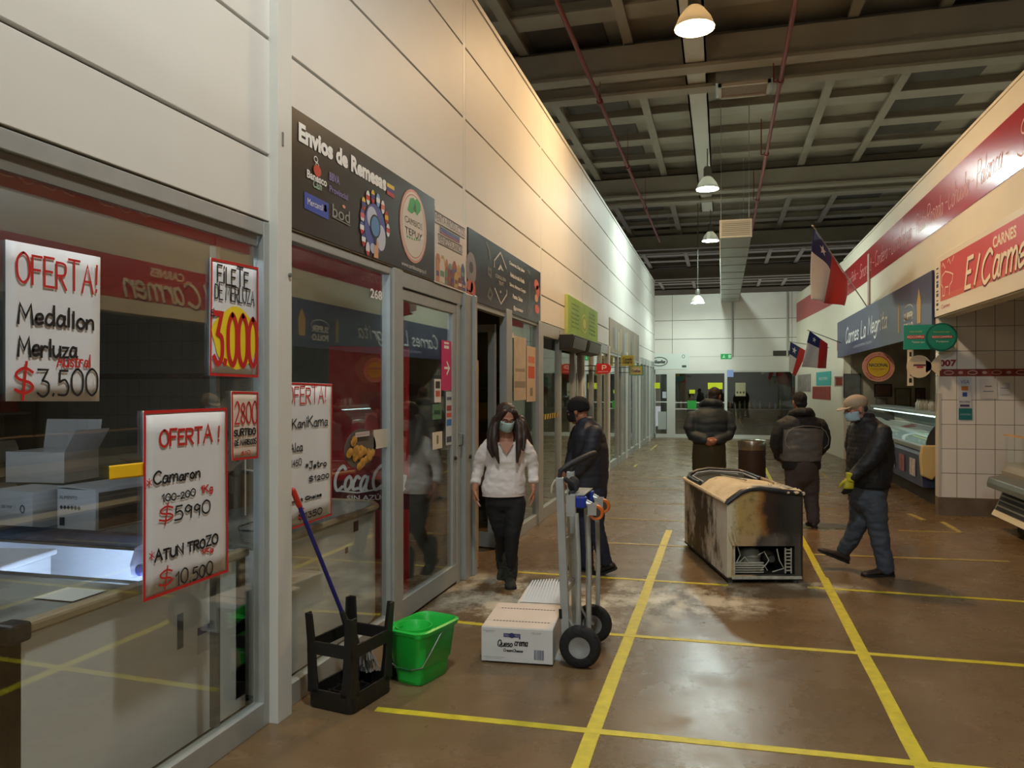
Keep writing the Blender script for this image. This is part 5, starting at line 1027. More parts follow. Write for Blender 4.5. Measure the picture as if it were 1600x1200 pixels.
# round food sticker on the second window
bb = sticker('round sticker of fried snacks on a plate in the second window', 'sticker', 535, 590, 673, 738, M((96, 88, 78), .5), name='food_sticker')
o = [c for c in bb.t.children][0]; bpy.data.objects.remove(o)
mb = MB(); mb.lathe([(0, 0), (bb.w/2, 0), (bb.w/2, .002), (0, .002)], 30, axis='y', c=(0, .002, 0)); mb.xf(Matrix.Translation((0, 0, bb.h/2)) @ Matrix.Diagonal((.9, 1, bb.h/bb.w, 1))); mb.build('disc', M((96, 88, 78), .5), bb.t)
rr = random.Random(2); mb = MB()
for k in range(26): q, r_ = rr.uniform(0, 6.28), rr.uniform(0, .36)*bb.w; mb.ell((r_*math.cos(q), -.004-.0003*k, bb.h*.44+r_*math.sin(q)*.55), (.038, .003, .026), 8, 5)
mb.build('printed_snacks', M((190, 140, 60), .5, var=.25, vs=40), bb.t, 1)
mb = MB(); mb.rect(-bb.w*.2, bb.h*.80, bb.w*.2, bb.h*.92, -.012); mb.build('brand_patch', M((206, 200, 196), .5), bb.t, fixn=False); text(bb.t, 'NUGGETS', -bb.w*.17, bb.h*.83, bb.w*.17, bb.h*.89, M((170, 40, 40), .5), y=-.0125)
t = thing('fill_tube_lamp', 'unseen tube lamp added as fill under the ceiling of the first shop, near its entrance end', 'lamp', (-3.6, 2.3, 2.64))  # out of view, added to brighten the boxes and the open freezer
mb = MB(); mb.box((-.65, -.06, .03), (.65, .06, .08)); mb.build('housing', M((210, 210, 206), .5), t); mb = MB(); mb.cyl((-.6, 0, 0), (.6, 0, 0), .014, n=10); mb.build('tube', M((220, 235, 255), .5, emit=60), t, 1)
for x in (-.62, .62): mb = MB(); mb.box((x-.012, -.02, -.016), (x+.012, .02, .032)); mb.build('lamp_holder', M((210, 210, 206), .5), t)
# shelves with packets
def shelf_unit(label, x, y, rz, L_, zs, n, grp, plabel, seed, depth=.35):
    t = thing('shelf_unit', label, 'shelf', (x, y, 0), rz)
    for xx in (0, L_):
        mb = MB(); mb.box((xx-.02, 0, 0), (xx+.02, depth, zs[-1]+.35)); mb.build('upright', M((90, 88, 80), .5, .3), t)
    for z in zs: mb = MB(); mb.box((.02, 0, z-.02), (L_-.02, depth, z)); mb.build('shelf_board', M((120, 116, 106), .5), t)
    rr = random.Random(seed); first = None; mats = [M(c, .45) for c in ((150, 50, 44), (180, 150, 60), (60, 80, 130), (90, 120, 70), (190, 180, 160), (110, 70, 50))]
    m4 = Matrix.Translation((x, y, 0)) @ Matrix.Rotation(rz, 4, 'Z')
    for z in zs:
        for k in range(n):
            w_ = L_/n*.72; h_ = rr.uniform(.14, .24); p = m4 @ Vector((L_/n*(k+.5), depth*.5, z))
            q = thing('food_packet', plabel, 'packet', p, rz, grp)
            mb = MB(); mb.loft([[(-w_/2, -.06, 0), (w_/2, -.06, 0), (w_/2, .06, 0), (-w_/2, .06, 0)], [(-w_/2, -.05, h_*.6), (w_/2, -.05, h_*.6), (w_/2, .05, h_*.6), (-w_/2, .05, h_*.6)], [(-w_/2, -.008, h_), (w_/2, -.008, h_), (w_/2, .008, h_), (-w_/2, .008, h_)]]); mb.build('wrapper', mats[rr.randrange(6)], q, bevel=.006)
shelf_unit('dim metal shelf of packets at the back of the first shop', -6.7, 1.9, R(90), 4.3, (.55, 1.0, 1.45), 11, 'packets on the dim shelf of the first shop', 'small food packet on the dim shelf at the back of the first shop', 11)
shelf_unit('dark shelf of packets seen through the open doorway', -4.6, 9.0, 0, 2.15, (.5, .9, 1.3, 1.7), 7, 'packets on the shelf inside the open doorway', 'food packet on the dark shelf inside the open doorway', 12)
t = thing('storage_tub', 'grey tub with a turquoise lid on the floor just inside the open doorway', 'tub', (-2.62, 7.15, 0)); mb = MB(); mb.loft([[(x*.18*k, y*.25*k, z) for x, y in ((-1, -1), (1, -1), (1, 1), (-1, 1))] for k, z in ((.85, 0), (1, .36))]); mb.build('tub', M((130, 140, 138), .3), t, bevel=.02); mb = MB(); mb.box((-.2, -.27, .36), (.2, .27, .40)); mb.build('lid', M((70, 150, 140), .4), t, bevel=.012)
carton('cardboard_box', 'orange-brown box on the floor behind the window under the green menu', -3.4, 10.2, .0, .5, .4, .45, 10, M((150, 90, 60), .7, var=.1), [('f', 20, .2)])
t = thing('counter', 'low pale counter inside the shop under the green menu', 'counter', (-3.6, 11.3, 0), 0); mb = MB(); mb.box((-.9, -.3, 0), (.6, .3, .8)); mb.build('base', M((120, 114, 100), .6), t); mb = MB(); mb.box((-.95, -.35, .8), (.65, .35, .84)); mb.build('worktop', M((170, 166, 150), .4), t)
# goods behind the end wall glass
t = thing('counter', 'long dark counter behind the glass of the end wall', 'counter', (.2, 28.2, 0)); mb = MB(); mb.box((-1.9, 0, 0), (2.2, .6, .9)); mb.build('base', M((110, 104, 92), .6, var=.2, vs=3), t); mb = MB(); mb.box((-1.95, -.03, .9), (2.25, .63, .94)); mb.build('worktop', M((150, 150, 140), .4), t)
rr = random.Random(21)
for k in range(22):
    q = thing('bottle', 'small bottle in the row on the counter behind the end wall glass', 'bottle', (-1.6+k*.17, 28.3+rr.uniform(0, .25), .94), 0, 'bottles behind the end wall glass'); h_ = rr.uniform(.2, .34)
    mb = MB(); mb.lathe([(0, 0), (.04, 0), (.042, h_*.6), (.016, h_*.78), (.016, h_), (0, h_)], 10); mb.build('bottle_body', M(((150, 160, 150), (190, 180, 150), (90, 110, 90), (170, 120, 90))[k % 4], .3), q, 1)
# ================================================================== THINGS ON THE PASSAGE FLOOR
def stain_mat(name, base, soot, kind):
    m, nt, b = node_mat(name); N = nt.nodes.new; L = nt.links.new
    tc = N('ShaderNodeTexCoord'); sp = N('ShaderNodeSeparateXYZ'); L(tc.outputs['Object'], sp.inputs[0])
    def noise(sc, scl=(1, 1, 1), det=7, rg=.65):
        mp = N('ShaderNodeMapping'); mp.inputs['Scale'].default_value = scl; n = N('ShaderNodeTexNoise'); n.inputs['Scale'].default_value = sc; n.inputs['Detail'].default_value = det; n.inputs['Roughness'].default_value = rg
        L(tc.outputs['Object'], mp.inputs[0]); L(mp.outputs[0], n.inputs['Vector']); return n.outputs['Fac']
    def math_(op, a, b_, cl=False):
        x = N('ShaderNodeMath'); x.operation = op; x.use_clamp = cl
        for i, q in enumerate((a, b_)):
            if isinstance(q, (int, float)): x.inputs[i].default_value = q
            else: L(q, x.inputs[i])
        return x.outputs[0]
    def ramp(src, stops):
        r = N('ShaderNodeValToRGB'); e = r.color_ramp.elements
        while len(e) < len(stops): e.new(.5)
        for i, (p, c) in enumerate(stops): e[i].position = p; e[i].color = c if len(c) == 4 else rgb(c)
        L(src, r.inputs[0]); return r.outputs[0]
    def mix(fac, a, c):
        x = N('ShaderNodeMix'); x.data_type = 'RGBA'; L(fac, x.inputs[0])
        if isinstance(a, tuple): x.inputs[6].default_value = rgb(a)
        else: L(a, x.inputs[6])
        if isinstance(c, tuple): x.inputs[7].default_value = rgb(c)
        else: L(c, x.inputs[7])
        return x.outputs[2]
    K, Wt = (0, 0, 0, 1), (1, 1, 1, 1)
    if kind == 'side':      # long side: pale in front, sooty towards the far end
        c = mix(ramp(noise(2.5), [(.4, K), (.7, Wt)]), (224, 221, 212), (198, 191, 174))
        g = math_('ADD', math_('MULTIPLY', math_('ABSOLUTE', math_('SUBTRACT', sp.outputs['Y'], 1.0), 0), -.36), .26)
        f = ramp(math_('ADD', noise(4, (1, 1.1, .8), 8, .7), g), [(.53, K), (.69, Wt)])
        c = mix(f, c, (64, 54, 42))
        f2 = ramp(math_('ADD', noise(9, (1, 1.2, .5)), math_('MULTIPLY', g, .7)), [(.70, K), (.82, Wt)]); c = mix(f2, c, (26, 22, 18))
        z = ramp(math_('ADD', math_('MULTIPLY', sp.outputs['Z'], -2.2), noise(7)), [(.42, K), (.7, Wt)]); c = mix(z, c, (52, 48, 42))
    elif kind == 'front':   # short end: yellowed at one side, charred at the other
        x = sp.outputs['X']; n_ = noise(4); xx = math_('ADD', x, math_('MULTIPLY', math_('SUBTRACT', n_, .5), .22))
        c = ramp(math_('DIVIDE', xx, .66), [(.05, (206, 196, 160)), (.16, (178, 152, 92)), (.38, (176, 150, 96)), (.46, (150, 104, 50)), (.53, (60, 42, 30)), (.7, (34, 32, 30)), (1, (58, 54, 48))])
        zz = ramp(math_('ADD', sp.outputs['Z'], math_('MULTIPLY', math_('SUBTRACT', noise(6), .5), .2)), [(.40, Wt), (.47, K)])
        lowc = ramp(math_('DIVIDE', xx, .66), [(.08, (188, 164, 120)), (.33, (176, 148, 112)), (.42, (70, 64, 58)), (.62, (110, 102, 92)), (.8, (50, 50, 46)), (1, (90, 86, 78))])
        c = mix(zz, c, lowc)
        c = mix(ramp(noise(12), [(.52, K), (.72, (.7, .7, .7, 1))]), c, (58, 50, 42))
    else:                   # powder-covered top
        c = mix(ramp(noise(4), [(.35, K), (.7, Wt)]), (222, 206, 172), (196, 176, 138))
        c = mix(ramp(noise(9), [(.62, K), (.72, Wt)]), c, (150, 126, 92))
    L(c, b.inputs['Base Color']); b.inputs['Roughness'].default_value = .5 if kind != 'top' else .8
    bp = N('ShaderNodeBump'); bp.inputs['Strength'].default_value = .3; bp.inputs['Distance'].default_value = .015; L(noise(14), bp.inputs['Height']); L(bp.outputs[0], b.inputs['Normal'])
    return m
def burnt_freezer():
    t = thing('chest_freezer', 'scorched white chest freezer dusted with pale powder, standing in the middle of the passage', 'freezer', (.045, 6.90, 0), R(15.5))
    W_, L_ = .655, 1.62
    prof = [(0, .04), (0, .70), (.05, .735), (.12, .785), (.19, .81), (.28, .818), (W_, .775), (W_, .04)]
    TR = M((38, 42, 48), .4, var=.2, vs=8)
    # long sides, back and bottom
    mb = MB(); mb.box((0, .0, .05), (.02, L_, .70)); mb.build('side_panel', stain_mat('scorched_side', None, None, 'side'), t)
    mb = MB(); mb.box((W_-.02, 0, .05), (W_, L_, .77)); mb.build('side_panel', M((70, 64, 56), .6, var=.3, vs=5), t)
    mb = MB(); mb.prism([(p[0]*.96+.01, p[1]-.02) for p in prof], L_-.02, L_); mb.build('back_panel', M((150, 142, 122), .5, var=.2), t)
    mb = MB(); mb.box((0.02, .02, .05), (W_-.02, L_-.02, .07)); mb.box((.0, .0, .03), (W_, L_, .05)); mb.build('base', M((34, 32, 30), .7), t)
    # short end with the opening of the machine compartment
    FM = stain_mat('scorched_end', None, None, 'front')
    x0, x1, z0, z1 = .06, .585, .075, .325
    mb = MB(); P = [(0, .70), (.05, .735), (.12, .785), (.19, .81), (.28, .818), (W_, .775), (W_, z1), (0, z1)]
    mb.prism(P, 0, .012); mb.box((0, 0, .05), (x0, .012, z1)); mb.box((x1, 0, .05), (W_, .012, z1)); mb.box((x0, 0, .05), (x1, .012, z0))
    mb.build('end_panel', FM, t)
    mb = MB(); mb.prism([(0, .06), (-.006, .06), (-.006, .70), (0, .71), (.035, .66), (.04, .35), (.03, .06)], -.008, .0); mb.build('corner_strip', M((206, 198, 172), .5, var=.12, vs=6), t)
    mb = MB(); mb.tube([(.02, -.012, .40), (.05, -.02, .36), (.07, -.016, .345), (.06, -.012, .42), (.03, -.014, .50)], .010, 7); mb.tube([(.015, -.012, .45), (.025, -.022, .38), (.05, -.02, .335)], .012, 7); mb.build('melted_plastic', M((206, 190, 150), .5, var=.2, vs=20), t, 1)
    DK = M((30, 30, 28), .8); MT = M((132, 132, 122), .6, .1, var=.25, vs=14); DUST = M((178, 176, 160), .8, var=.25, vs=20)
    mb = MB(); mb.box((x0, .012, z0), (x1, .40, z1), skip='f'); mb.build('machine_bay', DK, t, fixn=False)
    mb = MB(); mb.lathe([(0, 0), (.085, 0), (.09, .03), (.09, .10), (.096, .105), (.096, .115), (.09, .12), (.075, .16), (.04, .18), (0, .185)], 24, c=(.245, .16, z0+.03)); mb.build('compressor', MT, t, 1)
    mb = MB(); mb.ell((.41, .17, z0+.12), (.055, .07, .06)); mb.cyl((.41, .08, z0+.12), (.41, .12, z0+.12), .03); mb.build('fan_motor', M((70, 70, 66), .6, var=.3, vs=12), t, 1)
    mb = MB()
    for k in range(5): z = z0+.015+k*.02; mb.tube([(x0+.01, .03, z), (x0+.26, .03, z), (x0+.27, .045, z), (x0+.26, .06, z), (x0+.01, .06, z)], .0045, 6)
    mb.build('condenser_coil', DUST, t, 1)
    mb = MB()
    for k in range(7): z = z0+.03+k*.03; mb.box((x1-.075, .012, z), (x1-.03, .03, z+.009))
    mb.box((x1-.08, .012, z0+.01), (x1-.072, .03, z1-.02)); mb.box((x1-.03, .012, z0+.01), (x1-.022, .03, z1-.02)); mb.build('side_louver', DUST, t)
    for pts in ([(.33, .05, z0+.05), (.37, .03, z0+.12), (.34, .06, z0+.19), (.28, .05, z0+.16)], [(.44, .03, z1-.03), (.46, .025, z0+.12), (.50, .03, z0+.05), (.40, .03, z0+.02)], [(.12, .05, z0+.1), (.16, .03, z0+.15), (.2, .05, z0+.1)], [(.11, .07, z1-.02), (.13, .06, z0+.16), (.1, .06, z0+.1)], [(.30, .04, z0+.02), (.33, .03, z0+.08), (.36, .04, z0+.03)]):
        mb = MB(); mb.tube(pts, .0055, 6); mb.build('tubing', DUST, t, 1)
    mb = MB(); mb.box((x0-.02, -.012, z0-.035), (x1+.06, .004, z0-.01)); mb.box((x0-.005, -.004, z0), (x0+.008, .012, z1)); mb.build('bay_sill', DUST, t, bevel=.003)
    # top: curved lid sheet, open at the far end
    TOPM = stain_mat('powdered_top', None, None, 'top')
    tp = [(.0, .70), (.05, .735), (.12, .785), (.19, .81), (.28, .818), (W_, .775)]
    mb = MB(); ny = 16; y0, y1 = .05, 1.06; rr = random.Random(5)
    mb.loft([[(x, y0+(y1-y0)*j/ny-.05*math.sin(3*x)*(j/ny)**2, z-.004+.004*math.sin(x*30+j)) for x, z in tp]+[(x, y0+(y1-y0)*j/ny-.05*math.sin(3*x)*(j/ny)**2, z-.03) for x, z in tp[::-1]] for j in range(ny+1)])
    mb.build('lid', TOPM, t, 50)
    mb = MB(); mb.box((.02, 1.0, .40), (W_-.02, L_-.02, .42)); mb.box((.02, 1.0, .42), (.03, L_-.03, .66)); mb.box((W_-.03, 1.0, .42), (W_-.02, L_-.03, .74)); mb.build('liner', M((150, 154, 158), .5), t)
    mb = MB(); mb.box((.03, .99, .40), (W_-.03, 1.0, .72)); mb.build('liner_wall', M((176, 178, 178), .5), t)
    def trim(y, r, lab=None):
        mb = MB(); mb.tube([(-.005, y, .685), (.0, y, .70), (.05, y, .738), (.12, y, .788), (.19, y, .815), (.28, y, .822), (W_+.005, y, .778)], r, 8, sq=(1.0, 1, (0, 1, 0))); return mb.build('trim', TR, t, 1)
    trim(.0, .020); trim(.028, .020)
    mb = MB(); mb.tube([(.03, 1.08, .735), (.02, 1.3, .735), (.02, 1.5, .745), (.05, 1.585, .765), (.14, 1.61, .80), (.26, 1.61, .82), (W_-.08, 1.60, .80), (W_-.02, 1.56, .785), (W_-.01, 1.4, .78), (W_-.01, 1.08, .775)], .024, 8); mb.build('far_trim', TR, t, 1)
    mb = MB(); mb.tube([(.06, 1.06, .75), (.06, 1.5, .755), (.12, 1.555, .785), (.26, 1.56, .805), (W_-.1, 1.55, .79), (W_-.06, 1.5, .785), (W_-.06, 1.06, .78)], .010, 8); mb.build('inner_trim', M((160, 164, 166), .4), t, 1)
    mb = MB(); mb.tube([(-.008, .0, .70), (-.008, L_-.05, .715), (.0, L_, .72)], .020, 8); mb.build('edge_rail', M((210, 194, 158), .5, var=.15, vs=9), t, 1)
    mb = MB(); mb.tube([(W_, .05, .778), (W_, L_-.05, .78)], .018, 8); mb.build('edge_rail', M((150, 130, 100), .6, var=.3, vs=9), t, 1)
    mb = MB()
    for k in range(70):
        x = W_-.17+rr.uniform(0, .19); y = rr.uniform(-.02, .6)*rr.random()**.8; mb.ell((x, y, .803+rr.uniform(-.004, .016)-(x-.4)*.10), (rr.uniform(.010, .030), rr.uniform(.012, .034), rr.uniform(.008, .022)), 8, 5)
    o = remesh(mb, 'powder_crust', M((222, 206, 170), .9, var=.12, vs=30), t, .008, 2)
    mb = MB(); mb.box((.3, .1, .812), (.62, .3, .813)); 
    mb.tube([(.22, 1.0, .826), (.36, .62, .822), (.34, .60, .82)], .006, 6); mb.build('lid_rail', M((150, 146, 136), .5), t, 1)
    mb = MB(); mb.build('lid_rail', M((150, 146, 136), .5), t, 1)
    for x in (.04, W_-.05):
        for y in (.04, L_-.06):
            mb = MB(); mb.cyl((x, y, 0), (x, y, .04), .022, n=12); mb.build('foot', M((90, 88, 80), .6), t, 1)
burnt_freezer()

# ---- hand truck
def hand_truck():
    AL = M((178, 182, 180), .35, .35, var=.1, vs=8); RUB = M((24, 24, 25), .75, bump=.3, bs=60)
    t = thing('hand_truck', 'aluminium hand truck with big black tyres and orange castors beside the cream cheese boxes', 'hand truck', (-.93, 4.84, 0))
    for i, y in enumerate((-.16, .19)):
        mb = MB(); mb.box((-.022, y-.018, .03), (.028, y+.018, 1.14))
        mb.xf(Matrix.Translation((0, 0, 0)) @ Matrix.Rotation(R(-2.2), 4, 'Y')); mb.build('upright', AL, t, bevel=.004)
        mb = MB(); mb.tube([(.075, y+.01, .12), (.075, y+.01, .62), (.06, y+.01, .92)], .016, 10); mb.build('brace_tube', AL, t, 1)
        mb = MB(); mb.tube([(.13, y+.06, .14), (.135, y+.06, .55), (.125, y+.06, .9)], .015, 10); mb.build('folding_leg', AL, t, 1)
        mb = MB(); mb.loft([[(-.005, y-.012, .30), (.09, y-.012, .16), (.12, y-.012, .14), (.10, y-.012, .10)], [(-.005, y+.012, .30), (.09, y+.012, .16), (.12, y+.012, .14), (.10, y+.012, .10)]]); mb.build('wheel_bracket', AL, t)
        # wheel: tyre > rim > hub
        c = (.10, (-.235, .235)[i], .127)
        mb = MB(); mb.lathe([(.066, -.034), (.105, -.040), (.120, -.030), (.127, -.012), (.127, .012), (.120, .030), (.105, .040), (.066, .034)], 40, axis='y', c=c, cap=False); mb.lathe([(.066, -.034), (.066, .034)], 40, axis='y', c=c, cap=False)
        ty = mb.build('tyre', RUB, t, 50)
        mb = MB(); mb.lathe([(0, -.012), (.03, -.02), (.042, -.014), (.05, -.030), (.066, -.036), (.068, -.03), (.068, .03), (.05, .03), (.03, .02), (0, .02)], 32, axis='y', c=c); mb.build('rim', M((150, 152, 152), .45, .2), ty, 40)
        mb = MB(); mb.lathe([(0, -.045), (.016, -.045), (.030, -.022), (0, -.014)], 16, axis='y', c=c); mb.build('hub', M((92, 88, 76), .5, .3), ty, 40)
        mb = MB()
        for k in range(40):
            q = 2*math.pi*k/40; mb.box((-.004, -.036, .122), (.004, .036, .1295)); 
        mb.bm.clear()
        for k in range(30):
            q = 2*math.pi*k/30; m2 = MB()
            s = 1 if k % 2 else -1
            p = [(.1245*math.cos(q+d)*r_+c[0], c[1]+yy, .1245*math.sin(q+d)*r_+c[2]) for (yy, d, r_) in ((-.034*s, -.03, .965), (-.034*s, .03, .965), (.0, .09, 1.03), (.0, .03, 1.03))]
            mb.face(p)
        mb.build('tread', RUB, ty, fixn=False)
    mb = MB(); mb.cyl((.10, -.23, .127), (.10, .23, .127), .012, n=10); mb.build('axle', M((90, 90, 90), .4, .7), t, 1)
    for z in (.12, .42, .72): mb = MB(); mb.box((-.008, -.15, z-.02), (.008, .18, z+.02)); mb.xf(Matrix.Rotation(R(-2.2), 4, 'Y')); mb.build('crossbar', AL, t, bevel=.003)
    mb = MB(); mb.box((-.008, -.06, .42), (.004, -.03, .9)); mb.box((-.008, .06, .42), (.004, .09, .9)); mb.xf(Matrix.Rotation(R(-2.2), 4, 'Y')); mb.build('slat', AL, t)
    mb = MB(); mb.box((-.30, -.16, 0), (-.0, .20, .008)); mb.box((-.01, -.17, 0), (.01, .21, .12)); mb.build('toe_plate', AL, t)
    # upper bracket plate, blue castor mounts, orange castors
    mb = MB(); mb.box((.0, -.16, .90), (.055, -.15, 1.03)); mb.box((.0, .175, .90), (.055, .185, 1.03)); mb.box((.02, -.15, 1.03), (.11, .18, 1.036)); mb.build('bracket_plate', AL, t)
    BLU = M((24, 52, 150), .4); ORG = M((206, 104, 34), .45)
    for y in (-.15, .12):
        mb = MB(); mb.box((.06, y-.03, .955), (.125, y+.03, 1.025)); b_ = mb.build('castor_mount', BLU, t, bevel=.008, label='blue castor mount')
        mb = MB(); mb.cyl((.12, y, .99), (.15, y, .975), .02, n=10); mb.box((.135, y-.026, .915), (.19, y-.020, .985)); mb.box((.135, y+.020, .915), (.19, y+.026, .985)); mb.build('castor_fork', M((196, 198, 196), .3, .6), b_)
        c = (.185, y, .93); mb = MB(); mb.lathe([(.030, -.014), (.044, -.016), (.048, -.008), (.048, .008), (.044, .016), (.030, .014)], 30, axis='y', c=c, cap=False); mb.lathe([(.03, -.014), (.03, .014)], 30, axis='y', c=c, cap=False); w_ = mb.build('castor_wheel', ORG, t, 50, label='orange castor wheel')
        mb = MB(); mb.lathe([(0, -.013), (.031, -.012), (.031, .012), (0, .013)], 24, axis='y', c=c); mb.build('castor_hub', M((70, 52, 40), .5), w_, 40)
    # handle
    GR = M((40, 40, 42), .6)
    mb = MB(); mb.tube([(-.045, -.155, 1.12), (-.04, -.15, 1.18), (.01, -.13, 1.215), (.07, -.06, 1.245), (.125, .02, 1.27), (.14, .06, 1.275)], [.012, .016, .020, .021, .021, .019], 10, rnd=True); mb.build('handle_grip', GR, t, 1)
    mb = MB(); mb.tube([(-.045, .19, 1.12), (-.02, .19, 1.17), (.05, .16, 1.22), (.13, .09, 1.27)], .014, 8, rnd=True); mb.build('handle_grip', GR, t, 1)
    mb = MB(); mb.tube([(-.04, -.165, 1.13), (-.07, -.175, 1.12), (-.085, -.18, 1.09), (-.09, -.18, 1.05)], .007, 8, rnd=True); mb.build('release_lever', M((190, 184, 164), .4), t, 1)
    mb = MB(); mb.tube([(-.01, -.15, 1.13), (.03, -.13, 1.10), (.05, -.10, 1.06), (.02, -.12, 1.04)], .016, 8, rnd=True); mb.ell((.03, -.08, 1.09), (.04, .04, .05)); mb.build('folded_strap', M((46, 46, 48), .8), t, 1)
    mb = MB(); mb.box((-.03, -.186, .27), (-.012, -.178, .33)); mb.xf(Matrix.Rotation(R(-2.2), 4, 'Y')); mb.build('maker_plate', M((20, 20, 20), .4), t)
hand_truck()
# ---- cream cheese boxes
CBX = M((214, 214, 212), .6, var=.03, vs=4); CTOP = M((222, 208, 194), .65, var=.04, vs=5)
def cheese_box(label, x, y, w, d, h, rz, front=True):
    t = thing('cheese_box', label, 'box', (x, y, .010), R(rz), 'white cream cheese cartons')
    mb = MB(); mb.box((0, 0, 0), (w, d, h)); mb.build('body', CBX, t, bevel=.004)
    for a, b_ in ((.004, .125), (.13, .40), (.405, d-.004)):
        mb = MB(); mb.box((.004, a, h), (w-.004, b_, h+.003)); mb.build('top_panel', CTOP, t)
    for yy in (.1275, .4025):
        mb = MB()
        for k in range(18): xx = .05+k*(w-.08)/18; mb.box((xx, yy-.006, h+.0031), (xx+.014, yy+.006, h+.0036))
        mb.build('perforation', M((54, 44, 38), .8), t)
    if front:
        NV = M((52, 52, 104), .5); mb = MB(); mb.rect(.14, .155, .245, .178, -.001); mb.disc(.192, .166, .018, .016, -.0012); mb.rect(.236, .145, .245, .156, -.001); mb.build('logo_patch', NV, t, fixn=False)
        text(t, 'PHILI', .145, .160, .172, .173, M((180, 184, 206), .5), y=-.0016); text(t, 'FIELD', .212, .160, .24, .173, M((180, 184, 206), .5), y=-.0016)
        write(t, 'Queso', .105, .092, .195, .135, INKB, .0062, y=-.001, shear=.2, jit=0); write(t, 'crema', .21, .105, .29, .130, INKB, .0062, y=-.001, shear=.2, jit=0)
        write(t, 'Cream', .14, .066, .195, .083, INKB, .0036, y=-.001, shear=.2, jit=0); write(t, 'Cheese', .20, .066, .26, .083, INKB, .0036, y=-.001, shear=.2, jit=0)
        SM = M((110, 122, 134), .6)
        text(t, 'MANTENER REFRIGERADO', .012, .186, .09, .192, SM, y=-.001); text(t, 'ENTRE 0 Y 5 C', .03, .178, .075, .183, SM, y=-.001); text(t, 'CONTIENE 12 UNIDADES', .31, .186, .375, .191, SM, y=-.001); text(t, 'DE 1,36 KG', .32, .178, .368, .183, SM, y=-.001)
        text(t, 'ELABORADO CON LECHE PASTEURIZADA', .015, .026, .145, .032, SM, y=-.001); text(t, 'INDUSTRIA ARGENTINA', .03, .017, .125, .022, SM, y=-.001)
        mb = MB(); rr = random.Random(1); x_ = .33
        while x_ < .39: ww = rr.choice((.0015, .003, .0045)); mb.rect(x_, .025, x_+ww, .085, -.001); x_ += ww+rr.choice((.0015, .003))
        mb.build('barcode', M((80, 84, 110), .5), t, fixn=False)
    return t
cheese_box('white carton printed queso crema, nearest to the viewer beside the hand truck', -1.435, 4.53, .445, .53, .212, 5)
t = cheese_box('second white carton behind the queso crema carton, its torn flap raised', -1.36, 5.10, .37, .45, .205, 5, False)
mb = MB(); n = 30
for k in range(n):
    f0, f1 = k/n, (k+1)/n; zt = .335-.03*abs(.5-f0); tooth = .010 if k % 2 else -.004
    lo = [(.02+.34*f, .012, .214) for f in (f0, f1)]; hi = [(.075+.29*f, .15+.02*f, zt+tooth) for f in (f0, f1)]
    mb.face([lo[0], lo[1], hi[1], hi[0]])
o = mb.build('torn_flap', CBX, t, fixn=False); so = o.modifiers.new('th', 'SOLIDIFY'); so.thickness = .004
# ---- litter bin
t = thing('litter_bin', 'dark brown round litter bin with a steel collar behind the scorched freezer', 'bin', (.45, 12.5, 0))
mb = MB(); mb.lathe([(0, 0), (.20, 0), (.205, .02), (.205, .73), (.19, .74), (0, .74)], 36); mb.build('body', M((52, 38, 32), .5, var=.15, vs=6), t, 40)
mb = MB(); mb.lathe([(.208, .73), (.210, .735), (.212, .86), (.205, .875), (.185, .868), (.185, .75)], 36, cap=False); mb.build('collar', M((170, 164, 152), .28, .9), t, 40)
mb = MB(); mb.lathe([(0, .76), (.184, .76), (.184, .765), (0, .765)], 30); mb.build('bag_liner', M((20, 20, 20), .6), t, 40)
# ---- upturned stool
def stool():
    P_ = M((30, 28, 26), .42, bump=.1, bs=30)
    t = thing('plastic_stool', 'black plastic stool standing upside down on its seat beside the pillar', 'stool', (-1.955, 3.815, 0), R(-10)); a, b_ = .145, .185; H = .50
    mb = MB()
    def rr_(hx, hy, z, r=.035): 
        out = []
        for cx, cy, q0 in ((hx-r, hy-r, 0), (-hx+r, hy-r, 90), (-hx+r, -hy+r, 180), (hx-r, -hy+r, 270)):
            for k in range(5): q = R(q0+k*22.5); out.append((cx+r*math.cos(q), cy+r*math.sin(q), z))
        return out
    mb.loft([rr_(a-.006, b_-.006, 0), rr_(a, b_, .012), rr_(a, b_, .10), rr_(a-.012, b_-.012, .10), rr_(a-.012, b_-.012, .018)]); mb.build('seat', P_, t, 40)
    mb = MB()
    for k in range(3): mb.box((-.1+k*.07, -.15, .018), (-.092+k*.07, .15, .05))
    for k in range(4): mb.box((-.12, -.13+k*.08, .018), (.12, -.122+k*.08, .05))
    mb.build('seat_rib', P_, t)
    for sx, sy in ((1, 1), (1, -1), (-1, 1), (-1, -1)):
        mb = MB(); rings = []
        for z, k, w_ in ((.08, 1.0, .075), (.2, 1.0, .058), (.34, 1.01, .052), (H, 1.06, .044)):
            cx, cy = sx*a*k, sy*b_*k; th = .013
            rings.append([(cx, cy, z), (cx-sx*w_, cy, z), (cx-sx*w_, cy-sy*th, z), (cx-sx*th, cy-sy*th, z), (cx-sx*th, cy-sy*w_, z), (cx, cy-sy*w_, z)])
        mb.loft(rings); mb.build('leg', P_, t, bevel=.003)
    for (x0, y0, x1, y1) in ((-a, -b_, a, -b_+.012), (-a, b_-.012, a, b_), (-a, -b_, -a+.012, b_), (a-.012, -b_, a, b_)):
        mb = MB(); mb.box((x0*1.01, y0*1.01, .285), (x1*1.01, y1*1.01, .355)); mb.build('stretcher', P_, t, bevel=.003)
    return t
stool()
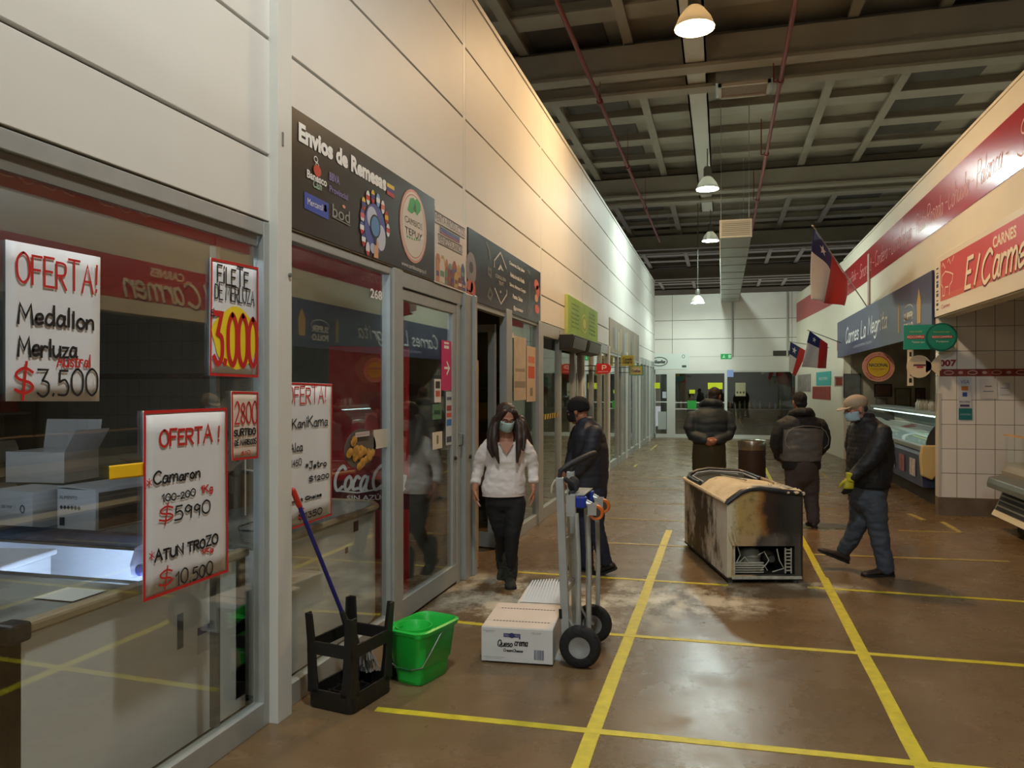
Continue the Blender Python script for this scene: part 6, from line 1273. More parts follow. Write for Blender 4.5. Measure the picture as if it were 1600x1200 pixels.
# ---- mop leaning on the glass, its head inside the stool
t = thing('mop', 'mop with a blue stick and red tip leaning on the glass through the upturned stool', 'mop', (0, 0, 0))
A, B = Vector((-2.165, 3.575, 1.16)), Vector((-2.00, 3.86, .38)); Dn = (B-A).normalized(); BLU = M((34, 34, 110), .4)
mb = MB(); mb.cyl(A+Dn*.06, B, .0115, n=12); mb.build('stick', BLU, t, 1)
mb = MB(); mb.tube([A, A+Dn*.09], .015, 12, rnd=True); mb.build('tip', M((186, 46, 30), .4), t, 1, label='red tip of the stick')
mb = MB(); mb.tube([B-Dn*.09, B, B+Dn*.06, B+Dn*.12], [.014, .022, .034, .03], 12, rnd=True); mb.build('socket', M((34, 33, 33), .5), t, 1)
E_ = B+Dn*.10; mb = MB(); mb.tube([E_, (-1.995, 3.90, .20), (-2.0, 3.91, .075)], [.04, .055, .065], 14, sq=(1.0, .6, (1, 0, 0)), rnd=False); mb.build('broom_head', M((26, 25, 24), .8, bump=.4, bs=90), t, 1)
rr = random.Random(12)
for k in range(34):
    a_ = rr.uniform(-1, 1); p0 = Vector((-1.93+a_*.015, 3.93+rr.uniform(-.02, .02), .27)); mb = MB()
    pts = [p0+Vector((a_*.05*s_+.012*math.sin(7*s_+k), .03*s_+.01*math.cos(9*s_+k), -.16*s_+.01*math.sin(11*s_+k))) for s_ in (0, .25, .5, .75, 1)]
    mb.tube(pts, .0055, 5); mb.build('mop_string', M((150, 148, 142), .9), t, 1)
# ---- green bucket
def bucket():
    G1 = M((34, 190, 66), .38, var=.06, vs=5)
    t = thing('mop_bucket', 'green mop bucket with a wringer beside the upturned stool', 'bucket', (-1.70, 4.22, 0), R(-14))
    def rr_(hx, hy, z, r=.05, cy=0):
        out = []
        for cx, c2, q0 in ((hx-r, hy-r, 0), (-hx+r, hy-r, 90), (-hx+r, -hy+r, 180), (hx-r, -hy+r, 270)):
            for k in range(6): q = R(q0+k*18); out.append((cx+r*math.cos(q), c2+cy+r*math.sin(q), z))
        return out
    mb = MB(); mb.loft([rr_(.090, .14, 0), rr_(.095, .148, .008), rr_(.102, .158, .10), rr_(.110, .166, .108), rr_(.128, .185, .285), rr_(.146, .205, .295, .07), rr_(.150, .210, .315, .07), rr_(.136, .196, .322, .07), rr_(.122, .180, .30, .06), rr_(.095, .150, .02)]); mb.build('body', G1, t, 40)
    mb = MB(); mb.lathe([(.070, .16), (.092, .30), (.102, .325), (.108, .325), (.108, .312), (.098, .295), (.078, .16)], 28, c=(0, -.085, 0), cap=False); mb.box((-.125, -.20, .29), (-.09, -.02, .305)); mb.box((.09, -.20, .29), (.125, -.02, .305)); mb.build('wringer', M((40, 198, 74), .38), t, 40)
    mb = MB(); mb.lathe([(0, .165), (.078, .165), (.078, .172), (0, .172)], 24, c=(0, -.085, 0)); mb.build('wringer_base', M((18, 110, 36), .5), t, 40)
    mb = MB(); mb.tube([(-.135, .0, .285), (-.128, -.10, .19), (-.115, -.165, .12), (-.05, -.178, .10), (.05, -.178, .10), (.118, -.165, .12), (.132, -.10, .19), (.14, .0, .285)], .004, 8); mb.build('wire_handle', M((150, 150, 146), .35, .8), t, 1)
    mb = MB(); mb.tube([(-.06, -.181, .10), (.05, -.181, .10)], .008, 8); mb.build('hand_grip', M((24, 90, 40), .5), t, 1)
    for sx, sy in ((-1, .10), (-1, -.10)):
        mb = MB(); mb.lathe([(0, -.02), (.05, -.02), (.056, -.012), (.056, .012), (.05, .02), (0, .02)], 24, axis='x', c=(-.135, sy, .057)); w_ = mb.build('wheel', M((44, 44, 42), .6), t, 40)
        mb = MB(); mb.lathe([(0, -.026), (.022, -.026), (.022, .02), (0, .02)], 16, axis='x', c=(-.135, sy, .057)); mb.build('wheel_cap', M((70, 70, 66), .5), w_, 40)
bucket()
# ================================================================== PEOPLE
from mathutils import noise as NZ
SKIN = M((176, 122, 98), .5, var=.06, vs=20); SKIN2 = M((160, 108, 84), .5, var=.06, vs=20)
class Person:
    """joints are measured in the photograph and set at the person's own distance; local x runs across the picture, y away, z up"""
    def __init__(s, label, u0, v0, face):
        x, y = on_z(u0, v0); s.k = (-SY*x+CY*y)/FPX; s.u0 = u0; s.t = thing('person', label, 'person', (x, y, 0), YAW); s.face = R(face)
        s.body = MB()
    def J(s, u, v, b=0): return Vector(((u-s.u0)*s.k, b, CAMZ+(HOR-v)*s.k))
    def front(s): return Vector((math.sin(s.face), -math.cos(s.face), 0))
    def side(s): return Vector((math.cos(s.face), math.sin(s.face), 0))
    def ring(s, c, rx, ry, n=20, ang=None):
        a = s.face if ang is None else ang; ca, sa = math.cos(a), math.sin(a)
        return [c+Vector((rx*math.cos(q)*ca-ry*math.sin(q)*sa, rx*math.cos(q)*sa+ry*math.sin(q)*ca, 0)) for q in [2*math.pi*i/n for i in range(n)]]
    def hm(s, c, pitch, yaw=0): return Matrix.Translation(c) @ Matrix.Rotation(s.face+R(yaw), 4, 'Z') @ Matrix.Rotation(R(pitch), 4, 'X')
    def head(s, c, pitch, neck, yaw=0, sc=1.0):
        m = s.hm(c, pitch, yaw); mb = MB()
        mb.ell((0, .012, .035), (.075, .094, .088), 20, 14); mb.ell((0, -.022, -.035), (.060, .070, .075), 18, 12); mb.ell((0, -.045, -.078), (.034, .036, .032))
        mb.tube([(0, -.085, .018), (0, -.103, -.014), (0, -.096, -.028)], [.009, .014, .010], 10, rnd=True); mb.ell((0, -.078, .034), (.05, .018, .012))
        mb.ell((.012, -.093, -.026), (.008, .008, .006)); mb.ell((-.012, -.093, -.026), (.008, .008, .006))
        mb.ell((0, -.086, -.052), (.022, .010, .006)); mb.ell((0, -.084, -.062), (.020, .010, .006))
        for sx in (1, -1): mb.ell((sx*.077, .012, .0), (.010, .022, .034)); mb.ell((sx*.038, -.066, -.012), (.022, .018, .02))
        bmesh.ops.transform(mb.bm, matrix=m @ Matrix.Scale(sc, 4), verts=mb.bm.verts[:])
        me = bpy.data.meshes.new('h'); mb.bm.to_mesh(me); s.body.bm.from_mesh(me); mb.bm.free()
        s.body.tube([neck, neck.lerp(m @ Vector((0, .02, -.05)), .5), m @ Vector((0, .02, -.03))], [.062, .056, .056], 14)
        s.hmat = m @ Matrix.Scale(sc, 4)
        for sx in (1, -1):
            q = MB(); q.ell((sx*.031, -.078, .014), (.013, .008, .009), 12, 8); q.bm.transform(s.hmat); q.build('eye', M((225, 220, 214), .3), s.t, 1)
            q = MB(); q.ell((sx*.031, -.0845, .014), (.006, .004, .006), 10, 6); q.bm.transform(s.hmat); q.build('iris', M((40, 28, 22), .3), s.t, 1)
            q = MB(); q.tube([(sx*.014, -.093, .036), (sx*.03, -.092, .042), (sx*.05, -.078, .036)], .0045, 6); q.bm.transform(s.hmat); q.build('eyebrow', M((36, 26, 22), .8), s.t, 1)
    def hand(s, w, d, palm, thumb, L_=.18, curl=.5, mb=None):
        """wrist, direction, palm normal, the side the thumb leaves from"""
        mb = mb or s.body; d = Vector(d).normalized(); n = Vector(palm); n = (n-d*n.dot(d)).normalized(); t_ = Vector(thumb); t_ = (t_-d*t_.dot(d)-n*t_.dot(n)).normalized()
        mb.tube([w-d*.03, w, w+d*.035, w+d*.075, w+d*.088], [.024, .026, .038, .040, .034], 12, sq=(1, .55, tuple(n)))
        for i, (o, ln) in enumerate(((.028, .068), (.0095, .078), (-.0095, .072), (-.027, .056))):
            b0 = w+d*.080+t_*o; c0 = curl*(1+.12*i); p = [b0]; dd = d.copy()
            for seg in (.42, .33, .25):
                dd = (dd*math.cos(c0*.62)+n*math.sin(c0*.62)).normalized(); p.append(p[-1]+dd*ln*seg)
            mb.tube([b0-d*.02]+p, [.0095, .0095, .009, .0082, .0072], 8, rnd=True)
        b0 = w+d*.022+t_*.028; p1 = b0+(d*.6+t_*.75+n*.2).normalized()*.034; p2 = p1+(d*.85+t_*.25+n*.45).normalized()*.028; p3 = p2+(d*.9+n*.5).normalized()*.022
        mb.tube([b0-t_*.012, b0, p1, p2, p3], [.014, .0135, .011, .0098, .008], 8, rnd=True)
    def limb(s, mb, pts, rad, n=14, rnd=True): mb.tube(pts, rad, n, rnd=rnd)
    def finish_body(s, mat): return remesh(s.body, 'body', mat, s.t, .0062, 3)
def cloth(name, mb, mats, parent, voxel=.012, smooth=5, disp=None, matfn=None, label=None):
    o = remesh(mb, name, mats[0], parent, voxel, smooth, label)
    for m in mats[1:]: o.data.materials.append(m)
    if disp:
        N_ = [v.normal.copy() for v in o.data.vertices]
        for v, n in zip(o.data.vertices, N_): v.co += n*disp(v.co)
    if matfn:
        for p in o.data.polygons: p.material_index = matfn(p.center)
    return o
def wr(amp, f, st=(1, 1, 1), seed=0): return lambda c: amp*(NZ.noise(Vector((c.x*f*st[0]+seed, c.y*f*st[1], c.z*f*st[2])))+.5*NZ.noise(Vector((c.x*f*2.1*st[0], c.y*f*2.1*st[1]+seed, c.z*f*2.1*st[2]))))
def shoe(p, ankle, toe_dir, mat, pitch=0, L_=.27, h=.09, name='shoe', sole=True, wd=.048):
    d = Vector(toe_dir); d.z = 0; d.normalize(); m = Matrix.Translation(ankle) @ Matrix.Rotation(math.atan2(d.y, d.x), 4, 'Z') @ Matrix.Rotation(R(pitch), 4, 'Y')
    mb = MB(); z0 = -h
    prof = [(-.065, .028, .05), (-.05, .036, .075), (-.01, .038, .085), (.04, .040, .075), (.10, .046, .055), (.16, .047, .042), (.19, .040, .034), (.205, .022, .026)]
    rings = []
    for x, w_, hh in prof:
        x *= L_/.27; w_ *= wd/.048
        rings.append([m @ Vector((x, w_*math.cos(q)*(1 if math.sin(q) > -.3 else 1.0), z0+max(0.0, hh*(math.sin(q)*.5+.5)**.8 if math.sin(q) > -.95 else 0))) for q in [2*math.pi*i/14 for i in range(14)]])
    mb.loft(rings); mb.tube([m @ Vector((-.015, 0, z0+.05)), m @ Vector((-.012, 0, z0+.12))], [.04, .044], 14)
    o = remesh(mb, name, mat, p.t, .008, 3)
    if sole:
        mb = MB(); mb.loft([[m @ Vector((x*L_/.27, w_*wd/.048*1.06*sg, z0+zz)) for x, w_, sg in [(a, b_, 1) for a, b_, _ in prof]+[(a, b_, -1) for a, b_, _ in prof[::-1]]] for zz in (-.004, .016)]); mb.build('sole', M((24, 22, 20), .7), o, 60)
    return o
def mask(p, mat, z0=-.088, z1=.008):
    mb = MB(); n = 14; rows = []
    for j in range(8):
        f = j/7; z = z0+(z1-z0)*f; bul = .012*math.sin(math.pi*f)
        rows.append([(.068*math.sin(q)*(.86+.2*f), .0-(.101+bul+.012*f)*math.cos(q)*(1 if abs(q) < 1.3 else 1)+.008-.0, z+.006*math.cos(q)) for q in [R(-82+164*i/n) for i in range(n+1)]])
    V = [[mb.bm.verts.new(p.hmat @ Vector(c)) for c in r] for r in rows]
    for a, b_ in zip(V, V[1:]):
        for i in range(n): mb.bm.faces.new((a[i], a[i+1], b_[i+1], b_[i]))
    o = mb.build('face_mask', mat, p.t, 1); so = o.modifiers.new('th', 'SOLIDIFY'); so.thickness = .003
    for sx in (1, -1):
        mb = MB(); mb.tube([(sx*.066, -.01, -.01), (sx*.078, .01, .012), (sx*.088, .030, .01), (sx*.080, .034, -.02), (sx*.064, -.006, -.06)], .0015, 5); mb.bm.transform(p.hmat); mb.build('ear_loop', mat, o, 1)

# ---- woman in the white sweater
p = Person('person in a white V-neck sweater and pale face mask stepping out of the open doorway', 797, 912, 12); J = p.J
p.head(J(791, 654, -.05), 26, J(792, 688, .01), yaw=4)
SW = M((226, 220, 216), .8, bump=.15, bs=60); BKT = M((18, 18, 20), .8, bump=.2, bs=50)
shR, shL, elR, elL, wrR, wrL = J(762, 694), J(820, 693), J(747, 733, .05), J(833, 732, .05), J(742, 765, -.02), J(833, 764, -.03)
p.limb(p.body, [shR, elR, wrR], [.04, .036, .025]); p.limb(p.body, [shL, elL, wrL], [.04, .036, .025])
p.hand(wrR, (.02, -.05, -1), (1, .1, 0), (.2, -1, 0), curl=.55); p.hand(wrL, (-.02, -.12, -1), (-1, .1, 0), (-.2, -1, 0), curl=.45)
hpR, hpL, knR, knL, anR, anL = J(774, 786), J(806, 786), J(783, 832, .02), J(800, 832, -.08), J(785, 884, .22), J(797, 893, -.03)
p.limb(p.body, [J(791, 688), J(790, 730), J(790, 780)], [.06, .09, .10]); p.limb(p.body, [hpR, knR, anR], [.06, .045, .035]); p.limb(p.body, [hpL, knL, anL], [.06, .045, .035])
p.finish_body(SKIN)
mb = MB(); rg = [(691.5, 791, 19), (692.5, 791, 23), (695, 791, 28), (700, 790.5, 31), (715, 790, 31), (732, 789.5, 31), (748, 788.5, 33), (760, 787.5, 35), (768, 787, 35), (773, 787, 33)]
mb.loft([p.ring(J(u, v), w_*p.k, w_*p.k*.62+.012) for v, u, w_ in rg])
p.limb(mb, [shR+Vector((.02, 0, 0)), J(752, 712, .02), elR, J(743, 751, .02)], [.062, .060, .052, .044]); p.limb(mb, [shL-Vector((.02, 0, 0)), J(829, 712, .02), elL, J(833.5, 749, .0)], [.062, .060, .052, .044])
mb.tube([J(742.5, 752, .01), J(742, 756, .0)], [.047, .045], 14); mb.tube([J(833.5, 750, -.01), J(833.5, 754, -.015)], [.047, .045], 14)
sw = cloth('sweater', mb, [SW], p.t, .011, 4, lambda c: .010*NZ.noise(Vector((c.x*9+c.z*9, c.y*6, c.z*16-c.x*8)))+.006*NZ.noise(Vector((c.x*22, c.y*22, c.z*40))))
mb = MB(); mb.loft([p.ring(J(787, v), 34*p.k, 34*p.k*.62+.014) for v in (769, 774)]); mb.build('hem', M((216, 206, 198), .85, bump=.4, bs=120), sw, 1)
mb = MB(); f_ = p.front(); 
vn = [(780, 689), (803, 689), (797, 701), (791.5, 708), (786, 701)]; mb.loft([[J(u, v, -.132+(708-v)*.0012) for u, v in vn], [J(u, v, -.142+(708-v)*.0012) for u, v in vn]]); mb.build('neckline', SKIN, sw, label='bare skin in the V of the neckline')
mb = MB(); mb.loft([p.ring(J(789, v), rx, ry) for v, rx, ry in ((768, .15, .09), (776, .172, .108), (788, .175, .112), (797, .12, .09))]); p.limb(mb, [hpR, J(778, 808, .01), knR, J(785, 858, .12), anR], [.092, .088, .068, .056, .048]); p.limb(mb, [hpL, J(803, 808, -.04), knL, J(799, 862, -.07), anL], [.092, .088, .068, .056, .048])
cloth('trousers', mb, [BKT], p.t, .012, 3, wr(.004, 14, (1, 1, 2.2)))
FUR = M((46, 48, 40), .95, var=.3, vs=30, bump=.8, bs=70)
for an, dr, pt in ((anL, (.05, -1), 0), (anR, (-.05, -1), 32)):
    shoe(p, an, (dr[0], dr[1], 0), FUR, pt, .24, .10, 'boot')
    mb = MB(); up_ = an+Vector((0, .0 if pt == 0 else -.0, .12)); mb.tube([an+Vector((0, .01, -.05)), an+Vector((0, .01, .03)), up_], [.058, .066, .070], 14, rnd=True); cloth('boot_cuff', mb, [FUR], p.t, .01, 2, wr(.006, 40))
HAIR = M((52, 38, 32), .5, var=.3, vs=60, stretch=(8, 8, 1)); hm = p.hmat
mb = MB(); mb.ell((0, .026, .045), (.088, .098, .095), 20, 14); mb.ell((0, .06, -.02), (.085, .06, .12))
for sx in (1, -1): mb.tube([(sx*.05, -.055, .095), (sx*.078, -.04, .04), (sx*.086, -.02, -.04), (sx*.088, -.01, -.10)], [.024, .026, .03, .03], 10, rnd=True)
mb.bm.transform(hm)
for pts, r_ in (([J(777, 655, -.08), J(773, 668, -.13), J(772, 684, -.155), J(775, 702, -.165), J(780, 721, -.165)], [.024, .028, .030, .026, .010]), ([J(808, 655, -.08), J(811, 668, -.12), J(811, 684, -.15), J(810, 702, -.165), J(808, 720, -.165)], [.024, .028, .030, .026, .010]),
                ([J(774, 655, -.02), J(768, 676, -.06), J(767, 698, -.12), J(770, 712, -.15)], [.035, .040, .034, .010]), ([J(813, 655, .03), J(820, 672, .06), J(826, 688, .10), J(833, 704, .12)], [.04, .042, .034, .012]), ([J(816, 660, -.02), J(818, 680, -.06), J(817, 702, -.12)], [.03, .034, .012]), ([J(791, 660, .08), J(791, 685, .13), J(791, 712, .14)], [.085, .085, .04])):
    mb.tube(pts, r_, 12, rnd=True)
cloth('hair', mb, [HAIR], p.t, .009, 3, lambda c: .004*NZ.noise(Vector((c.x*60, c.y*60, c.z*8))))
mask(p, M((176, 206, 200), .7))

# ---- person in a black beanie at the hand truck
p = Person('person in a black beanie and black mask standing behind the hand truck', 930, 897, -118); J = p.J
p.head(J(903, 643), 10, J(913, 663, .0), yaw=0)
NAVY = M((36, 38, 48), .6, bump=.15, bs=30)
sA, eA, wA = J(925, 676, -.17), J(912, 716, -.20), J(894, 745, -.14); sB, eB, wB = J(908, 676, .16), J(898, 714, .22), J(888, 742, .2)
p.limb(p.body, [sA, eA, wA], [.045, .04, .028]); p.limb(p.body, [sB, eB, wB], [.045, .04, .028]); p.hand(wA, (-.7, .1, -.7), (0, .8, -.3), (-.6, 0, .7), curl=.9); p.hand(wB, (-.7, 0, -.7), (0, -.8, -.3), (-.6, 0, .7), curl=.9)
hA, hB, kA, kB, aA, aB = J(926, 768, -.09), J(918, 768, .09), J(930, 822, -.06), J(915, 822, .06), J(946, 876, -.03), J(919, 884, .10)
p.limb(p.body, [J(914, 663), J(921, 710), J(922, 765)], [.06, .10, .11]); p.limb(p.body, [hA, kA, aA], [.065, .05, .038]); p.limb(p.body, [hB, kB, aB], [.065, .05, .038]); p.finish_body(SKIN2)
mb = MB(); mb.loft([p.ring(J(u, v), rx, ry) for v, u, rx, ry in ((652, 914, .075, .07), (660, 916, .10, .085), (668, 919, .18, .11), (678, 920, .215, .135), (700, 922, .215, .155), (725, 922, .205, .165), (748, 921, .20, .165), (764, 920, .195, .16), (768, 920, .185, .15))])
p.limb(mb, [sA, J(919, 697, -.19), eA, J(900, 736, -.16)], [.078, .074, .062, .05]); p.limb(mb, [sB, J(902, 696, .2), eB, J(891, 736, .2)], [.078, .074, .062, .05])
cloth('jacket', mb, [NAVY], p.t, .012, 5, lambda c: .003*abs(math.sin((c.z+.01*NZ.noise(c*8))*math.pi/.05))+.008*NZ.noise(Vector((c.x*9, c.y*9, c.z*14))))
JN = M((30, 36, 54), .8, bump=.1, bs=60)
mb = MB(); p.limb(mb, [J(921, 764), J(921, 774)], [.165, .16], 18); p.limb(mb, [hA, J(928, 795, -.08), kA, J(938, 850, -.05), aA-Vector((.005, 0, -.0))], [.095, .092, .076, .068, .062]); p.limb(mb, [hB, J(917, 795, .08), kB, J(917, 855, .08), aB], [.095, .092, .076, .068, .062])
cloth('trousers', mb, [JN], p.t, .012, 4, wr(.006, 13, (1, 1, 2)))
LEA = M((22, 20, 20), .4)
shoe(p, aA+Vector((.0, 0, .0)), (-.85, .3, 0), LEA, 24, .28, .095); shoe(p, aB, (-.8, .5, 0), LEA, 0, .28, aB.z)
BN = M((16, 16, 18), .9, bump=.5, bs=120); hm = p.hmat
mb = MB(); mb.ell((0, .012, .050), (.090, .108, .090), 20, 14); mb.ell((0, .012, .02), (.091, .108, .045), 20, 8); mb.bm.transform(hm); cloth('beanie', mb, [BN], p.t, .009, 3, wr(.002, 40))
mask(p, M((20, 20, 22), .8))

# ---- person in the long padded coat, hands behind the back
p = Person('person in a long grey-green padded coat seen from behind, hands clasped at the back', 1108, 799, 176); J = p.J
p.head(J(1118, 620, .03), 8, J(1112, 638), yaw=-30)
COAT = M((40, 50, 55), .65, bump=.15, bs=30); OLV = M((62, 56, 28), .75, bump=.1, bs=40)
sA, eA, wA = J(1081, 652, .0), J(1081, 680, -.04), J(1100, 686, -.20); sB, eB, wB = J(1136, 652, .0), J(1136, 680, -.04), J(1112, 687, -.20)
p.limb(p.body, [sA, eA, wA], [.045, .04, .028]); p.limb(p.body, [sB, eB, wB], [.045, .04, .028]); p.hand(wA, (.8, -.1, -.35), (0, 1, .1), (.3, 0, .9), curl=.8); p.hand(wB, (-.8, -.25, -.3), (0, 1, .1), (-.3, 0, .9), curl=.8)
hA, hB, kA, kB, aA, aB = J(1096, 728, .0), J(1119, 728, 0), J(1096, 763), J(1119, 763), J(1095, 790), J(1120, 790)
p.limb(p.body, [J(1111, 638), J(1108, 680), J(1108, 725)], [.065, .11, .12]); p.limb(p.body, [hA, kA, aA], [.07, .05, .04]); p.limb(p.body, [hB, kB, aB], [.07, .05, .04]); p.finish_body(SKIN2)
mb = MB(); mb.loft([p.ring(J(u, v), rx, ry) for v, u, rx, ry in ((632, 1112, .09, .08), (637, 1111, .14, .11), (642, 1110, .215, .13), (650, 1109, .25, .16), (668, 1108, .245, .175), (688, 1108, .225, .165), (693, 1108, .22, .16))])
p.limb(mb, [sA, J(1077, 668, -.02), eA, J(1096, 686, -.17)], [.085, .088, .078, .055]); p.limb(mb, [sB, J(1140, 668, -.02), eB, J(1115, 687, -.17)], [.085, .088, .078, .055])
cloth('coat', mb, [COAT], p.t, .013, 5, lambda c: .005*abs(math.sin((c.z+.03*NZ.noise(c*5))*math.pi/.10))+.009*NZ.noise(c*8))
mb = MB(); mb.loft([p.ring(J(u, v), rx, ry) for v, u, rx, ry in ((686, 1108, .20, .15), (695, 1108, .222, .165), (715, 1108, .23, .175), (733, 1108, .232, .18), (737, 1108, .22, .17))]); cloth('coat_skirt', mb, [OLV], p.t, .013, 4, wr(.006, 8), label='olive lower part of the coat')
mb = MB(); mb.tube([J(1101, 636, .08), J(1098, 632, .03), J(1103, 628, -.05), J(1113, 629, -.08), J(1123, 631, -.04), J(1126, 634, .04)], [.04, .05, .055, .06, .055, .045], 12, rnd=True); cloth('hood', mb, [COAT], p.t, .012, 4, wr(.005, 14))
mb = MB(); p.limb(mb, [hA, kA, aA], [.105, .085, .07]); p.limb(mb, [hB, kB, aB], [.105, .085, .07]); cloth('trousers', mb, [BKT], p.t, .014, 3)
for an in (aA, aB): shoe(p, an, (0, 1, 0), LEA, 0, .28, an.z)
mb = MB(); mb.ell((0, .02, .045), (.083, .098, .088), 18, 12); mb.ell((0, .06, -.01), (.07, .045, .06)); mb.bm.transform(p.hmat); cloth('hair', mb, [M((34, 26, 24), .7, bump=.4, bs=80)], p.t, .009, 2, wr(.004, 40))

# ---- person in the grey and black jacket
p = Person('person in a grey and black jacket walking away, hands in the jacket pockets', 1262, 822, 182); J = p.J
p.head(J(1251, 629, .04), 14, J(1251, 648), yaw=0)
BJ, GJ = M((30, 31, 33), .65, bump=.15, bs=40), M((104, 102, 98), .7, bump=.12, bs=30)
sA, eA, wA = J(1223, 664), J(1213, 696, .03), J(1226, 718, .17); sB, eB, wB = J(1281, 664), J(1290, 696, .03), J(1277, 718, .17)
p.limb(p.body, [sA, eA, wA], [.045, .04, .028]); p.limb(p.body, [sB, eB, wB], [.045, .04, .028]); p.hand(wA, (.5, .6, -.5), (.7, -.6, 0), (0, .3, .9), curl=.6); p.hand(wB, (-.5, .6, -.5), (-.7, -.6, 0), (0, .3, .9), curl=.6)
hA, hB, kA, kB, aA, aB = J(1241, 735), J(1264, 735), J(1241, 776, .02), J(1267, 776, .0), J(1243, 808, .12), J(1268, 811, -.06)
p.limb(p.body, [J(1251, 648), J(1251, 690), J(1252, 732)], [.065, .11, .12]); p.limb(p.body, [hA, kA, aA], [.07, .05, .04]); p.limb(p.body, [hB, kB, aB], [.07, .05, .04]); p.finish_body(SKIN2)
mb = MB(); mb.loft([p.ring(J(u, v), rx, ry) for v, u, rx, ry in ((641, 1251, .09, .08), (647, 1251, .13, .10), (653, 1251, .215, .13), (662, 1251, .265, .155), (680, 1251, .265, .175), (700, 1251.5, .255, .18), (716, 1252, .245, .175), (722, 1252, .235, .165))])
p.limb(mb, [sA, J(1215, 680, .01), eA, J(1224, 716, .15)], [.085, .084, .074, .058]); p.limb(mb, [sB, J(1288, 680, .01), eB, J(1279, 716, .15)], [.085, .084, .074, .058])
zt, zb = J(0, 668)[2], J(0, 719)[2]
jk = cloth('jacket', mb, [BJ, GJ], p.t, .010, 5, lambda c: .009*NZ.noise(Vector((c.x*6, c.y*6, c.z*18)))+.005*NZ.noise(c*20), lambda c: 1 if (zb < c.z < zt-.10*max(0, abs(c.x+.08)-.12)*2 and abs(c.x+.08) < .245 and c.y < .08) else 0)
mb = MB(); mb.loft([p.ring(J(1252, v), rx, rx*.70) for v, rx in ((718, .232), (724, .236), (731, .236), (733, .225))]); cloth('jacket_hem', mb, [M((20, 20, 21), .7)], jk, .012, 3, wr(.004, 12))
PIP = M((150, 148, 144), .4)
for sx, pts in ((-1, [(1233, 667, -.15), (1226, 674, -.12), (1222, 686, -.10), (1224, 694, -.10), (1228, 700, -.13)]), (1, [(1276, 667, -.14), (1286, 674, -.085), (1291, 684, -.075), (1290, 694, -.075), (1283, 700, -.09)])):
    mb = MB(); mb.tube([J(*q) for q in pts], .004, 6, rnd=True); mb.build('piping', PIP, jk, 1)
mb = MB(); mb.tube([J(1234, 667, -.155), J(1245, 664.5, -.185), J(1260, 664.5, -.185), J(1274, 667, -.145)], .0025, 6); mb.build('piping', PIP, jk, 1)
mb = MB(); mb.tube([J(1238, 652, .05), J(1236, 647, -.02), J(1243, 643, -.09), J(1251, 643, -.11), J(1260, 643, -.09), J(1267, 648, -.02), J(1264, 652, .05)], [.045, .05, .055, .055, .055, .05, .045], 12, rnd=True); cloth('collar', mb, [BJ], jk, .011, 4, wr(.005, 14))
BRN = M((74, 64, 62), .8, bump=.1, bs=50)
mb = MB(); p.limb(mb, [J(1252, 728), J(1252, 738)], [.19, .185], 18); p.limb(mb, [hA, J(1241, 756), kA, aA], [.115, .112, .09, .075]); p.limb(mb, [hB, J(1266, 756), kB, aB], [.115, .112, .09, .075]); cloth('trousers', mb, [BRN], p.t, .013, 4, wr(.008, 11, (1, 1, 1.8)))
shoe(p, aB, (.1, 1, 0), M((58, 42, 34), .5), 0, .28, aB.z); shoe(p, aA, (-.1, 1, 0), M((58, 42, 34), .5), 0, .28, aA.z)
mb = MB(); mb.ell((0, .022, .042), (.086, .100, .090), 18, 12); mb.ell((0, .055, -.02), (.074, .05, .07)); mb.bm.transform(p.hmat); cloth('hair', mb, [M((22, 20, 20), .8, bump=.5, bs=90)], p.t, .009, 2, wr(.004, 40))

# ---- person in the beige cap
p = Person('person in a beige cap, black jacket, jeans and a yellow work glove', 1362, 897, -84); J = p.J
p.head(J(1337, 640, .0), 12, J(1352, 660, .0), yaw=-4)
BQ = M((26, 27, 31), .62, bump=.15, bs=40)
sA, eA, wA = J(1363, 676, -.19), J(1340, 716, -.24), J(1312, 744, -.22); sB, eB, wB = J(1352, 676, .18), J(1352, 716, .22), J(1346, 748, .20)
p.limb(p.body, [sA, eA, wA], [.045, .04, .028]); p.limb(p.body, [sB, eB, wB], [.045, .04, .028]); p.hand(wB, (-.3, 0, -.95), (0, -1, 0), (-1, 0, 0), curl=.5)
p.hand(wA, (-.20, 0, -.98), (0, 1, 0), (-1, 0, -.1), curl=.6)
hA, hB, kA, kB, aA, aB = J(1357, 768, -.09), J(1352, 768, .09), J(1366, 822, -.07), J(1349, 818, .09), J(1377, 876, -.07), J(1336, 866, .22)
p.limb(p.body, [J(1352, 660), J(1357, 710), J(1355, 765)], [.065, .11, .12]); p.limb(p.body, [hA, kA, aA], [.07, .05, .04]); p.limb(p.body, [hB, kB, aB], [.07, .05, .04]); p.finish_body(SKIN)
mb = MB(); mb.loft([p.ring(J(u, v), rx, ry) for v, u, rx, ry in ((650, 1352, .075, .07), (656, 1354, .10, .095), (664, 1357, .18, .125), (676, 1359, .225, .15), (698, 1360, .225, .18), (724, 1359, .22, .19), (746, 1357, .215, .185), (754, 1356, .205, .172), (757, 1356, .19, .16))])
p.limb(mb, [sA, J(1354, 696, -.225), eA, J(1316, 740, -.22)], [.085, .085, .070, .052]); p.limb(mb, [sB, J(1352, 696, .22), eB, J(1347, 740, .20)], [.085, .085, .070, .052])
jk = cloth('jacket', mb, [BQ], p.t, .011, 5, lambda c: .004*abs(math.sin(c.z*math.pi/.04)*math.sin((c.x+c.y)*math.pi/.04))+.009*NZ.noise(Vector((c.x*10, c.y*10, c.z*16))))
mb = MB(); mb.loft([p.ring(J(1356, v), rx, rx*.85) for v, rx in ((750, .205), (754, .21), (759, .21), (761, .20))]); cloth('jacket_hem', mb, [M((18, 18, 20), .8, bump=.3, bs=90)], jk, .012, 3)
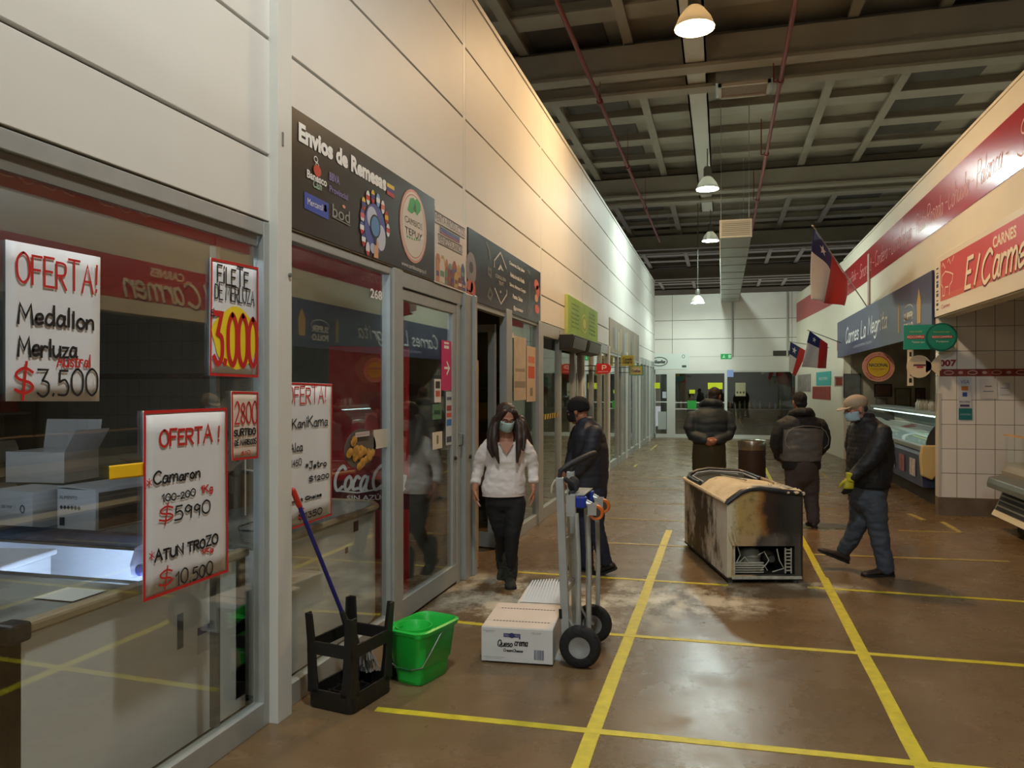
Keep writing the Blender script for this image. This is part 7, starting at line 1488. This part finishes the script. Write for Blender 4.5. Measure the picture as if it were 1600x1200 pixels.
mb = MB(); mb.loft([p.ring(J(u, v), rx, ry) for v, u, rx, ry in ((645, 1353, .062, .066), (650, 1353, .074, .078), (658, 1354, .085, .088))]); cloth('collar', mb, [M((18, 18, 20), .8, bump=.3, bs=90)], jk, .01, 2)
DEN = M((70, 78, 90), .8, var=.14, vs=9, bump=.1, bs=70)
mb = MB(); p.limb(mb, [J(1355, 760), J(1355, 774)], [.175, .17], 18); p.limb(mb, [hA, J(1361, 795, -.08), kA, J(1371, 850, -.07), aA, J(1378, 884, -.07)], [.105, .104, .088, .080, .076, .076]); p.limb(mb, [hB, J(1352, 795, .09), kB, J(1343, 845, .15), aB], [.105, .10, .086, .074, .068])
cloth('jeans', mb, [DEN], p.t, .012, 4, wr(.009, 11, (1, 1, 2)))
SH = M((52, 38, 32), .5)
shoe(p, J(1378, 880, -.07), (-1, -.05, 0), SH, 0, .29, J(1378, 880, -.07).z-.004, wd=.052); shoe(p, aB+Vector((0, 0, -.02)), (-1, .15, 0), SH, -22, .29, .09, wd=.052)
YG = M((186, 178, 40), .7, bump=.3, bs=60); DG_ = M((34, 34, 34), .8)
mb = MB(); d_ = Vector((-.20, 0, -.98)); p.hand(wA, d_, (0, 1, 0), (-1, 0, -.1), curl=.6, mb=mb); mb.tube([wA-d_*.05, wA-d_*.01, wA+d_*.02], [.045, .036, .034], 12)
zc = (wA+d_*.085).z
cloth('work_glove', mb, [YG, DG_], p.t, .006, 1, lambda c: .004, lambda c: 1 if c.z < zc else 0, label='yellow work glove with dark fingers')
CAPM = M((164, 146, 122), .75, bump=.15, bs=80); hm = p.hmat
mb = MB(); mb.ell((0, .012, .058), (.090, .108, .078), 20, 14); mb.ell((0, .012, .042), (.091, .108, .03), 20, 8); mb.bm.transform(hm); cp = cloth('cap', mb, [CAPM], p.t, .008, 2)
mb = MB(); n = 12; top = []
for zz in (.0, -.007): top.append([(.078*math.sin(R(-85+170*i/n)), -.075-.095*math.cos(R(-85+170*i/n)), .040+zz-.012*math.cos(R(-85+170*i/n))+.0) for i in range(n+1)]+[(.07*math.sin(R(80-160*i/n)), -.062, .046+zz) for i in range(n+1)])
mb.loft(top); mb.bm.transform(hm); mb.build('peak', CAPM, cp, 50)
mb = MB(); mb.ell((0, .062, .0), (.072, .042, .045), 14, 9); mb.bm.transform(hm); cloth('hair', mb, [M((44, 38, 34), .8, bump=.4, bs=90)], p.t, .009, 2)
mask(p, M((160, 190, 206), .7), -.095, -.012)
